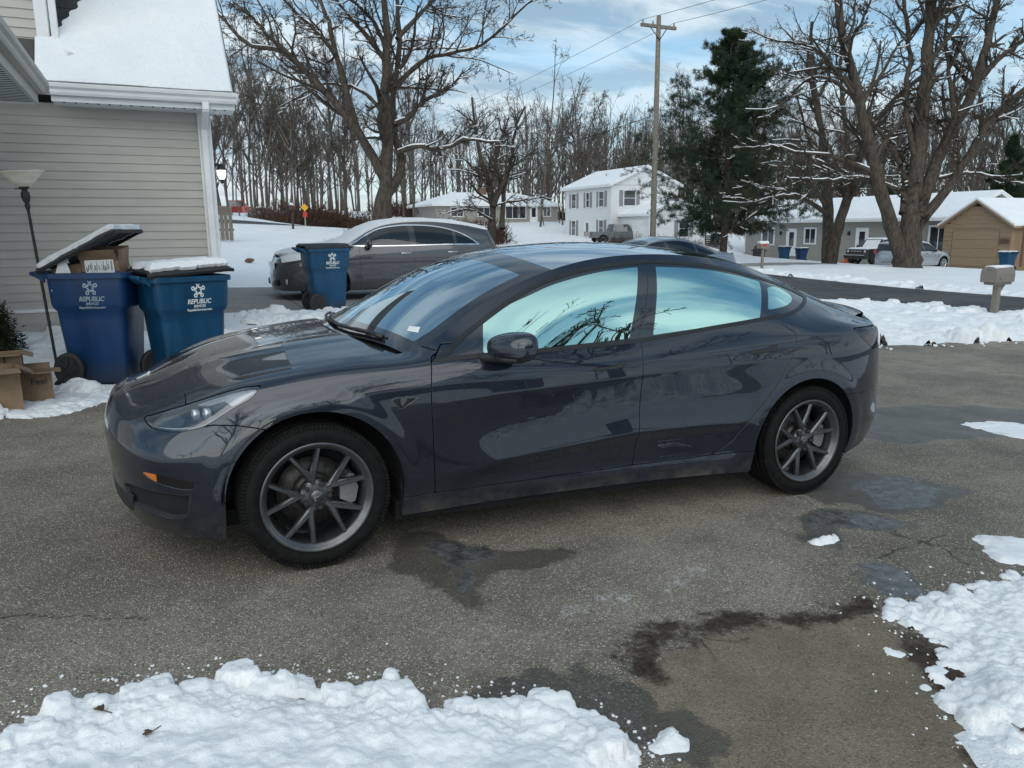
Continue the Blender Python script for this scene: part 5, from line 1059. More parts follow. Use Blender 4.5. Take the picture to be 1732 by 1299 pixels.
    for k in range(4):
        for j in range(4): MB().box((-2.566, 3.69+j*.71, .2+k*.55), (-2.555, 3.69+j*.71+.60, .2+k*.55+.43), .01).build('door_panel', 'white_paint', dr)
b = NB('lit_glass'); MATS['lit_glass'] = b.done(b.bsdf((.9, .88, .82), .3, emis=(1, .95, .86), estr=1.4))
left_house()

# ---- lettering -------------------------------------------------------------------------------------
def text_mesh(s, size, bold=0., shear=0., ext=.0015, align='CENTER'):
    c = bpy.data.curves.new('lettering', 'FONT'); c.body = s; c.size = size; c.extrude = ext; c.align_x = align; c.offset = bold; c.shear = shear; c.resolution_u = 3
    o = bpy.data.objects.new('lettering', c); COL.objects.link(o); bpy.context.view_layer.update(); dg = bpy.context.evaluated_depsgraph_get()
    me = bpy.data.meshes.new_from_object(o.evaluated_get(dg)); bpy.data.objects.remove(o); bpy.data.curves.remove(c); return me
def place_text(s, size, M, mat, parent, bold=0., shear=0., ext=.0015, name='lettering', align='CENTER'):
    me = text_mesh(s, size, bold, shear, ext, align); o = link(name, me, mat, parent); o.matrix_local = M; return o
def face_m(o, ex, ez):
    """matrix: local x -> ex, local y -> ez, facing ex x ez"""
    ex, ez = Vector(ex).normalized(), Vector(ez).normalized(); n = ex.cross(ez); M = Matrix.Identity(4)
    for i in range(3): M[i][0], M[i][1], M[i][2], M[i][3] = ex[i], ez[i], n[i], o[i]
    return M
def star_logo(k):
    """five looped arms round a star-shaped hole"""
    m = MB()
    for i in range(5):
        a = math.pi/2+i*2*math.pi/5; P = []
        for r, d in ((.30, -.62), (.52, -.40), (.62, -.16), (.86, -.28), (1.0, -.06), (.93, .17), (.70, .20), (.60, .02), (.40, .06), (.34, .30), (.50, .42)): P.append((k*r*math.cos(a-d), k*r*math.sin(a-d), 0))
        m.tube([tuple(p) for p in np.c_[smooth_poly(np.array(P)[:, :2], 3, False), np.zeros((len(P)-1)*3+1)]], k*.085, 4, True, False)
    m.V = [(x, y, z*.12) for x, y, z in m.V]; return m

# ---- wheeled refuse bins ---------------------------------------------------------------------------
def m_binplastic(name, col):
    b = NB(name); v = b.obj(); n = b.noise(b.map(v, (1, 1, .35)), 3.5, 6, .65); s = b.noise(b.map(v, (1, 1, .06)), 60, 4, .6)
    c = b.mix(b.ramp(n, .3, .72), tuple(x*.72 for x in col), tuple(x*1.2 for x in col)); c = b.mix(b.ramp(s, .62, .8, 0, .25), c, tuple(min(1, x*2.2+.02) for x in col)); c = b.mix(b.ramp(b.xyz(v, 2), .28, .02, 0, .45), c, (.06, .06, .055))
    return b.done(b.bsdf(c, b.ramp(n, .3, .7, .36, .52), 0, .45, b.bump(b.noise(v, 130, 4), .12, .002)))
MATS['bin_blue'] = m_binplastic('bin_blue', (.003, .036, .115)); MATS['bin_teal'] = m_binplastic('bin_teal', (.003, .056, .130)); plain('bin_lid', (.022, .024, .026), .5, 0, .2, 8, bump=.001, bscale=90)
plain('cardboard', (.215, .145, .090), .8, 0, .18, 7, bump=.0012, bscale=70); plain('cardboard_inside', (.26, .175, .105), .85, 0, .1, 9); plain('purple_tape', (.07, .035, .16), .4, 0, .1, 9); plain('dark_tape', (.03, .035, .04), .4, 0, .2, 9); plain('paper_white', (.70, .72, .74), .6, 0, .06, 14); plain('ink', (.025, .025, .028), .6, 0, .1, 9); plain('pale_blue_print', (.16, .36, .52), .5, 0, .15, 14)
def bin_cart(label, cat, loc, rz, mat='bin_blue', lid_open=0., group=None, logo=1, text=True, faded=False, simple=False, tilt_lid=0.):
    """x: length, hinge and wheels at -x; the printed side faces -y"""
    r = empty('refuse_bin', loc, rz); tag(r, label, cat, group); r.scale = (.86, .92, 1.04)
    def rr(hx, hy, c, n=5):
        P = []
        for sx, sy in ((1, 1), (-1, 1), (-1, -1), (1, -1)):
            a0 = {(1, 1): 0, (-1, 1): 1, (-1, -1): 2, (1, -1): 3}[(sx, sy)]*math.pi/2
            for k in range(n): a = a0+math.pi/2*k/(n-1); P.append((sx*(hx-c)+c*math.cos(a), sy*(hy-c)+c*math.sin(a)))
        return P
    secs = [(.0, .285, .255, .05, .0), (.02, .30, .27, .06, .0), (.60, .355, .305, .07, .0), (.69, .362, .312, .07, .0), (.72, .392, .338, .08, .0), (.755, .402, .345, .08, .0), (.97, .415, .352, .08, .0), (1.0, .417, .353, .08, .0)]
    V = []; n = 20
    for z, hx, hy, c, ox in secs: V += [(x+ox, y, z) for x, y in rr(hx, hy, c)]
    m = MB(); F = [(i*n+k, i*n+(k+1) % n, (i+1)*n+(k+1) % n, (i+1)*n+k) for i in range(len(secs)-1) for k in range(n)]+[tuple(range(n))[::-1]]
    m.add(V, F, True); V2 = [(x*.96, y*.96, 1.0) for x, y in rr(.417, .353, .08)]+[(x*.9, y*.9, .62) for x, y in rr(.36, .31, .08)]; m.add(V2, [(k, n+k, n+(k+1) % n, (k+1) % n) for k in range(n)]+[tuple(range(n, 2*n))]); m.build('tub', mat, r)
    m = MB(); P0, P1 = rr(.445, .378, .09), rr(.405, .342, .08); V = [(x, y, z) for (P, z) in ((P0, .985), (P0, 1.032), (P1, 1.036), (P1, .985)) for x, y in P]; m.add(V, [(i*n+k, i*n+(k+1) % n, ((i+1) % 4)*n+(k+1) % n, ((i+1) % 4)*n+k) for i in range(4) for k in range(n)], False); rim = m.build('rim', mat, r)
    m = MB()
    for y in (-.30, -.1, .1, .30): m.prism([(-.40, 1.02), (-.56, 1.01), (-.575, 1.045), (-.54, 1.06), (-.40, 1.035)] if False else [(-.43, .95), (-.52, 1.0), (-.565, 1.02), (-.565, 1.05), (-.43, 1.03)], y-.012, y+.012, 'y')
    m.tube([(-.55, -.33, 1.035), (-.55, .33, 1.035)], .017, 10); m.build('handle', mat, r)
    for y in (-.325, .325):
        w = MB(); o_ = -1 if y < 0 else 1; w.lathe([(.0, -.028), (.06, -.03), (.10, -.024), (.115, -.03), (.145, -.034), (.158, -.022), (.158, .022), (.145, .034), (0, .03)], 28, 'y', (-.275, y, .158)); wh = w.build('bin_wheel', 'black_plastic', r)
        if not simple:
            for k in range(8):
                a = k*math.pi/4; mm = MB().box((.03, -.006, -.009), (.125, .006, .009)); M = Matrix.Rotation(a, 4, 'Y'); M.translation = (-.275, y+o_*.034, .158); mm.xf(M); mm.build('spoke', 'black_plastic', wh)
    # lid: shallow domed pan hinged at -x
    lid = empty('lid'); lid.parent = r; lid.location = (-.47, 0, 1.04); lid.rotation_euler = (0, -lid_open, 0)
    nx, ny = 26, 18; X, Y = np.meshgrid(np.linspace(0, .93, nx), np.linspace(-.385, .385, ny), indexing='ij'); e = np.minimum(np.minimum(.93-X, .385-np.abs(Y)), X+.05); Z = .012+.058*sm(0, .09, e)
    top = grid_surf(np.dstack([X, Y, Z])); 
    if top.N[:, 2].mean() < 0: top = Surf(top.V, -top.N, top.T[:, ::-1])
    und = Surf(top.V-(0, 0, .007), -top.N, top.T[:, ::-1]); put_surf('lid_panel', top.flange(.03)+und, 'bin_lid', lid)
    # printing on the -y side
    pm = 'faded_print' if faded else 'white_print'; yb = -.3515
    if logo:
        sl = star_logo(.073); o = sl.build('logo', pm, r); o.matrix_local = face_m((.05, yb-.001, .905), (1, 0, 0), (0, .02, 1))
        if text:
            for s, sz, z, sh in (('REPUBLIC', .060, .782, .25), ('SERVICES', .032, .748, .25), ('RepublicServices.com', .031, .715, .0)):
                place_text(s, sz, face_m((.05, yb-.001+(.9-z)*.02, z), (1, 0, 0), (0, -.02, 1)), pm, r, .0012 if sz > .05 else .0005, sh)
    return r, lid
plain('faded_print', (.30, .36, .42), .55, 0, .2, 20)
def lid_snow(lid, seed, x0, x1, y0=-.37, y1=.37, h=.05):
    nx, ny = 60, 44; X, Y = np.meshgrid(np.linspace(x0, x1, nx), np.linspace(y0, y1, ny), indexing='ij'); e = np.minimum(np.minimum(X-x0, x1-X), np.minimum(Y-y0, y1-Y)); Z = .060+h*sm(-.01, .06, e)*(.5+.9*fbm(X*5, Y*5, 4, seed)); d = e+.06*(fbm(X*7, Y*7, 3, seed+2)-.62)
    s = grid_surf(np.dstack([X, Y, Z])); s = s if s.N[:, 2].mean() > 0 else Surf(s.V, -s.N, s.T[:, ::-1]); put_surf('snow_cover', s.clip(-d.ravel()), 'snow', lid, .05)
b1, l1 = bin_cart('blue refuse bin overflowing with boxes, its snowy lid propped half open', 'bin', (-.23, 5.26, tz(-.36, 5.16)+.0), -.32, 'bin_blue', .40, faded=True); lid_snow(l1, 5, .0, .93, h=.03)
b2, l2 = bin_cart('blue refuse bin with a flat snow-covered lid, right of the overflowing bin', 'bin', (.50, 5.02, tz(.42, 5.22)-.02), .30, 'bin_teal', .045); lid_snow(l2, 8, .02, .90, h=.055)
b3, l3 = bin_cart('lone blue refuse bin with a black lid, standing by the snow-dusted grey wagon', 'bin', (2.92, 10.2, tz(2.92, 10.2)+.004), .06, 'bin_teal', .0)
# contents of the overflowing bin
def carton(label, loc, size, rot, mat='cardboard', flaps=0., parent_kind='box', open_top=True, tape=None):
    r = empty('cardboard_box', loc); r.rotation_euler = rot; tag(r, label, 'box'); a, b_, c = size; t = .005
    m = MB(); m.box((-a/2, -b_/2, 0), (a/2, -b_/2+t, c)); m.box((-a/2, b_/2-t, 0), (a/2, b_/2, c)); m.box((-a/2, -b_/2+t, 0), (-a/2+t, b_/2-t, c)); m.box((a/2-t, -b_/2+t, 0), (a/2, b_/2-t, c)); m.box((-a/2+t, -b_/2+t, 0), (a/2-t, b_/2-t, t)); m.build('walls', mat, r)
    if open_top:
        for sx, sy, ln in ((0, -1, b_*.45), (0, 1, b_*.45), (-1, 0, a*.3), (1, 0, a*.3)):
            an = flaps+RNG.normal(0, .2); mm = MB(); w_ = a if sx == 0 else b_; mm.box((-w_/2+.004, 0, -.003), (w_/2-.004, ln, .003)); M = Matrix.Translation((sx*a/2, sy*b_/2, c))@Matrix.Rotation({(0, -1): math.pi, (0, 1): 0, (-1, 0): math.pi/2, (1, 0): -math.pi/2}[(sx, sy)], 4, 'Z')@Matrix.Rotation(an, 4, 'X'); mm.xf(M); mm.build('flap', mat, r)
    else: MB().box((-a/2+t, -b_/2+t, c-t), (a/2-t, b_/2-t, c)).build('flap', mat, r)
    if tape: MB().box((-.02, -b_/2-.0015, .0), (.02, -b_/2-.0002, c)).build('tape', tape, r)
    return r
Z1 = tz(-.36, 5.16)
c1 = carton('open brown carton with purple tape and shipping label in the overflowing bin', (-.14, 5.20, Z1+.85), (.34, .28, .34), (.06, -.03, -.3), flaps=1.2, tape=None)
m = MB(); m.box((-.17, -.1525, .22), (.17, -.1505, .245)); m.build('tape', 'purple_tape', c1)
MB().box((-.182, -.12, .10), (-.1805, -.02, .34)).build('tape', 'purple_tape', c1)
lb = MB().box((-.13, -.1535, .225), (.13, -.1515, .35)).build('shipping_label', 'paper_white', c1)
for k in range(26):
    x = -.12+k*.0093; hgt = RNG.choice([.03, .05, .09]); z = .235+RNG.random()*.03; MB().box((x, -.1542, z), (x+RNG.choice([.002, .004, .006]), -.1537, min(.345, z+hgt))).build('print_bar', 'ink', lb)
c2 = carton('closed brown carton with a dark tape band in the overflowing bin', (-.40, 5.30, Z1+.90), (.32, .26, .26), (.1, -.18, -.1), flaps=.3, open_top=False)
MB().box((-.155, -.1325, .08), (.155, -.1305, .16)).build('tape', 'dark_tape', c2)
m = MB(); m.prism([(-.10, 0), (.13, 0), (.02, .27), (-.05, .27)], -.1, .12, 'y'); m.prism([(-.07, .27), (.04, .27), (.03, .31), (-.06, .31)], -.08, .1, 'y'); f_ = m.build('foam_block', 'paper_white'); f_.location = (-.53, 5.16, Z1+.90); f_.rotation_euler = (0, .12, .1); tag(f_, 'white foam packing block sticking out at the left of the overflowing bin', 'foam')
# floor lamp left outdoors
def torchiere():
    r = empty('floor_lamp', (-.655, 5.18, tz(-.73, 5.4)-.02)); tag(r, 'black torchiere floor lamp with a frosted bowl shade, leaning beside the bins', 'lamp'); r.rotation_euler = (.03, -.045, 0)
    m = MB(); m.lathe([(0, 0), (.14, 0), (.14, .015), (.05, .035), (.02, .06)], 28, 'z'); m.build('base', 'black_plastic', r)
    m = MB(); m.lathe([(.013, .05), (.0135, 1.1), (.0125, 1.66), (.02, 1.68), (.024, 1.70), (.018, 1.72), (.03, 1.745), (.038, 1.78), (.036, 1.815), (.022, 1.835), (.03, 1.85), (.045, 1.858), (.04, 1.87), (0, 1.87)], 20, 'z'); m.build('pole', 'black_plastic', r)
    m = MB(); m.lathe([(.03, 1.865), (.06, 1.875), (.10, 1.91), (.135, 1.955), (.16, 1.985), (.187, 2.0), (.19, 2.006), (.185, 2.008), (.158, 1.994), (.13, 1.962), (.095, 1.92), (.055, 1.885), (0, 1.878)], 44, 'z'); m.build('shade', 'frosted_shade', r)
    m = MB(); m.tube([(-.02, 0, 1.85), (-.06, -.01, 1.852), (-.075, -.01, 1.85)], .004, 6); m.build('switch', 'black_plastic', r)
plain('frosted_shade', (.74, .69, .58), .35, 0, .12, 12); torchiere()
# cartons at the lower left
def flat_carton(label, loc, size, rz, snow=False, txt=None):
    r = carton(label, loc, size, (0, 0, rz), flaps=RNG.uniform(-.1, .25), open_top=not snow)
    return r
zc = tz(-1, 4)
k1 = flat_carton('tall brown open-topped carton at the lower left with snow in front', (-1.02, 4.02, zc), (.40, .34, .36), .25)
k2 = flat_carton('brown carton with printed sides standing behind the tall open carton', (-.98, 4.42, zc+.02), (.30, .26, .40), .1); MB().box((-.03, -.1318, .30), (-.02, -.1305, .40)).build('print_mark', 'ink', k2); MB().box((.02, -.1318, .28), (.035, -.1305, .39)).build('print_mark', 'ink', k2)
k3 = flat_carton('low brown carton printed Feel, beside the tall open carton', (-.74, 4.36, zc), (.24, .22, .26), .12); place_text('Feel', .075, face_m((.02, -.1115, .16), (1, 0, 0), (0, 0, 1)), 'ink', k3, .001)
k4 = carton('small brown box with a pale blue printed face at the left edge', (-1.25, 4.3, zc+.22), (.22, .2, .24), (0, 0, .1), open_top=False); MB().box((-.08, -.1020, .05), (.1, -.1005, .2)).build('print_panel', 'pale_blue_print', k4)
m = MB(); m.box((-.5, -.16, 0), (.0, .1, .16), .05); 
snow_bank('snow piled against the tall open carton at the left edge', [(-1.5, 3.7), (-1.02, 3.62), (-.90, 3.78), (-.95, 3.92), (-1.5, 3.95)], .17, .012, 61, 8, (.03, .05), .08, 'snow', .03, 6.)
plain('window_dark', (.025, .03, .035), .08, 0, .2, 3, coat=1.0)
# ---- the other vehicles ------------------------------------------------------------------------------
MATS['suv_paint'] = m_paint('suv_paint', (.075, .077, .086), dirt=.3, flake=.4); MATS['silver_paint'] = m_paint('silver_paint', (.42, .45, .48), dirt=.25, flake=.6); MATS['bluegrey_paint'] = m_paint('bluegrey_paint', (.16, .20, .25), dirt=.2, flake=.5)
MATS['black_paint'] = m_paint('black_paint', (.015, .016, .018), flake=.1); MATS['red_paint'] = m_paint('red_paint', (.24, .012, .014), flake=.1); MATS['pickup_paint'] = m_paint('pickup_paint', (.13, .135, .14), dirt=.4, flake=.4)
MATS['tinted_glass'] = m_glass('tinted_glass', (.8, .88, .92), (.03, .035, .04), .03, .1); MATS['clear_glass'] = m_glass('clear_glass', (.9, .95, 1), (.30, .34, .34), .04, .5)
plain('alloy_bright', (.50, .51, .52), .3, .8, .1, 12); plain('orange_plastic', (.62, .12, .02), .45, 0, .15, 9)
def gcar(name, label, loc, heading, L, hw, zb, belt, T, prof, hubs, R, paint, dlo, glass, doors, sill, handles=(), lamps=(), tails=(), snow=None, NU=150, NV=56, trim='chrome', alloy='alloy_bright', mirror=None, nose=(0, .03, .12, .27), tailw=(0, .02, .07, .16), group=None, extra=None, glassmat='tinted_glass', frontglass=None, ws=None, rearglass=None, cut=None):
    """car built from lofted flanks and a crowned top; nose at x=0, heading = direction of the nose (rotation of -x)"""
    root = empty(name, loc, heading); tag(root, label, 'car', group); c = hw
    Tx, Tl, Tz_ = np.array(T, float).T; bx, bz = np.array(belt, float).T
    fr = [0, .16, .34, .53, .72, .87, 1.0]; off = [.065, .03, .014, .004, .0, .010, .045]; rows = []
    def sect(x, hwx, tx, tl, tzz, bzz, xs=None):
        zs = [zb+(bzz-zb)*f for f in fr]; ls = [hwx-o for o in off]; P = [(x if xs is None else x+xs[i], ls[i], zs[i]) for i in range(7)]
        a, b = np.array(P[6]), np.array([tx, tl, tzz]); mid = (a+b)/2; mid[1] += .022; mid[2] += .006; return P+[tuple(mid), tuple(b)]
    bul = [.05, .015, .0, .0, .012, .03, .06]
    for f, nx in zip((0., .42, .72, .90), nose):
        t = np.interp(f, [0, 1], [0, 1]); tl = f*.80*hw; tx = .10+nx*1.15; tzz = np.interp(tx, Tx, Tz_); lat = f*hw*.965
        P = sect(nx, lat, tx, tl, tzz, tzz-.07, bul); P = [(p[0], max(p[1], 0) if f else 0., p[2]) for p in P]; rows.append(P)
    hwf = lambda x: hw*np.interp(x, [.3, .6, .95, L-1.1, L-.5, L-.15], [.925, .965, .985, .99, .965, .90])
    for x in [.48, .70, .95, 1.2, 1.45, 1.7, 2.0, 2.35, 2.7, 3.05, 3.4, 3.7, 4.0, 4.25, 4.45]:
        x = x*L/4.8; tzz = np.interp(x, Tx, Tz_); bzz = min(np.interp(x, bx, bz), tzz-.03); rows.append(sect(x, hwf(x), x, np.interp(x, Tx, Tl), tzz, bzz))
    tend = Tx[-1]; tze = Tz_[-1]; be = bz[-1]
    for f, nx in zip((.90, .72, .42, 0.), tailw[::-1]):
        lat = f*hw*.955; xb = L-nx; zs = [zb+.06+(be-zb-.06)*q for q in fr]; bl = [-.07, -.015, 0, -.005, -.03, -.06, -.09]; tx = tend-nx*.3; tl = f*Tl[-1]
        P = [(xb+bl[i], max(lat-off[i]*(f > 0), 0), zs[i]) for i in range(7)]; a, b = np.array(P[6]), np.array([tx, tl, tze+.012*(1-f)]); mid = (a+b)/2; mid[0] += .02; rows.append(P+[tuple(mid), tuple(b)])
    C = np.array(rows); C[..., 1] = c-C[..., 1]; du = np.linalg.norm(np.diff(C, axis=0), axis=2)[:, 1:6].mean(1); uk = np.r_[0, np.cumsum(np.maximum(du, .02))]; dv = np.linalg.norm(np.diff(C, axis=1), axis=2)[6:16].mean(0); vk = np.r_[0, np.cumsum(dv)]
    A = nspline(uk, C, np.linspace(0, uk[-1], NU)); G = nspline(vk, A.transpose(1, 0, 2), np.linspace(0, vk[-1], NV)).transpose(1, 0, 2)
    for hx in hubs: r = np.hypot(G[..., 0]-hx, G[..., 2]-R); G[..., 1] -= .018*sm(R+.16, R+.07, r)
    side = grid_surf(G); Te = A[:, 8]
    def put(nm, s, mat, fl=None, par=None, both=True):
        if not len(s.T): return None
        res = []
        for k in ((0, 1) if both else (0,)):
            q = s if k == 0 else s.mirror(c); q = q.flange(fl) if fl else q; res.append(link(nm, mesh_np(nm, q.V-(0, c, 0), q.T, True, q.N), mat, par[k] if isinstance(par, list) else (par or root)))
        return res
    XZ = lambda V: V[:, [0, 2]]; arch = lambda V: np.minimum.reduce([np.hypot(V[:, 0]-h, np.maximum(V[:, 2]-R, 0))-R-.065 for h in hubs])
    dl = smooth_poly(dlo, 4); body = side.clip(lambda V: -arch(V)).clip(lambda V: .001-poly_sdf(dl, XZ(V)))
    lampd = lambda V: np.minimum.reduce([poly_sdf(np.array(q), XZ(V)) for q in list(lamps)+list(tails)]) if lamps or tails else np.full(len(V), 9.)
    body = body.clip(lambda V: .001-lampd(V))
    xs = doors; cuts = [-9]+list(xs)+[99]
    for a, b in zip(cuts, cuts[1:]):
        p = body.clip(lambda V: (a+.003 if a > 0 else a)-V[:, 0]).clip(lambda V: V[:, 0]-(b-.003 if b < 90 else b))
        if 0 < a and b < 90:
            put('rocker_panel', p.clip(lambda V: V[:, 2]-sill+.003), paint, .02); p = p.clip(lambda V: sill+.003-V[:, 2]); put('door', p, paint, .015)
        else: put('fender' if a < 0 else 'quarter_panel', p, paint, .015)
    put('inner_shell', side.clip(lambda V: .03-arch(V)).clip(lambda V: .03-poly_sdf(dl, XZ(V))).off(-.02), 'black_void')
    put('window_trim', side.clip(lambda V: poly_sdf(dl, XZ(V))).clip(lambda V: -poly_sdf(dl, XZ(V))-.020).off(.003), trim, .012)
    inner = side.clip(lambda V: poly_sdf(dl, XZ(V))+.020); gl = [(g0, g1) for g0, g1 in glass]
    cutx = [-9]+[q for g in glass for q in g]+[99]; rest = [inner.clip(lambda V: a_-V[:, 0]).clip(lambda V: V[:, 0]-b_) for a_, b_ in zip(cutx[::2], cutx[1::2])]
    for g0, g1 in gl:
        put('window', inner.clip(lambda V: g0-V[:, 0]).clip(lambda V: V[:, 0]-g1).off(-.003), glassmat if g0 > glass[0][0] or frontglass is None else frontglass)
    for rs_ in rest: put('pillar_cover', rs_, 'gloss_black', .01)
    for q in lamps: put('headlamp', side.clip(lambda V: poly_sdf(np.array(q), XZ(V))), 'lamp_glass', .02); put('lamp_housing', side.clip(lambda V: poly_sdf(np.array(q), XZ(V))).off(-.03), 'lamp_silver')
    for q in tails: put('tail_lamp', side.clip(lambda V: poly_sdf(np.array(q), XZ(V))), 'red_lens', .02)
    for (x0, x1, z) in handles:
        for k in (0, 1):
            i = np.hypot(side.V[:, 0]-(x0+x1)/2, side.V[:, 2]-z).argmin(); y = side.V[i, 1]-c-.018; m = MB(); m.tube([(x0, y+.012, z), (x0+.03, y, z+.004), (x1-.03, y, z+.004), (x1, y+.012, z)], .012, 8)
            if k: m.V = [(a, -b_, d) for a, b_, d in m.V]; m.F = [f[::-1] for f in m.F]
            m.build('handle', trim, root)
    # top skin
    px_, pz_ = np.array(prof).T; w = np.sin(np.linspace(-1, 1, 46)*math.pi/2); zc = np.interp(Te[:, 0], px_, pz_); lt = c-Te[:, 1]; H = np.zeros((len(Te), 46, 3)); H[..., 0] = Te[:, 0, None]; H[..., 1] = c-lt[:, None]*w; H[..., 2] = Te[:, 2, None]+np.maximum(zc-Te[:, 2], .0)[:, None]*(1-np.abs(w)**2.3)
    top = grid_surf(H); top = top if top.N[:, 2].mean() > 0 else Surf(top.V, -top.N, top.T[:, ::-1]); k = np.argsort(Te[:, 0]); latT = lambda x: np.interp(x, Te[k, 0], lt[k]); lat = lambda V: np.abs(V[:, 1]-c)
    isw = lambda V: np.maximum.reduce([ws[0]-V[:, 0], V[:, 0]-ws[1], lat(V)-latT(V[:, 0])+.05]); isr = lambda V: np.maximum.reduce([rearglass[0]-V[:, 0], V[:, 0]-rearglass[1], lat(V)-latT(V[:, 0])+.05]) if rearglass else np.full(len(V), 9.)
    put('hood', top.clip(lambda V: V[:, 0]-ws[0]+.04), paint, .015, both=False)
    put('roof', top.clip(lambda V: ws[0]-.034-V[:, 0]).clip(lambda V: -isw(V)).clip(lambda V: -isr(V)), paint, .015, both=False)
    put('windshield', top.clip(isw), frontglass or glassmat, both=False)
    if rearglass: put('rear_glass', top.clip(isr), glassmat, both=False)
    if snow:
        for (a, b, h, sd) in snow:
            s = top.clip(lambda V: a-V[:, 0]).clip(lambda V: V[:, 0]-b).clip(lambda V: lat(V)-latT(V[:, 0])+.012+.03*(fbm(V[:, 0]*5, V[:, 1]*5, 3, sd)-.5)); n = h*(.6+.8*fbm(s.V[:, 0]*3, s.V[:, 1]*3, 3, sd)); put('snow_cover', Surf(s.V+np.c_[0*n, 0*n, n], s.N, s.T), 'snow', h+.02, both=False)
    if snow and snow[0][0] < .5:
        s = side.clip(lambda V: V[:, 0]-snow[0][1]).clip(lambda V: np.interp(V[:, 0], Tx, Tz_)-.075-.05*fbm(V[:, 0]*6, V[:, 1]*6, 3, 2)-V[:, 2]).clip(lambda V: .16-V[:, 0]); put('snow_cover', s.off(.022), 'snow', .03)
    for hx in hubs:
        for k in (0, 1): wheel(root, hx, -hw+.13 if k == 0 else hw-.13, R, R, R*.70, .235, -1 if k == 0 else 1, False, alloy=alloy, disc=False)
        for k in (0, 1):
            m = MB(); m.lathe([(0, (hw-.36)*(-1 if k == 0 else 1)), (R+.07, (hw-.36)*(-1 if k == 0 else 1)), (R+.07, (hw-.06)*(-1 if k == 0 else 1))], 28, 'y', (hx, 0, R+.01)); m.V = [(a, b_, max(d, .2)) for a, b_, d in m.V]; m.build('wheel_well', 'black_void', root)
    MB().box((.5, -hw+.15, zb-.02), (L-.4, hw-.15, zb+.12)).build('underbody', 'black_void', root)
    if mirror:
        for k in (0, 1):
            m = MB(); s_ = -1 if k == 0 else 1; n1, n2 = 18, 12
            V = [(mirror[0]+(.06*math.cos(p)), s_*(hw+.045)+.115*math.sin(p)*math.cos(q)*.9, mirror[1]+.085*math.sin(p)*math.sin(q)) for q in np.linspace(0, 2*math.pi, n1, endpoint=False) for p in np.linspace(0, math.pi, n2)]
            m.add(V, [(i*n2+j, ((i+1) % n1)*n2+j, ((i+1) % n1)*n2+j+1, i*n2+j+1) for i in range(n1) for j in range(n2-1)], True); m.box((mirror[0]-.02, s_*(hw-.09)-.06, mirror[1]-.10), (mirror[0]+.04, s_*(hw-.0)+.03, mirror[1]-.055)); m.build('door_mirror', 'gloss_black', root)
    if extra: extra(root, c)
    return root
# grey wagon with snow on it, next door
def wagon_extra(r, c):
    m = MB(); m.box((.035, -.42, .66), (.07, .42, .78), .01)
    for z in (.70, .735): m.box((.02, -.4, z), (.034, .4, z+.012))
    m.build('grille', 'gloss_black', r); MB().box((.02, -.55, .33), (.06, .55, .45), .01).build('lower_grille', 'black_plastic', r)
    for s in (-1, 1): m = MB(); m.lathe([(0, -.01), (.05, -.01), (.06, .02)], 16, 'x', (.19, s*.73, .42)); m.build('fog_lamp', 'lamp_silver', r)
    for y in (-.36, .36):
        m = MB(); m.box((2.25, y-.23, .5), (2.7, y+.23, .68), .05); m.box((2.62, y-.22, .6), (2.78, y+.22, 1.15), .05); m.box((2.66, y-.11, 1.17), (2.77, y+.11, 1.36), .04); m.build('seat', 'seat_black', r)
gcar('station_wagon', 'dark grey wagon with snow over its hood, windshield and roof on the neighbouring driveway', (2.34, 11.9+.95, tz(4.7, 12.4)), 0., 4.80, .95, .24,
     [(.4, .86), (1.2, .98), (1.6, 1.06), (2.5, 1.075), (3.5, 1.09), (4.2, 1.08), (4.7, 1.05)],
     [(.08, .3, .86), (.25, .60, .90), (.5, .70, .945), (.9, .76, 1.0), (1.3, .77, 1.06), (1.5, .745, 1.16), (1.8, .69, 1.34), (2.1, .645, 1.47), (2.5, .615, 1.535), (3.0, .605, 1.55), (3.5, .61, 1.53), (4.0, .62, 1.46), (4.4, .63, 1.38), (4.52, .63, 1.35)],
     [(.06, .86), (.4, .96), (.8, 1.03), (1.15, 1.08), (1.4, 1.20), (1.8, 1.43), (2.1, 1.54), (2.6, 1.60), (3.2, 1.605), (3.8, 1.56), (4.3, 1.47), (4.52, 1.42)],
     (.96, 3.735), .365, 'suv_paint', [(1.47, 1.085), (1.60, 1.20), (1.76, 1.295), (2.06, 1.425), (2.45, 1.485), (2.78, 1.495), (3.18, 1.475), (3.58, 1.40), (3.9, 1.27), (4.16, 1.09), (4.14, 1.075), (3.4, 1.08), (2.5, 1.07)],
     [(1.62, 2.66), (2.78, 3.60), (3.66, 4.14)], (1.60, 2.72, 3.78), .36, [(2.42, 2.66, .925), (3.42, 3.66, .93)], [[(.10, .86), (.30, .90), (.55, .93), (.62, .955), (.42, .80), (.22, .74)]], [[(4.50, 1.0), (4.9, 1.02), (4.9, .86), (4.62, .86)]],
     snow=[(.10, 1.30, .075, 3), (1.2, 2.08, .045, 4), (2.0, 4.5, .038, 5)], mirror=(1.78, 1.12), extra=wagon_extra, ws=(1.28, 2.08), frontglass='clear_glass', NU=200, NV=80)
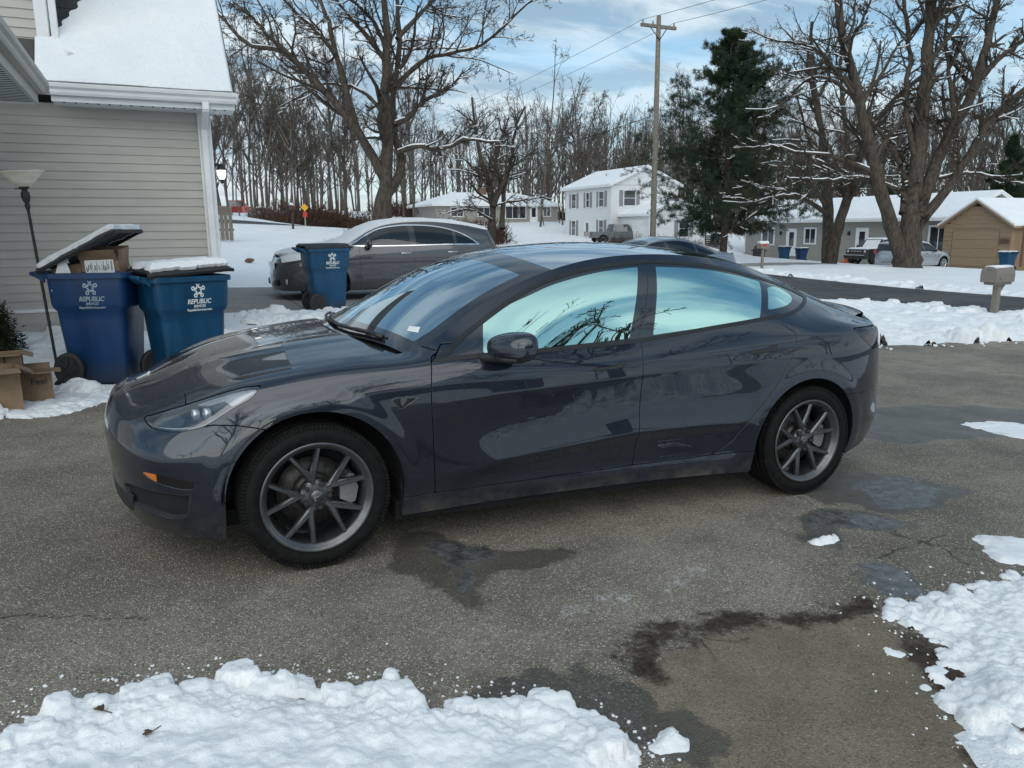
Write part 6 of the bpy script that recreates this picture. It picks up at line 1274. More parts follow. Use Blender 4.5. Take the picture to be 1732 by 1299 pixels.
gcar('sedan_car', 'blue-grey sedan seen over the roof of the foreground car', (8.95, 11.95+.91, tz(11.5, 12.6)), 0., 4.68, .91, .2,
     [(.4, .80), (1.3, .90), (2.5, .95), (3.6, .98), (4.4, .98)], [(.08, .3, .70), (.25, .58, .76), (.6, .70, .82), (1.0, .74, .87), (1.3, .73, .92), (1.7, .64, 1.14), (2.1, .57, 1.31), (2.6, .55, 1.37), (3.1, .55, 1.35), (3.6, .575, 1.22), (4.0, .64, 1.06), (4.4, .68, 1.01), (4.52, .68, .99)],
     [(.06, .72), (.5, .86), (1.1, .95), (1.5, 1.12), (1.9, 1.32), (2.4, 1.43), (2.9, 1.43), (3.4, 1.33), (3.9, 1.14), (4.2, 1.06), (4.52, 1.03)],
     (.92, 3.62), .33, 'bluegrey_paint', [(1.42, .93), (1.62, 1.04), (1.85, 1.17), (2.1, 1.275), (2.5, 1.325), (2.9, 1.325), (3.3, 1.26), (3.62, 1.14), (3.78, 1.05), (3.7, .99), (3.0, .965), (2.3, .945)],
     [(1.55, 2.42), (2.50, 3.26), (3.32, 3.72)], (1.45, 2.46, 3.42), .3, [(2.15, 2.36, .84), (3.1, 3.3, .86)], [[(.12, .62), (.4, .72), (.6, .75), (.4, .60)]], [[(4.35, .93), (4.8, .95), (4.8, .78), (4.5, .78)]], ws=(1.3, 2.06), rearglass=(3.3, 3.95), trim='black_trim', mirror=(1.62, .97), frontglass='clear_glass', glassmat='clear_glass')
def suv_rear(r, c):
    m = MB(); m.box((4.735, -.18, .72), (4.75, .18, .84), .004); m.build('number_plate', 'paper_white', r)
    MB().box((4.62, -.60, 1.13), (4.70, .60, 1.50), .02, Matrix.Rotation(-.30, 3, 'Y'), (4.66, 0, 1.3)).build('rear_glass', 'tinted_glass', r)
    for s in (-1, 1): MB().box((4.62, s*.62, .95), (4.72, s*.83, 1.2), .02).build('tail_lamp', 'red_lens', r)
    m = MB(); m.tube([(1.9, -.57, 1.72), (2.0, -.57, 1.74), (3.9, -.57, 1.73), (4.0, -.57, 1.70)], .014, 6); m.build('roof_rail', 'black_trim', r)
SUVK = dict(belt=[(.4, .88), (1.3, 1.0), (2.5, 1.05), (4.2, 1.1), (4.7, 1.1)], T=[(.08, .3, .88), (.25, .60, .94), (.6, .72, 1.0), (1.2, .77, 1.07), (1.5, .72, 1.22), (1.9, .66, 1.48), (2.3, .62, 1.58), (3.0, .61, 1.61), (4.0, .62, 1.58), (4.5, .63, 1.53), (4.58, .63, 1.51)], prof=[(.06, .88), (.5, 1.02), (1.15, 1.12), (1.5, 1.32), (1.9, 1.55), (2.4, 1.66), (3.2, 1.68), (4.2, 1.63), (4.58, 1.56)],
     dlo=[(1.45, 1.08), (1.7, 1.28), (2.0, 1.45), (2.4, 1.535), (3.2, 1.55), (4.0, 1.51), (4.3, 1.35), (4.35, 1.14), (3.4, 1.09), (2.4, 1.06)])
gcar('silver_suv', 'silver compact SUV half hidden behind the big trunk across the street', (43.1, 28.55, tz(41, 28.5)), math.pi, 4.77, .92, .26, SUVK['belt'], SUVK['T'], SUVK['prof'], (.95, 3.8), .36, 'silver_paint', SUVK['dlo'], [(1.6, 2.55), (2.63, 3.5), (3.58, 4.3)], (1.55, 2.6, 3.65), .36, [(2.3, 2.5, .95)], [[(.12, .80), (.3, .88), (.6, .92), (.4, .74)]], [], snow=[(1.9, 4.5, .02, 8)], mirror=(1.75, 1.1), extra=suv_rear, ws=(1.25, 2.05), trim='black_trim')
# boxy vehicles ------------------------------------------------------------------------------------------
def boxy(name, label, loc, rz, side_poly, hw, green, gw, paint, hubs, R, windows, cat='truck', parts=None, snow=(), extra=None, wells=True):
    """side_poly: outline of the lower body in x,z (nose at x=0); green: cabin outline; windows: list of (poly) cut as glass plates on the flanks"""
    r = empty(name, loc, rz); tag(r, label, cat)
    def soft(poly, w, top, bev=.05):
        m = MB(); n = len(poly); P = np.array(poly, float); cen = P.mean(0); V = []
        for y, k in ((-w, .0), (-w+.05, 1), (w-.05, 1), (w, 0)):
            q = cen+(P-cen)*(1 if k else 1-.05/max(.3, np.abs(P-cen).max()))
            tp = np.clip((q[:, 1]-top[0])/max(top[1]-top[0], 1e-3), 0, 1)*top[2] if top else np.zeros(n); V += [(a, y-math.copysign(t, y), b) for (a, b), t in zip(q, tp)]
        F = [(i*n+j, i*n+(j+1) % n, (i+1)*n+(j+1) % n, (i+1)*n+j) for i in range(3) for j in range(n)]+[tuple(range(n))[::-1], tuple(range(3*n, 4*n))]
        ar = sum(P[i][0]*P[(i+1) % n][1]-P[(i+1) % n][0]*P[i][1] for i in range(n)); F = F if ar < 0 else [f[::-1] for f in F]; return m.add(V, F)
    soft(side_poly, hw, None).build('body', paint, r); z0, z1 = min(p[1] for p in green), max(p[1] for p in green)
    soft(green, gw, (z0, z1, gw*.14)).build('cabin', paint, r)
    for wp in windows:
        for s in (-1, 1):
            m = MB(); V = []
            for a, b in wp:
                t = (b-z0)/(z1-z0)*gw*.14; V.append((a, s*(gw-t+.006), b))
            V2 = [(a, y-s*.02, b) for a, y, b in V]; n = len(V); F = [tuple(range(n)), tuple(range(2*n-1, n-1, -1))]+[(i, i+n, (i+1) % n+n, (i+1) % n) for i in range(n)]; m.add(V+V2, F if s > 0 else [f[::-1] for f in F]); m.build('window', 'window_dark', r)
    for hx in hubs:
        for s in (-1, 1):
            wheel(r, hx, s*(hw-.12), R, R, R*.62, .26, s, False, disc=False, alloy='alloy_bright'); m = MB(); m.lathe([(R+.05, (hw-.3)*s), (R+.06, (hw+.02)*s), (R+.10, (hw+.025)*s), (R+.10, (hw-.02)*s)], 24, 'y', (hx, 0, R+.02)); m.V = [(a, b, max(d, R*.7)) for a, b, d in m.V]; m.build('wheel_arch', 'black_plastic', r); mm = MB(); mm.lathe([(0, (hw+.004)*s), (R+.06, (hw+.004)*s)], 24, 'y', (hx, 0, R+.02)); mm.V = [(a, b, max(d, R*.7)) for a, b, d in mm.V]; mm.build('wheel_well', 'black_void', r)
    for (x0, x1, y, z, h, zz) in snow:
        m = MB(); nx, ny = 22, 16; X, Y = np.meshgrid(np.linspace(x0, x1, nx), np.linspace(-y, y, ny), indexing='ij'); e = np.minimum(np.minimum(X-x0, x1-X), y-np.abs(Y)); Z = np.interp(X, [x0, x1], [z, zz])+h*sm(-.02, .1, e)*(.7+.6*fbm(X*3, Y*3, 3, 4)); s_ = grid_surf(np.dstack([X, Y, Z])); s_ = s_ if s_.N[:, 2].mean() > 0 else Surf(s_.V, -s_.N, s_.T[:, ::-1]); put_surf('snow_cover', s_, 'snow', r, h)
    if extra: extra(r)
    return r
def offroad_front(r):
    MB().box((-.03, -.80, .92), (.02, .80, 1.14), .02).build('grille', 'black_plastic', r); m = MB()
    for k in range(6): m.box((-.04, -.40+k*.145, 1.02), (-.031, -.40+k*.145+.08, 1.06))
    m.build('grille_lettering', 'white_print', r)
    for s in (-1, 1): m = MB(); m.lathe([(0, -.03), (.08, -.025), (.09, .0)], 20, 'x', (-.02, s*.66, 1.03)); m.build('headlamp', 'lamp_silver', r)
    MB().box((-.22, -.85, .55), (.03, .85, .78), .03).build('bumper', 'black_plastic', r); MB().box((-.225, -.7, .78), (-.1, .7, .80), .005).build('snow_cover', 'snow', r)
    V = [(1.30, -.62, 1.24), (1.30, .62, 1.24), (1.62, .56, 1.74), (1.62, -.56, 1.74)]; m = MB(); m.add([(a-.02, b, c+.02) for a, b, c in V], [(0, 3, 2, 1)]); m.build('windshield', 'snow', r)
    for s in (-1, 1): MB().box((1.25, s*.86, 1.22), (1.40, s*1.08, 1.40), .03).build('door_mirror', 'black_plastic', r)
boxy('offroad_vehicle', 'black boxy off-roader facing the street with snow over its hood and windshield', (42.9, 34.6, tz(44, 34.3)), .05, [(.0, .62), (.0, 1.16), (.12, 1.20), (1.35, 1.23), (4.5, 1.22), (4.55, .9), (4.5, .55), (.1, .52)], .90, [(1.25, 1.2), (1.65, 1.78), (1.8, 1.83), (4.35, 1.83), (4.45, 1.6), (4.5, 1.2)], .84, 'black_paint', (.85, 3.55), .42, [[(1.55, 1.26), (1.82, 1.7), (2.5, 1.72), (2.5, 1.26)], [(2.6, 1.26), (2.6, 1.72), (3.4, 1.72), (3.4, 1.26)]], snow=[(.08, 1.3, .8, 1.19, .06, 1.23), (1.7, 4.3, .74, 1.82, .07, 1.82)], extra=offroad_front)
def pickup_bed(r):
    MB().box((3.72, -.82, 1.02), (5.7, .82, 1.16)).build('truck_bed', 'black_void', r); MB().box((5.80, -.9, .55), (5.95, .9, .75), .03).build('bumper', 'chrome', r); MB().box((-.02, -.75, .75), (.03, .75, 1.05), .02).build('grille', 'black_plastic', r)
    for s in (-1, 1): MB().box((-.01, s*.6, .88), (.12, s*.9, 1.08), .03).build('headlamp', 'lamp_silver', r); MB().box((5.80, s*.78, .85), (5.87, s*.93, 1.12), .02).build('tail_lamp', 'red_lens', r)
PK = dict(side_poly=[(.0, .6), (.02, 1.05), (.15, 1.13), (1.4, 1.18), (3.6, 1.17), (5.85, 1.17), (5.85, .6), (.15, .5)], hw=.98, green=[(1.35, 1.15), (1.95, 1.80), (2.15, 1.86), (3.45, 1.85), (3.66, 1.15)], gw=.88, hubs=(.98, 4.55), R=.40, windows=[[(1.72, 1.22), (2.05, 1.74), (2.62, 1.76), (2.62, 1.22)], [(2.70, 1.22), (2.70, 1.76), (3.36, 1.74), (3.48, 1.22)]])
boxy('pickup_truck', 'dark grey pickup truck parked in front of the white two-storey house', (43.4, 60.3, tz(40.5, 60.5)), math.pi-.2, paint='pickup_paint', extra=pickup_bed, **PK)
boxy('pickup_truck', 'red pickup truck on the snowy rise beside the wooden fence', (11.2, 86.0, tz(8.0, 86)), math.pi-.1, paint='red_paint', extra=pickup_bed, **PK)
gcar('hatchback_car', 'dark car with a snowed-over windshield parked beside the red pickup', (13.8, 85.0, tz(11., 85)), math.pi-.1, 4.3, .88, .2, [(.4, .80), (1.3, .90), (2.5, .95), (4.2, .98)], [(.08, .3, .70), (.25, .58, .76), (.6, .70, .82), (1.2, .73, .90), (1.6, .64, 1.14), (2.0, .57, 1.33), (2.6, .55, 1.40), (3.4, .56, 1.36), (4.0, .6, 1.18), (4.08, .6, 1.15)], [(.06, .72), (.5, .86), (1.1, .95), (1.5, 1.15), (1.9, 1.36), (2.4, 1.45), (3.2, 1.45), (3.8, 1.33), (4.08, 1.2)],
     (.85, 3.4), .32, 'black_paint', [(1.42, .93), (1.85, 1.17), (2.2, 1.33), (2.8, 1.35), (3.3, 1.28), (3.7, 1.1), (3.0, .965), (2.3, .945)], [(1.5, 2.3), (2.4, 3.1), (3.2, 3.6)], (1.4, 2.35, 3.2), .3, snow=[(.2, 1.2, .04, 5), (1.2, 2.0, .04, 6), (2., 4., .05, 7)], ws=(1.25, 2.0), NU=90, NV=36)
# ---- houses across the street and beyond ------------------------------------------------------------------
plain('window_dark', (.025, .03, .035), .08, 0, .2, 3, coat=1.0); plain('shutter_grey', (.22, .22, .24), .6, 0, .1, 6); plain('wood_pole', (.165, .145, .122), .85, 0, .25, 9, bump=.004, bscale=40); plain('wood_dark', (.045, .036, .03), .85, 0, .3, 9); plain('wood_fence', (.17, .145, .12), .85, 0, .25, 6); plain('taupe_plastic', (.20, .175, .15), .55, 0, .08, 9); plain('sign_yellow', (.75, .38, .02), .5, 0, .08, 9); plain('sign_red', (.5, .03, .03), .5, 0, .1, 9); plain('steel_grey', (.3, .3, .31), .5, .6, .1, 9); plain('brick_brown', (.16, .09, .06), .85, 0, .3, 20)
def gable_house(name, label, x0, x1, y0, y1, z0, eave, ridge, axis, wall, over=.4, snow=.12, hip=0., found=.25, group=None):
    """walls on the rectangle; ridge along axis; returns the root"""
    r = empty(name, ((x0+x1)/2, (y0+y1)/2, z0)); r.location = (0, 0, 0); tag(r, label, 'house', group)
    MB().box((x0, y0, z0-.8), (x1, y1, eave)).build('wall', wall, r)
    def roof(d, o, mat, nm, th):
        X0, X1, Y0, Y1 = x0-o, x1+o, y0-o, y1+o; e = eave-.02+d; R_ = ridge+d; m = MB()
        if axis == 'y': xm = (x0+x1)/2; A = [(X0, Y0, e), (X1, Y0, e), (X1, Y1, e), (X0, Y1, e), (xm, Y0+hip, R_), (xm, Y1-hip, R_)]; F = [(0, 4, 5, 3), (1, 2, 5, 4)]+([(0, 1, 4), (2, 3, 5)] if hip else []); ends = ((0, 4), (4, 1), (2, 5), (5, 3)); eav = ((3, 0), (1, 2))
        else: ym = (y0+y1)/2; A = [(X0, Y0, e), (X1, Y0, e), (X1, Y1, e), (X0, Y1, e), (X0+hip, ym, R_), (X1-hip, ym, R_)]; F = [(0, 1, 5, 4), (2, 3, 4, 5)]+([(0, 4, 3), (1, 2, 5)] if hip else []); ends = ((0, 4), (4, 3), (1, 5), (5, 2)); eav = ((0, 1), (2, 3))
        B = [(a, b, c-th) for a, b, c in A]; n = 6; m.add(A+B, F+[tuple(i+n for i in f[::-1]) for f in F]+([(i, i+n, (i+1) % 4+n, (i+1) % 4) for i in range(4)] if hip else [(i, i+n, j+n, j) for i, j in ends+eav])); return m.build(nm, mat, r)
    roof(0, over, 'white_paint', 'roof', .16); sn = roof(.001+snow, over+.02, 'snow', 'roof_snow', snow)
    if not hip:
        m = MB()
        if axis == 'y':
            for y in (y0, y1): m.add([(x0, y, eave-.03), (x1, y, eave-.03), ((x0+x1)/2, y, ridge-.2)], [(0, 1, 2)])
        else:
            for x in (x0, x1): m.add([(x, y0, eave-.03), (x, y1, eave-.03), (x, (y0+y1)/2, ridge-.2)], [(0, 1, 2)])
        for i in range(2):
            g = MB(); g.add(m.V[i*3:i*3+3], [(0, 1, 2)]); g.build('gable', wall, r)
    return r
def opening(r, face, pos, a0, a1, z0, z1, kind='window', frame=.09, mull=1, shutters=False, mat='window_dark'):
    """face: 'x' wall at x=pos looking to -x, or 'y' wall at y=pos looking to -y"""
    def bx(u0, u1, w0, w1, d0, d1): return ((pos-d1, u0, w0), (pos-d0, u1, w1)) if face == 'x' else ((u0, pos-d1, w0), (u1, pos-d0, w1))
    f = MB()
    for q in ((a0-frame, a1+frame, z1, z1+frame), (a0-frame, a1+frame, z0-frame, z0), (a0-frame, a0, z0, z1), (a1, a1+frame, z0, z1)): f.box(*bx(*q, .005, .07))
    o = f.build('window' if kind == 'window' else 'door', 'white_paint', r)
    n = mull+1
    if kind == 'door': MB().box(*bx(a0, a1, z0, z1, .004, .03)).build('panel', 'white_paint', o); MB().box(*bx(a0+.2*(a1-a0), a1-.2*(a1-a0), z0+.35*(z1-z0), z1-.08*(z1-z0), .03, .04)).build('pane', mat, o); MB().box(*bx(a1-.12*(a1-a0), a1-.05*(a1-a0), z0+.45*(z1-z0), z0+.48*(z1-z0), .03, .08)).build('handle', 'chrome', o)
    else:
        for k in range(n): w = (a1-a0)/n; MB().box(*bx(a0+k*w+.02, a0+(k+1)*w-.02, z0, z1, .004, .025)).build('pane', mat, o)
        if n > 1:
            for k in range(1, n): w = (a1-a0)/n; MB().box(*bx(a0+k*w-.03, a0+k*w+.03, z0, z1, .006, .05)).build('mullion', 'white_paint', o)
        else: MB().box(*bx(a0, a1, (z0+z1)/2-.02, (z0+z1)/2+.02, .026, .045)).build('mullion', 'white_paint', o)
    if shutters:
        for u0, u1 in ((a0-frame-.42, a0-frame-.03), (a1+frame+.03, a1+frame+.42)): MB().box(*bx(u0, u1, z0-.05, z1+.05, .004, .05)).build('shutter', 'shutter_grey', o)
    return o
wh = gable_house('white_house', 'white two-storey house with grey shutters and a snowy gable roof', 40.7, 48.5, 62.1, 71.4, .05, 5.55, 7.35, 'y', 'siding_white', .35)
for y in (63.9, 66.6, 69.5): opening(wh, 'x', 40.7, y-(.45 if y != 66.6 else .3), y+(.45 if y != 66.6 else .3), 3.55, 4.95, mull=0, shutters=True)
opening(wh, 'x', 40.7, 69.1, 69.9, .75, 2.2, mull=0, shutters=True); opening(wh, 'x', 40.7, 63.5, 64.3, .75, 2.2, mull=0, shutters=True); opening(wh, 'x', 40.7, 66.2, 67.1, .1, 2.15, 'door')
opening(wh, 'y', 62.1, 42.1, 43.4, 3.6, 5.0, mull=0, shutters=True); MB().tube([(42.6, 66.2, 6.3), (42.6, 66.2, 6.9)], .06, 8).build('vent_pipe', 'steel_grey', wh)
MB().box((40.66, 62.06, .05), (40.72, 62.14, 5.5)).build('downspout', 'white_paint', wh)
def wing(r, x0, x1, y0, y1, z0, eave, ridge, wall, mat='siding_white'):
    MB().box((x0, y0, z0-.6), (x1, y1, eave)).build('wing_wall', mat, r); xm = (x0+x1)/2; o = .3
    for d, mt, nm, th in ((0, 'white_paint', 'wing_roof', .14), (.121, 'snow', 'roof_snow', .12)):
        A = [(x0-o, y0-o, eave+d), (x1+o, y0-o, eave+d), (x1+o, y1, eave+d), (x0-o, y1, eave+d), (xm, y0-o, ridge+d), (xm, y1, ridge+d)]; B = [(a, b, c-th) for a, b, c in A]; F = [(0, 4, 5, 3), (1, 2, 5, 4)]
        MB().add(A+B, F+[tuple(i+6 for i in f[::-1]) for f in F]+[(0, 6, 10, 4), (1, 4, 10, 7), (0, 3, 9, 6), (1, 7, 8, 2)]).build(nm, mt, r)
    MB().add([(x0, y0, eave-.01), (x1, y0, eave-.01), (xm, y0, ridge-.1)], [(0, 1, 2)]).build('gable', mat, r)
wing(wh, 41.7, 48.2, 57.2, 62.08, -.15, 2.65, 4.0, None)
g_ = MB().box((41.64, 57.9, -.1), (41.69, 61.4, 2.2)).build('garage_door', 'white_paint', wh)
for k in range(4):
    for j in range(4): MB().box((41.62, 58.0+j*.85, -.02+k*.55), (41.639, 58.72+j*.85, .42+k*.55), .01).build('door_panel', 'white_paint', g_)
opening(wh, 'y', 57.2, 45.1, 46.2, .6, 2.1, mull=0, shutters=True)
r2 = gable_house('ranch_house', 'low beige ranch house with a snowy hip roof behind the yard trees', 31, 47.5, 86, 95, 2.15, 4.35, 5.9, 'x', 'siding_grey', .6, hip=4.5)
for a in (33.0, 36.5): opening(r2, 'y', 86, a, a+1.5, 3.0, 4.0)
opening(r2, 'y', 86, 40.2, 42.9, 2.75, 4.15, mull=2); opening(r2, 'y', 86, 43.6, 44.5, 2.2, 4.15, 'door'); opening(r2, 'y', 86, 45.4, 46.4, 3.0, 4.1)
MB().box((38.2, 89.5, 5.2), (39.1, 90.4, 6.6)).build('chimney', 'brick_brown', r2)
gr = gable_house('ranch_house', 'long grey-beige ranch house with white-framed windows across the street', 50.3, 58.3, 33.2, 54.1, -.95, 1.95, 3.75, 'y', 'siding_grey', .45)
for a0, a1, z0, z1, kd in ((50.3, 51.7, -.05, 1.25, 'w'), (47.7, 48.6, -.9, 1.15, 'd'), (45.5, 46.6, .1, 1.25, 'w'), (40.3, 41.2, -.9, 1.2, 'd'), (36.9, 38.2, .45, 1.4, 'w'), (33.6, 34.9, -.5, 1.35, 'w')): opening(gr, 'x', 50.3, a0, a1, z0, z1, 'door' if kd == 'd' else 'window', .13)
for y in (49.4, 42.0): m = MB(); m.box((50.12, y-.06, .75), (50.29, y+.06, 1.05)); m.build('porch_lamp', 'black_trim', gr)
MB().box((49.72, 32.8, 1.78), (49.84, 54.5, 1.90)).build('gutter', 'white_paint', gr); MB().box((50.2, 53.9, -.9), (50.29, 53.98, 1.8)).build('downspout', 'white_paint', gr); [MB().tube([(52.5, yv, 2.6), (52.5, yv, 3.3)], .06, 8).build('vent_pipe', 'steel_grey', gr) for yv in (38.5, 47.0)]
tg = gable_house('tan_house', 'tan clapboard house with a single garage door under a front gable', 48.6, 57.5, 8, 26.6, -1.05, 1.5, 3.0, 'y', 'siding_tan', .5)
def garage_front(r):
    x, y0, y1, zb_, ev, rg = 46.5, 26.65, 31.05, -1.05, 1.5, 3.0
    MB().box((x+.02, y0, zb_-.6), (54, y1, ev)).build('wall', 'siding_tan', r); ym = (y0+y1)/2; o = .3
    for d, mt, nm, th in ((0, 'siding_tan', 'wing_roof', .14), (.121, 'snow', 'roof_snow', .12)):
        A = [(x-o, y0-o, ev-.1+d), (54, y0-o, ev-.1+d), (54, y1+o, ev-.1+d), (x-o, y1+o, ev-.1+d), (x-o, ym, rg+d), (54, ym, rg+d)]; B = [(a, b, c-th) for a, b, c in A]; F = [(0, 1, 5, 4), (2, 3, 4, 5)]
        MB().add(A+B, F+[tuple(i+6 for i in f[::-1]) for f in F]+[(0, 4, 10, 6), (3, 9, 10, 4), (0, 6, 7, 1), (2, 8, 9, 3)]).build(nm, mt, r)
    me = board_mesh(1, .26, .03).mesh('siding_board'); me.materials.append(MATS['siding_tan'])
    for k in range(14):
        z = zb_+.0+k*.26; w = (y1-y0) if z < ev-.1 else (y1-y0)*max(0, 1-(z+.2-ev)/(rg-ev)); 
        if w < .3: continue
        segs = [(ym-w/2, w)] if z > 1.15 else [(y0, .72), (y1-.62, .62)]
        for s0, wd in segs: o_ = bpy.data.objects.new('siding_board', me); COL.objects.link(o_); o_.parent = r; o_.location = (x+.015, s0+wd, z); o_.scale = (wd, 1, 1); o_.rotation_euler = (0, 0, -math.pi/2)
    gd = MB().box((x-.02, y0+.75, zb_), (x+.015, y1-.65, 1.1)).build('garage_door', 'siding_tan', r)
    for k in range(4): MB().box((x-.045, y0+.78, zb_+.03+k*.535), (x-.021, y1-.68, zb_+.03+k*.535+.515), .01).build('door_panel', 'siding_tan', gd)
    MB().box((x-.05, y0+.06, .35), (x-.02, y0+.68, .68)).build('number_board', 'brick_brown', r); place_text('1720', .26, face_m((x-.052, y0+.37, .42), (0, -1, 0), (0, 0, 1)), 'wood_dark', r, .004)
garage_front(tg); opening(tg, 'x', 48.6, 24.2, 25.2, -.95, 1.15, 'door'); opening(tg, 'x', 48.6, 20.6, 22.4, -.2, 1.1)
for y in (26.2,): MB().box((46.9, y-.06, -1.0), (47.02, y+.06, 1.42)).build('porch_post', 'brick_brown', tg)

# ---- utility pole, wires, signs, mailboxes, bins, fences ----------------------------------------------------
PX, PY = 21.9, 27.9; PZ = tz(PX, PY)
up = empty('utility_pole', (PX, PY, PZ)); tag(up, 'tall weathered wooden utility pole with a crossarm and wires', 'pole')
m = MB(); m.lathe([(.145, -.3), (.14, 2), (.125, 6), (.10, 11.25), (0, 11.27)], 18, 'z'); m.build('post', 'wood_pole', up)
m = MB(); m.box((-.95, -.07, 10.72), (.95, .05, 10.86), .01); ca = m.build('crossarm', 'wood_pole', up)
m = MB(); m.tube([(-.45, 0, 10.74), (0, -.13, 10.2)], .02, 6); m.tube([(.45, 0, 10.74), (0, -.13, 10.2)], .02, 6); m.build('brace', 'wood_dark', up)
for x in (-.85, -.3, .85): m = MB(); m.lathe([(.02, 10.86), (.05, 10.90), (.03, 10.94), (.05, 10.97), (.02, 11.02), (0, 11.02)], 10, 'z', (x, 0, 0)); m.build('insulator', 'steel_grey', up)
def wire(label, a, b, sag, r=.009):
    P = [tuple(np.array(a)*(1-t)+np.array(b)*t-(0, 0, sag*4*t*(1-t))) for t in np.linspace(0, 1, 26)]; o = MB().tube(P, r, 5, False).build('overhead_wire', 'black_void'); tag(o, label, 'wire'); return o
for x, lb in ((-.85, 'left'), (.85, 'right')):
    wire('overhead wire running from the pole crossarm %s end towards the distant woods' % lb, (PX+x, PY, PZ+11.02), (PX+x, PY+58, PZ+11.6), 1.0); wire('overhead wire rising from the pole crossarm %s end out of the picture top' % lb, (PX+x, PY, PZ+11.02), (PX+x, PY-46, PZ+10.6), 1.0)
wire('low cable slung from the pole towards the woods at the left', (PX, PY, PZ+7.0), (PX-.5, PY+58, PZ+7.4), 1.1, .014); wire('service cable running from the pole to the right through the bare trees', (PX, PY, PZ+7.1), (52, 40, 5.5), .8, .014); wire('second service cable below the first, from the pole to the grey ranch roof', (PX, PY, PZ+5.6), (51, 45, 3.6), .7, .012)
def mailbox(label, loc, rz, mat='taupe_plastic', big=True):
    r = empty('mailbox', loc, rz); tag(r, label, 'mailbox')
    m = MB()
    if big:
        m.prism([(-.055, 0), (.055, 0), (.055, .66), (.075, .70), (-.075, .70), (-.055, .66)], -.055, .055, 'y'); m.prism([(.05, .50), (.26, .72), (.05, .72)], -.035, .035, 'y'); m.build('post', mat, r)
        m = MB(); P = [(-.155, .0), (.155, .0), (.16, .16), (.15, .235), (.11, .285), (.04, .305), (-.04, .305), (-.11, .285), (-.15, .235), (-.16, .16)]; m.prism(P, -.30, .30, 'x'); m.V = [(x, y, z+.735) for x, y, z in m.V]; m.box((-.28, -.13, .68), (.28, .13, .74), .02); bx_ = m.build('box', mat, r)
        m = MB(); m.prism([(a*1.05, b*1.03) for a, b in P], -.335, -.29, 'x'); m.V = [(x, y, z+.735) for x, y, z in m.V]; m.build('door', mat, bx_); MB().box((-.355, -.05, .98), (-.336, .05, 1.0), .004).build('handle', mat, bx_); MB().box((-.20, -.175, .80), (-.06, -.160, .84), .004).build('flag', mat, bx_)
        m = MB(); P2 = [(-.12, .285), (.12, .285), (.11, .315), (.04, .335), (-.04, .335), (-.11, .315)]; m.prism(P2, -.30, .30, 'x', True); m.V = [(x, y, z+.738) for x, y, z in m.V]; m.build('snow_cover', 'snow', r)
    else:
        m.box((-.05, -.05, 0), (.05, .05, .95), .005); m.build('post', mat, r); m = MB(); m.prism([(-.12, 0), (.12, 0), (.12, .16), (.08, .25), (0, .28), (-.08, .25), (-.12, .16)], -.27, .27, 'x'); m.V = [(x, y, z+.95) for x, y, z in m.V]; bb = m.build('box', mat, r); MB().box((-.12, -.135, 1.06), (.1, -.121, 1.16)).build('number_plate', 'sign_red', bb); m = MB(); m.prism([(-.11, .21), (.11, .21), (.07, .30), (0, .325), (-.07, .30)], -.27, .27, 'x'); m.V = [(x, y, z+.952) for x, y, z in m.V]; m.build('snow_cover', 'snow', r)
    return r
mailbox('large taupe plastic mailbox on a post in the snow bank at the right', (15.93, 7.02, tz(15.9, 7.0)+.05), .05)
mailbox('smaller snow-capped mailbox across the street, left of the two blue bins', (24.7, 23.5, tz(24.7, 23.5)), .1, big=False)
mailbox('small dark mailbox on the snowy lawn far left, in front of the road', (6.4, 35.5, tz(6.4, 35.5)), 1.3, 'wood_dark', big=False)
for lb, (x, y), mt, rz in (('blue refuse bin nearest the street beside the grey ranch, left of its dark twin', (42.6, 40.9), 'bin_teal', 1.4), ('darker blue refuse bin right behind its twin by the grey ranch', (43.6, 40.2), 'bin_blue', 1.4), ('blue refuse bin with snow on its lid in front of the tan garage', (44.9, 25.7), 'bin_teal', 1.45), ('blue refuse bin far back by the dark slatted fence', (49.5, 57.2), 'bin_teal', 1.4)):
    bb, ll = bin_cart(lb, 'bin', (x, y, tz(x, y)+.02), rz, mt, .0, simple=True, text=False, logo=1 if 'tan garage' in lb else 0); lid_snow(ll, 4, .02, .9, h=.05)
def fence(label, P0, P1, h, mat, vertical=True, name='fence'):
    r = empty(name, (P0[0], P0[1], tz(*P0)-.12)); tag(r, label, 'fence'); d = np.array(P1)-np.array(P0); L = np.linalg.norm(d); r.rotation_euler = (0, 0, math.atan2(d[1], d[0])); n = int(L/.16)
    if vertical:
        me = MB().box((0, -.012, .05), (.145, .012, h), .004).mesh('slat'); me.materials.append(MATS[mat])
        for k in range(n): o = bpy.data.objects.new('slat', me); COL.objects.link(o); o.parent = r; o.location = (k*.16, 0, RNG.normal(0, .012)); o.rotation_euler = (0, RNG.normal(0, .006), 0)
        for z in (.4, h-.35): MB().box((0, .013, z), (L, .05, z+.09)).build('rail', mat, r)
    else:
        for k in range(int(h/.17)): MB().box((0, -.012, .08+k*.17), (L, .012, .08+k*.17+.13), .004).build('slat', mat, r)
    for k in range(max(2, int(L/2.4)+1)): x = min(L, k*2.4); MB().box((x-.05, .051 if vertical else -.05, 0), (x+.05, .15 if vertical else .05, h+.05)).build('post', mat, r)
    return r
fence('weathered vertical-board wooden fence just beyond the house corner', (-1.5, 29.6), (3.15, 29.2), 1.35, 'wood_fence'); fence('dark horizontal-slat fence left of the grey ranch house', (48.5, 55.0), (48.2, 61), 1.7, 'wood_dark', False)
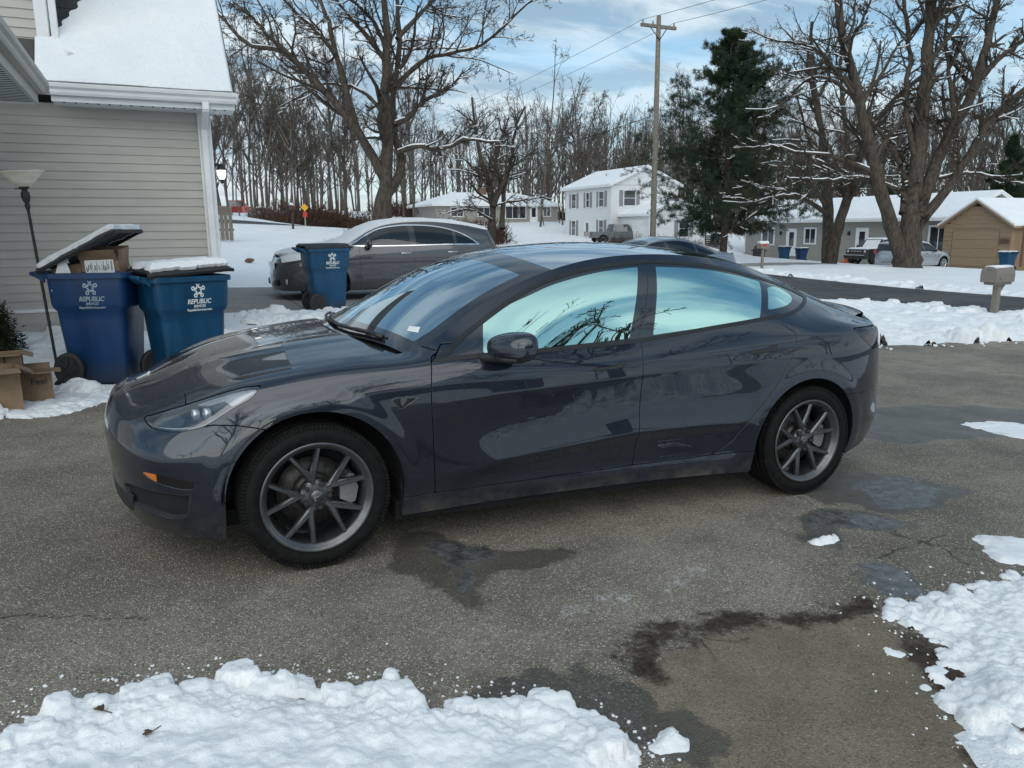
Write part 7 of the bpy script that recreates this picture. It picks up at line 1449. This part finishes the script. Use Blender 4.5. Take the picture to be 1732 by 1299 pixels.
sg = empty('road_sign', (10.2, 54.1, tz(10.2, 54.1))); tag(sg, 'yellow diamond road sign with a small red plate below it', 'sign'); MB().box((-.04, -.03, 0), (.04, .03, 1.6)).build('post', 'steel_grey', sg); a = .27; MB().prism([(0, 1.25), (a, 1.25+a), (0, 1.25+2*a), (-a, 1.25+a)], -.06, -.04, 'y').build('plate', 'sign_yellow', sg); MB().prism([(-.15, .85), (.15, .85), (.15, 1.2), (-.15, 1.2)], -.06, -.04, 'y').build('plate', 'sign_red', sg)
gq = empty('barbecue_grill', (48.6, 50.2, tz(48.6, 50.2))); tag(gq, 'black covered barbecue grill against the grey ranch wall', 'grill'); MB().box((-.3, -.55, 0), (.3, .55, .95), .1).build('cover', 'black_plastic', gq); MB().box((-.25, -.75, .7), (.25, .75, .82), .04).build('shelf', 'black_plastic', gq); MB().box((-.28, -.4, .95), (.28, .4, 1.2), .12).build('hood', 'black_plastic', gq)
for i, (x, y, h, lb) in enumerate(((45.2, 37.6, .95, 'taller orange plastic toy chair by the white door of the grey ranch'), (45.0, 36.9, .6, 'lower orange plastic toy beside the taller orange one'))):
    t_ = empty('plastic_toy', (x, y, tz(x, y))); tag(t_, lb, 'toy'); MB().box((-.25, -.22, .25), (.25, .22, .36), .03).build('seat', 'orange_plastic', t_); MB().box((.18, -.22, .36), (.26, .22, h), .03).build('backrest', 'orange_plastic', t_)
    for sx in (-1, 1):
        for sy in (-1, 1): MB().box((sx*.2-.03, sy*.17-.03, 0), (sx*.2+.03, sy*.17+.03, .25)).build('leg', 'orange_plastic', t_)
m = MB(); n1, n2 = 12, 8; V = []
for i in range(n1):
    for j in range(n2): p, q = math.pi*j/(n2-1), 2*math.pi*i/n1; k = 1+.18*math.sin(3*q+2*p); V.append((.24*k*math.sin(p)*math.cos(q), .18*k*math.sin(p)*math.sin(q), .12+.13*math.cos(p)))
m.add(V, [(i*n2+j, ((i+1) % n1)*n2+j, ((i+1) % n1)*n2+j+1, i*n2+j+1) for i in range(n1) for j in range(n2-1)], True); rk = m.build('rock', 'brick_brown'); rk.scale = (.55, .55, .5); rk.location = (2.75, 20.6, tz(2.75, 20.6)+.05); tag(rk, 'rusty brown rock on the snow edge left of the grey wagon', 'rock')

# ---- house added unseen behind the viewer to darken reflections in the paint ----
bh = gable_house('brick_house', 'brown brick house added behind the viewer, seen only as a dark reflection', -3.5, 13.5, -34, -25, .1, 2.9, 5.0, 'x', 'brick_brown', .5)
def back_windows(r):
    for a in (-1.5, 2.5, 8.0, 11.0):
        f = MB(); f.box((a, -24.99, 1.0), (a+1.4, -24.95, 2.2)); o = f.build('window', 'white_paint', r); MB().box((a+.08, -24.949, 1.08), (a+1.32, -24.94, 2.12)).build('pane', 'window_dark', o)
back_windows(bh)
# ---- bare trees ---------------------------------------------------------------------------------------------
def m_bark(name, a, b_):
    b = NB(name); v = b.obj(); n = b.noise(b.map(v, (1, 1, .25)), 9, 6, .7); w = b.noise(b.map(v, (1, 1, .12)), 30, 5, .7); c = b.mix(b.ramp(n, .3, .7), a, b_); return b.done(b.bsdf(c, .9, 0, .2, b.bump(w, .8, .05)))
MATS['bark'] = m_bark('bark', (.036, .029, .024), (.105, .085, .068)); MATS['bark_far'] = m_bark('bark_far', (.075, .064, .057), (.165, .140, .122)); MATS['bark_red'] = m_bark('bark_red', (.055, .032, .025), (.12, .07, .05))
def tubes(P, R, n):
    """P (B,m,3), R (B,m): open tubes with n sides -> V, F"""
    B, m = P.shape[:2]; t = np.gradient(P, axis=1); t /= np.maximum(np.linalg.norm(t, axis=2, keepdims=True), 1e-9); ref = np.where(np.abs(t[:, :1, 2:3]) < .9, np.array([0, 0, 1.]), np.array([1., 0, 0])); a = np.cross(t, np.broadcast_to(ref, t.shape)); a /= np.maximum(np.linalg.norm(a, axis=2, keepdims=True), 1e-9); b = np.cross(t, a)
    w = 2*math.pi*np.arange(n)/n; V = P[:, :, None]+R[:, :, None, None]*(a[:, :, None]*np.cos(w)[:, None]+b[:, :, None]*np.sin(w)[:, None])
    i, j, k = np.meshgrid(np.arange(B), np.arange(m-1), np.arange(n), indexing='ij'); p = (i*m+j)*n; q = p+(k+1) % n; p = p+k; F = np.stack([p, q, q+n, p+n], -1).reshape(-1, 4); return V.reshape(-1, 3), F
def resample(P, n):
    P = np.array(P, float); t = np.r_[0, np.cumsum(np.linalg.norm(np.diff(P, axis=0), axis=1))]; return nspline(t, P, np.linspace(0, t[-1], n))
def children(rs, P, R, L, per, t0, t1, ang, ratio, m, wig, up, rk=.55, rmin=.004, out=0.):
    B, n = P.shape[:2]; pi = np.repeat(np.arange(B), per); K = len(pi); t = t0+(t1-t0)*rs.random(K); f = t*(n-1); i = np.minimum(f.astype(int), n-2); g = (f-i)[:, None]
    pos = P[pi, i]*(1-g)+P[pi, i+1]*g; rad = R[pi, i]*(1-g[:, 0])+R[pi, i+1]*g[:, 0]; tan = P[pi, i+1]-P[pi, i]; tan /= np.maximum(np.linalg.norm(tan, axis=1, keepdims=True), 1e-9)
    pr = rs.normal(size=(K, 3)); pr -= (pr*tan).sum(1, keepdims=True)*tan; pr /= np.maximum(np.linalg.norm(pr, axis=1, keepdims=True), 1e-9); an = rs.uniform(*ang, K)[:, None]; d = tan*np.cos(an)+pr*np.sin(an); d[:, 2] += up*rs.random(K); d /= np.linalg.norm(d, axis=1, keepdims=True)
    ln = L[pi]*ratio*(1-.55*t)*rs.uniform(.6, 1.25, K); Q = np.zeros((K, m, 3)); Q[:, 0] = pos; step = (ln/(m-1))[:, None]
    for s in range(1, m): d = d+rs.normal(0, wig, (K, 3)); d[:, 2] += up*.25; d /= np.linalg.norm(d, axis=1, keepdims=True); Q[:, s] = Q[:, s-1]+d*step
    r0 = np.maximum(rad*rk, rmin); RR = r0[:, None]*np.linspace(1, .35, m)[None]; RR = np.maximum(RR, rmin*.7); return Q, RR, ln
def make_tree(name, label, limbs, seed, spec, mat='bark', snow=True, base=None, group=None, tip=.35, cat='tree', sides=(12, 6, 4, 3, 3), twig=.006):
    """limbs: [(points, r0, r1)] in world; spec: per level (count, length ratio)"""
    rs = np.random.default_rng(seed); base = np.array(base if base is not None else limbs[0][0][0], float); P = np.stack([resample(p, 22) for p, _, _ in limbs])-base; t = np.linspace(0, 1, 22); R = np.stack([a+(b-a)*t**.8 for _, a, b in limbs]); L = np.linalg.norm(np.diff(P, axis=1), axis=2).sum(1)
    wob = rs.normal(0, 1, P.shape)*.05*np.minimum(L, 3)[:, None, None]*.2*np.sin(np.pi*t)[None, :, None]; P = P+wob; R[0] *= 1+.35*np.exp(-t*14)
    R = R*(1+.06*rs.normal(size=R.shape)); r = empty(name, tuple(base)); tag(r, label, cat, group)
    V, F = tubes(P, R, sides[0]); link('trunk', mesh_np('trunk', V, F), mat, r); VV, FF = [], []; nb = 0; cur = (P, R, L); allb = [(P, R)]
    for k, (cnt, ratio, ang, wig, up, m) in enumerate(spec):
        Q, RR, ln = children(rs, *cur, cnt, .22 if k == 0 else .12, .99, ang, ratio, m, wig, up, rk=(.5, .55, .6, .7)[min(k, 3)], rmin=twig*(2.2, 1.6, 1.15, 1)[min(k, 3)]); V, F = tubes(Q, RR, sides[min(k+1, 4)]); VV.append(V); FF.append(F+nb); nb += len(V); cur = (Q, RR, ln); allb.append((Q, RR))
    cr = link('crown', mesh_np('crown', np.vstack(VV), np.vstack(FF)), mat, r)
    if snow:
        SV, SF, n0 = [], [], 0
        for k, (Q, RR) in enumerate(allb[:3]):
            q = Q if k == 0 else Q[rs.random(len(Q)) < (.5, .5, .3)[k]]; rr = RR if k == 0 else RR[:len(q)]
            if k: sel = rs.random(len(Q)) < (.5, .55, .30)[k]; q, rr = Q[sel], RR[sel]
            tg = np.gradient(q, axis=1); tg /= np.maximum(np.linalg.norm(tg, axis=2, keepdims=True), 1e-9); flat = 1-np.abs(tg[..., 2]); k_ = sm(.35, .75, flat)*(.35+.65*(fbm(q[..., 0]*2+q[..., 2], q[..., 1]*2, 2, 5) > .42)); s = q+np.array([0, 0, 1.])*(rr*.62)[..., None]; sr = np.where(k_ > .3, rr*.62+.012, .0006); V, F = tubes(s, sr, 5); 
            keep = (sr > .002); kk = (keep[:, :-1] | keep[:, 1:]); ff = F.reshape(len(q), q.shape[1]-1, 5, 4)[kk].reshape(-1, 4); SV.append(V); SF.append(ff+n0); n0 += len(V)
        V, F = np.vstack(SV), np.vstack(SF); u, inv = np.unique(F, return_inverse=True); link('branch_snow', mesh_np('branch_snow', V[u], inv.reshape(-1, 4)), 'snow', r, 'stuff')
    return r
WIDE = [(16, .42, (.5, 1.15), .13, .10, 7), (7, .50, (.45, 1.1), .15, .04, 6), (6, .50, (.4, 1.1), .17, .0, 5), (4, .55, (.3, 1.0), .15, -.02, 3)]
make_tree('bare_tree', 'big bare tree with spreading limbs behind the grey wagon', LIMBS['maple'], 3, WIDE, twig=.008)
make_tree('bare_tree', 'massive multi-stemmed bare tree across the street at the right', [(p_, a_*.86, b_*.8) for p_, a_, b_ in LIMBS['right']], 5, [(15, .34, (.5, 1.1), .13, .12, 7), (8, .48, (.45, 1.1), .15, .04, 6), (6, .5, (.4, 1.1), .17, .0, 4), (4, .55, (.3, 1.), .15, -.02, 3)], twig=.008)
make_tree('bare_tree', 'bare forked tree with snow-lined branches in front of the grey ranch', LIMBS['second'], 8, [(13, .40, (.5, 1.15), .14, .06, 7), (7, .50, (.45, 1.1), .15, .02, 6), (5, .5, (.4, 1.1), .17, .0, 5), (4, .55, (.3, 1.), .15, -.02, 3)])
make_tree('bare_tree', 'slender twin-trunked bare tree in the yard right of the grey wagon', LIMBS['yard'], 9, [(16, .40, (.5, 1.1), .13, .1, 7), (8, .5, (.45, 1.1), .15, .04, 6), (6, .5, (.4, 1.), .17, .0, 4)])
# tree beside the viewer, seen mirrored in the glass and paint
def near_tree(label, x, y, H, seed, lean=(0, 0), spec=None):
    z = tz(x, y); rs = np.random.default_rng(seed); k0 = .40 if seed == 22 else 1.; limbs = [([(x, y, z-.1), (x+.1, y, z+H*.25), (x+lean[0]*.5, y+lean[1]*.5, z+H*.6), (x+lean[0], y+lean[1], z+H)], .30*k0, .05*k0)]
    for k in range(9+5*(seed == 22)):
        a = k*2.4+rs.random(); h = H*(.22+.055*k*(1 if seed != 22 else .8)); ln = H*(.48-.025*k)*(.52 if seed == 22 else 1); s = np.array([x+lean[0]*h/H, y+lean[1]*h/H, z+h]); d = np.array([math.cos(a), math.sin(a), 0]); limbs.append(([tuple(s), tuple(s+d*ln*.35+(0, 0, ln*.22)), tuple(s+d*ln*.7+(0, 0, ln*.55)), tuple(s+d*ln+(0, 0, ln*.75))], .13*k0, .025*k0))
    return make_tree('bare_tree', label, limbs, seed, spec or [(10, .42, (.5, 1.1), .14, .05, 6), (7, .5, (.45, 1.1), .15, .02, 5), (5, .5, (.4, 1.), .16, 0, 4)], snow=False)
for i, (x, y, H, s_) in enumerate(((-9.5, -13.5, 12.5, 21), (5.1, -4.6, 11.2, 22), (3.5, -24, 11, 23))): near_tree(('bare tree behind the viewer, off to the left of the driveway', 'bare tree mirrored in the front side window of the foreground sedan', 'bare tree behind the viewer, straight back from the foreground sedan')[i], x, y, H, s_)

# ---- the wood behind: a few shapes, many individual trees -------------------------------------------------------
def wood_shape(seed, H, fork):
    rs = np.random.default_rng(seed); limbs = [([(0, 0, -.4), (rs.normal(0, .15), rs.normal(0, .15), H*.35), (rs.normal(0, .4), rs.normal(0, .4), H*.7), (rs.normal(0, .8), rs.normal(0, .8), H)], .12*H/15, .03)]
    for k in range(fork):
        h = H*rs.uniform(.25, .6); a = rs.random()*6.28; ln = H*rs.uniform(.25, .45); d = np.array([math.cos(a), math.sin(a), 0]); s = np.array([0, 0, h]); limbs.append(([tuple(s), tuple(s+d*ln*.22+(0, 0, ln*.4)), tuple(s+d*ln*.42+(0, 0, ln*.9))], .09*H/15, .02))
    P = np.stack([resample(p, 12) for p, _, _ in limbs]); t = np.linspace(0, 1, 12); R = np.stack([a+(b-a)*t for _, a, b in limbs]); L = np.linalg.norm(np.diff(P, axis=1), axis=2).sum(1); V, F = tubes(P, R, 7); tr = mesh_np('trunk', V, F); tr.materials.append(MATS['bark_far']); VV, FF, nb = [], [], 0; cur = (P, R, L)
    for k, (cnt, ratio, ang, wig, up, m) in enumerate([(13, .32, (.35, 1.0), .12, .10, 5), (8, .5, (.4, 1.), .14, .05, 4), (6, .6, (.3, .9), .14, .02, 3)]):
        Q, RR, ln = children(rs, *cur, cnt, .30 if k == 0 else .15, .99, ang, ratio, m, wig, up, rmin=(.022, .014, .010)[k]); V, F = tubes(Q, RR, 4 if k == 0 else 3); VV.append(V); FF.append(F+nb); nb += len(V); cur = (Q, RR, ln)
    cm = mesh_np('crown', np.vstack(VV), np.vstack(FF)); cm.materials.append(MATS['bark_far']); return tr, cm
SHAPES = [wood_shape(100+i, (15, 17, 13, 16, 18, 14)[i], (2, 3, 4, 2, 3, 5)[i]) for i in range(6)]
rw = np.random.default_rng(77); NW = [0]
def wood_tree(x, y, sc, label, grp):
    tr, cm = SHAPES[rw.integers(6)]; r = empty('wood_tree', (x, y, tz(x, y)-.1), rw.random()*6.28); r.scale = (sc, sc, sc*rw.uniform(.9, 1.15)); r.rotation_euler = (rw.normal(0, .055), rw.normal(0, .055), rw.random()*6.28); tag(r, label, 'tree', grp); NW[0] += 1
    for me in (tr, cm): o = bpy.data.objects.new(me.name, me); COL.objects.link(o); o.parent = r
def belt(n, p0, p1, depth, sc, label, grp):
    for k in range(n):
        t = (k+rw.random())/n; p = np.array(p0)*(1-t)+np.array(p1)*t; nrm = np.array([-(p1[1]-p0[1]), p1[0]-p0[0]]); nrm = nrm/np.linalg.norm(nrm); p = p+nrm*rw.random()*depth; wood_tree(p[0], p[1], rw.uniform(*sc), label, grp)
belt(28, (10, 66), (26, 74), 22, (.75, 1.1), 'tall bare tree in the wood behind the grey wagon', 'trees of the wood at the left')
belt(22, (-6, 96), (40, 110), 16, (.85, 1.2), 'tall bare tree in the wood behind the low beige ranch', 'trees of the wood behind the beige ranch')
belt(20, (30, 100), (62, 84), 16, (.7, 1.05), 'tall bare tree in the wood behind the white house', 'trees of the wood behind the white house')
belt(60, (58, 78), (92, 34), 30, (.8, 1.2), 'tall bare tree in the wood behind the grey ranch and the tan garage', 'trees of the wood behind the ranch houses')
belt(22, (-60, -42), (70, -52), 14, (.7, 1.1), 'bare tree of the wood behind the viewer', 'trees of the wood behind the viewer')
belt(16, (40, 78), (56, 66), 8, (.6, .9), 'slim bare tree behind the white house and the pine', 'slim trees beside the pine')
for (x, y, sc) in ((41.5, 79, 1.15), (46, 78, 1.25)): wood_tree(x, y, sc, 'tall bare tree standing directly behind the white house roof', 'two tall trees behind the white roof')
# thickets
def brush_mesh(seed, n, H, W):
    rs = np.random.default_rng(seed); a = rs.random(n)*6.28; rad = np.sqrt(rs.random(n))*W; P = np.zeros((n, 5, 3)); P[:, 0] = np.c_[rad*np.cos(a), rad*np.sin(a), np.full(n, -.1)]; d = np.c_[np.cos(a)*.4+rs.normal(0, .3, n), np.sin(a)*.4+rs.normal(0, .3, n), np.ones(n)]; st = H*rs.uniform(.4, 1.0, n)[:, None]/4
    for s in range(1, 5): d = d+rs.normal(0, .22, d.shape); d /= np.linalg.norm(d, axis=1, keepdims=True); P[:, s] = P[:, s-1]+d*st
    R = np.linspace(.018, .006, 5)[None]*np.ones((n, 1)); V, F = tubes(P, R, 3); Q, RR, _ = children(rs, P, R, st[:, 0]*4, 6, .2, .95, (.4, 1.1), .45, 4, .2, .1, rmin=.006); V2, F2 = tubes(Q, RR, 3); return mesh_np('stems', np.vstack([V, V2]), np.vstack([F, F2+len(V)]))
BR = [brush_mesh(200+i, 90, 1.0, .75) for i in range(3)]
for me in BR: me.materials.append(MATS['bark_red'])
def brush(x, y, s, sz, label, grp):
    r = empty('bare_shrub', (x, y, tz(x, y)), rw.random()*6.28); r.scale = (s, s, sz); tag(r, label, 'shrub', grp); me = BR[rw.integers(3)]; o = bpy.data.objects.new('stems', me); COL.objects.link(o); o.parent = r
for k in range(46): t = k/45; brush(10+20*t+rw.normal(0, 1), 61+9*t+rw.normal(0, 2), 2.6, rw.uniform(1.8, 3.2), 'leafless thicket shrub along the edge of the left wood', 'thicket along the left wood')
for k in range(40): t = k/39; brush(30+36*t+rw.normal(0, 1), 99-14*t+rw.normal(0, 2), 2.8, rw.uniform(2, 3.4), 'leafless thicket shrub behind the beige ranch and white house', 'thicket behind the far houses')
for k in range(40): t = k/39; brush(62+26*t+rw.normal(0, 1), 70-34*t+rw.normal(0, 2), 3, rw.uniform(2.2, 4.0), 'leafless thicket shrub in the wood behind the ranch houses', 'thicket behind the ranch houses')
for k in range(7): brush(7.5+k*.55+rw.normal(0, .2), 24.5+rw.normal(0, .6), 1.1, rw.uniform(1.0, 1.5), 'reddish bare shrub behind the hood of the grey wagon', 'shrubs behind the wagon hood')
for k in range(9): brush(26+k*.9+rw.normal(0, .3), 43.5-k*.5+rw.normal(0, .5), 1.1, rw.uniform(.9, 1.5), 'low bare shrub on the lawn in front of the dark grey pickup', 'shrubs before the pickup')
for k in range(4): brush(33+k*1.6, 49-k*.6, .9, rw.uniform(1.6, 2.6), 'thin upright sapling in front of the white garage', 'saplings by the white garage')
# second skyline of wood too far to tell trees apart
def far_wood():
    VV, FF, nb = [], [], 0; rs = np.random.default_rng(5)
    for k in range(520):
        t = rs.random(); x, y = (-40+60*t*3.2, 150-30*t+rs.random()*30) if k % 2 == 0 else (60+90*t, 120-90*t+rs.random()*30); z = tz(x, y); H = rs.uniform(13, 20); P = np.array([[(0, 0, 0), (rs.normal(0, .3), 0, H*.5), (rs.normal(0, .6), rs.normal(0, .6), H)]])+(x, y, z-.3); R = np.array([[.22, .14, .04]]); V, F = tubes(P, R, 4); Q, RR, ln = children(rs, P, R, np.array([H]), 26, .2, .98, (.3, .9), .28, 3, .12, .15, rmin=.03); V2, F2 = tubes(Q, RR, 3); VV += [V, V2]; FF += [F+nb, F2+nb+len(V)]; nb += len(V)+len(V2)
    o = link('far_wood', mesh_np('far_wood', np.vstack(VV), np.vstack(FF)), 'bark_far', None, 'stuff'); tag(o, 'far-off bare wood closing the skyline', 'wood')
far_wood()
# ---- conifers and the dark shrub ----------------------------------------------------------------------------------
def m_needle(name, a, b_):
    b = NB(name); v = b.obj(); c = b.mix(b.ramp(b.noise(v, 1.1, 4, .6), .3, .7), a, b_); return b.done(b.bsdf(c, .7, 0, .25))
MATS['needles'] = m_needle('needles', (.010, .024, .012), (.032, .058, .024)); MATS['yew'] = m_needle('yew', (.010, .016, .009), (.03, .04, .02))
def pine(name, label, x, y, H, W, seed, bare=.10):
    rs = np.random.default_rng(seed); z = tz(x, y); r = empty(name, (x, y, z)); tag(r, label, 'tree'); Pt = resample([(0, 0, -.3), (.1, .05, H*.4), (-.1, .1, H*.75), (0, 0, H*.99)], 16)[None]; Rt = np.linspace(.28, .03, 16)[None]; V, F = tubes(Pt, Rt, 10); link('trunk', mesh_np('trunk', V, F), 'bark', r)
    B = []; 
    for h in np.arange(H*bare, H*.985, .42):
        u = h/H; prof = np.interp(u, [0, .12, .3, .5, .7, .85, .95, 1], [.5, .9, 1.0, .74, .48, .27, .13, .03]); n = rs.integers(5, 8)
        for k in range(n):
            a = rs.random()*6.28; ln = W*prof*rs.uniform(.4, 1.15); d = np.array([math.cos(a), math.sin(a), 0]); s = np.array([0, 0, h]); B.append(resample([s, s+d*ln*.5+(0, 0, ln*(.02+.25*u)), s+d*ln+(0, 0, ln*(.04+.55*u))], 8))
    P = np.array(B); L = np.linalg.norm(np.diff(P, axis=1), axis=2).sum(1); R = np.linspace(.035, .008, 8)[None]*np.ones((len(P), 1)); V, F = tubes(P, R, 4); br = [V]; bf = [F]; Q, RR, ln = children(rs, P, R, np.maximum(L, .8), 15, .15, 1.0, (.5, 1.1), .36, 4, .1, .12, rmin=.006); V2, F2 = tubes(Q, RR, 3); bf.append(F2+len(V)); br.append(V2); link('branches', mesh_np('branches', np.vstack(br), np.vstack(bf)), 'bark', r)
    # needle tufts: narrow blades fanned round every twig
    tw = np.concatenate([Q[:, 1], Q[:, 2], Q[:, 3], (Q[:, 2]+Q[:, 3])/2, P[:, -1], P[:, -2], P[:, -3], P[:, -4]]); K = 22; C = np.repeat(tw, K, 0)+rs.normal(0, .05, (len(tw)*K, 3)); d = rs.normal(size=C.shape); d[:, 2] += .5; d /= np.linalg.norm(d, axis=1, keepdims=True); s = np.cross(d, rs.normal(size=C.shape)); s /= np.linalg.norm(s, axis=1, keepdims=True); ln = rs.uniform(.12, .26, len(C))[:, None]; w = .010
    V = np.stack([C-s*w, C+s*w, C+d*ln+s*w*.4, C+d*ln-s*w*.4], 1).reshape(-1, 3); F = np.arange(len(V)).reshape(-1, 4); link('crown', mesh_np('crown', V, F, False), 'needles', r); return r
pine('pine_tree', 'tall dark green pine right of the utility pole', 37.0, 41.0, 15.0, 6.9, 12)
pine('spruce_tree', 'small dark spruce among the bare trees behind the tan garage', 66, 40, 9.5, 2.4, 14); pine('young_conifer', 'low dark conifer peeping over the grey ranch roof', 61.5, 48, 6, 2.0, 15)
def yew(x, y, R_, H, label, seed):
    rs = np.random.default_rng(seed); r = empty('evergreen_shrub', (x, y, tz(x, y))); tag(r, label, 'shrub'); n = 2600; d = rs.normal(size=(n, 3)); d[:, 2] = np.abs(d[:, 2])*1.1-.15; d /= np.linalg.norm(d, axis=1, keepdims=True); C = d*(R_*(.62+.4*rs.random((n, 1))))*np.array([1, 1, H/R_]); C[:, 2] += .1; K = 5; C = np.repeat(C, K, 0)+rs.normal(0, .03, (n*K, 3)); dd = np.repeat(d, K, 0)+rs.normal(0, .8, C.shape); dd /= np.linalg.norm(dd, axis=1, keepdims=True); s = np.cross(dd, rs.normal(size=C.shape)); s /= np.linalg.norm(s, axis=1, keepdims=True); ln = rs.uniform(.03, .07, len(C))[:, None]; w = .008
    V = np.stack([C-s*w, C+s*w, C+dd*ln], 1).reshape(-1, 3); link('crown', mesh_np('crown', V, np.arange(len(V)).reshape(-1, 3), False), 'yew', r); a = rs.random(60)*6.28; P = np.zeros((60, 4, 3)); 
    for s_ in range(1, 4): P[:, s_] = np.c_[np.cos(a), np.sin(a), np.full(60, H/R_*1.1)]*R_*.28*s_*rs.uniform(.6, 1, (60, 1))
    V, F = tubes(P, np.linspace(.012, .004, 4)[None]*np.ones((60, 1)), 4); link('stems', mesh_np('stems', V, F), 'bark', r)
yew(-1.66, 6.55, .52, .64, 'dark rounded evergreen shrub at the left edge below the house wall', 3)

# ---- litter on the ground ------------------------------------------------------------------------------------------
plain('dead_leaf', (.085, .052, .03), .7, 0, .3, 30); plain('twig', (.10, .075, .05), .85, 0, .3, 30)
def leaf(x, y, z, s, rz, label):
    P = [(0, 0), (.35, .28), (.5, .62), (.3, .55), (.22, .95), (0, .8), (-.22, .95), (-.3, .55), (-.5, .62), (-.35, .28)]; V = [(a*s, b*s, .25*s*abs(a)+.12*s*math.sin(b*4)) for a, b in P]; V2 = [(a, b, c-.002) for a, b, c in V]; n = len(P); m = MB(); m.add(V+V2, [tuple(range(n)), tuple(range(2*n-1, n-1, -1))]+[(i, i+n, (i+1) % n+n, (i+1) % n) for i in range(n)]); m.tube([(0, 0, 0), (.05*s, -.5*s, .04*s), (.02*s, -.9*s, .1*s)], .0015, 4)
    o = m.build('dead_leaf', 'dead_leaf'); o.location = (x, y, z); o.rotation_euler = (.15, .1, rz); tag(o, label, 'leaf')
dgl = bpy.context.evaluated_depsgraph_get()
def on_top(x, y):
    hit, loc, *_ = SC.ray_cast(dgl, (x, y, .8), (0, 0, -1)); return loc.z if hit else tz(x, y)
bpy.context.view_layer.update(); dgl = bpy.context.evaluated_depsgraph_get()
for x, y, s, rz, lb in ((.035, -.86, .035, .8, 'curled brown leaf on the front snow bank, near its left end'), (.17, -1.0, .032, 2.2, 'brown leaf lying on the front snow bank close to the bottom edge'), (1.42, -1.55, .03, 4., 'brown leaf at the right end of the front snow bank'), (2.35, -1.16, .03, 1., 'pale leaf on the brown dirt strip'), (2.55, -2.02, .03, 3., 'brown leaf beside the trodden snow at the lower right')): leaf(x, y, on_top(x, y)+.006, s, rz, lb)
rl = np.random.default_rng(4)
for k in range(12):
    t = k/11; x, y = 1.75+1.1*t+rl.normal(0, .05), -1.13-.06*t+rl.normal(0, .03); a = rl.random()*6.28; L_ = rl.uniform(.05, .14); z = on_top(x, y)+.004; m = MB(); m.tube([(0, 0, 0), (L_*.5, rl.normal(0, .012), .006), (L_, rl.normal(0, .02), .003)], [.002, .0016, .001], 5); o = m.build('twig', 'twig'); o.location = (x, y, z); o.rotation_euler = (0, 0, a); tag(o, 'thin dead stalk lying in the brown dirt strip', 'twig', 'stalks in the dirt strip')
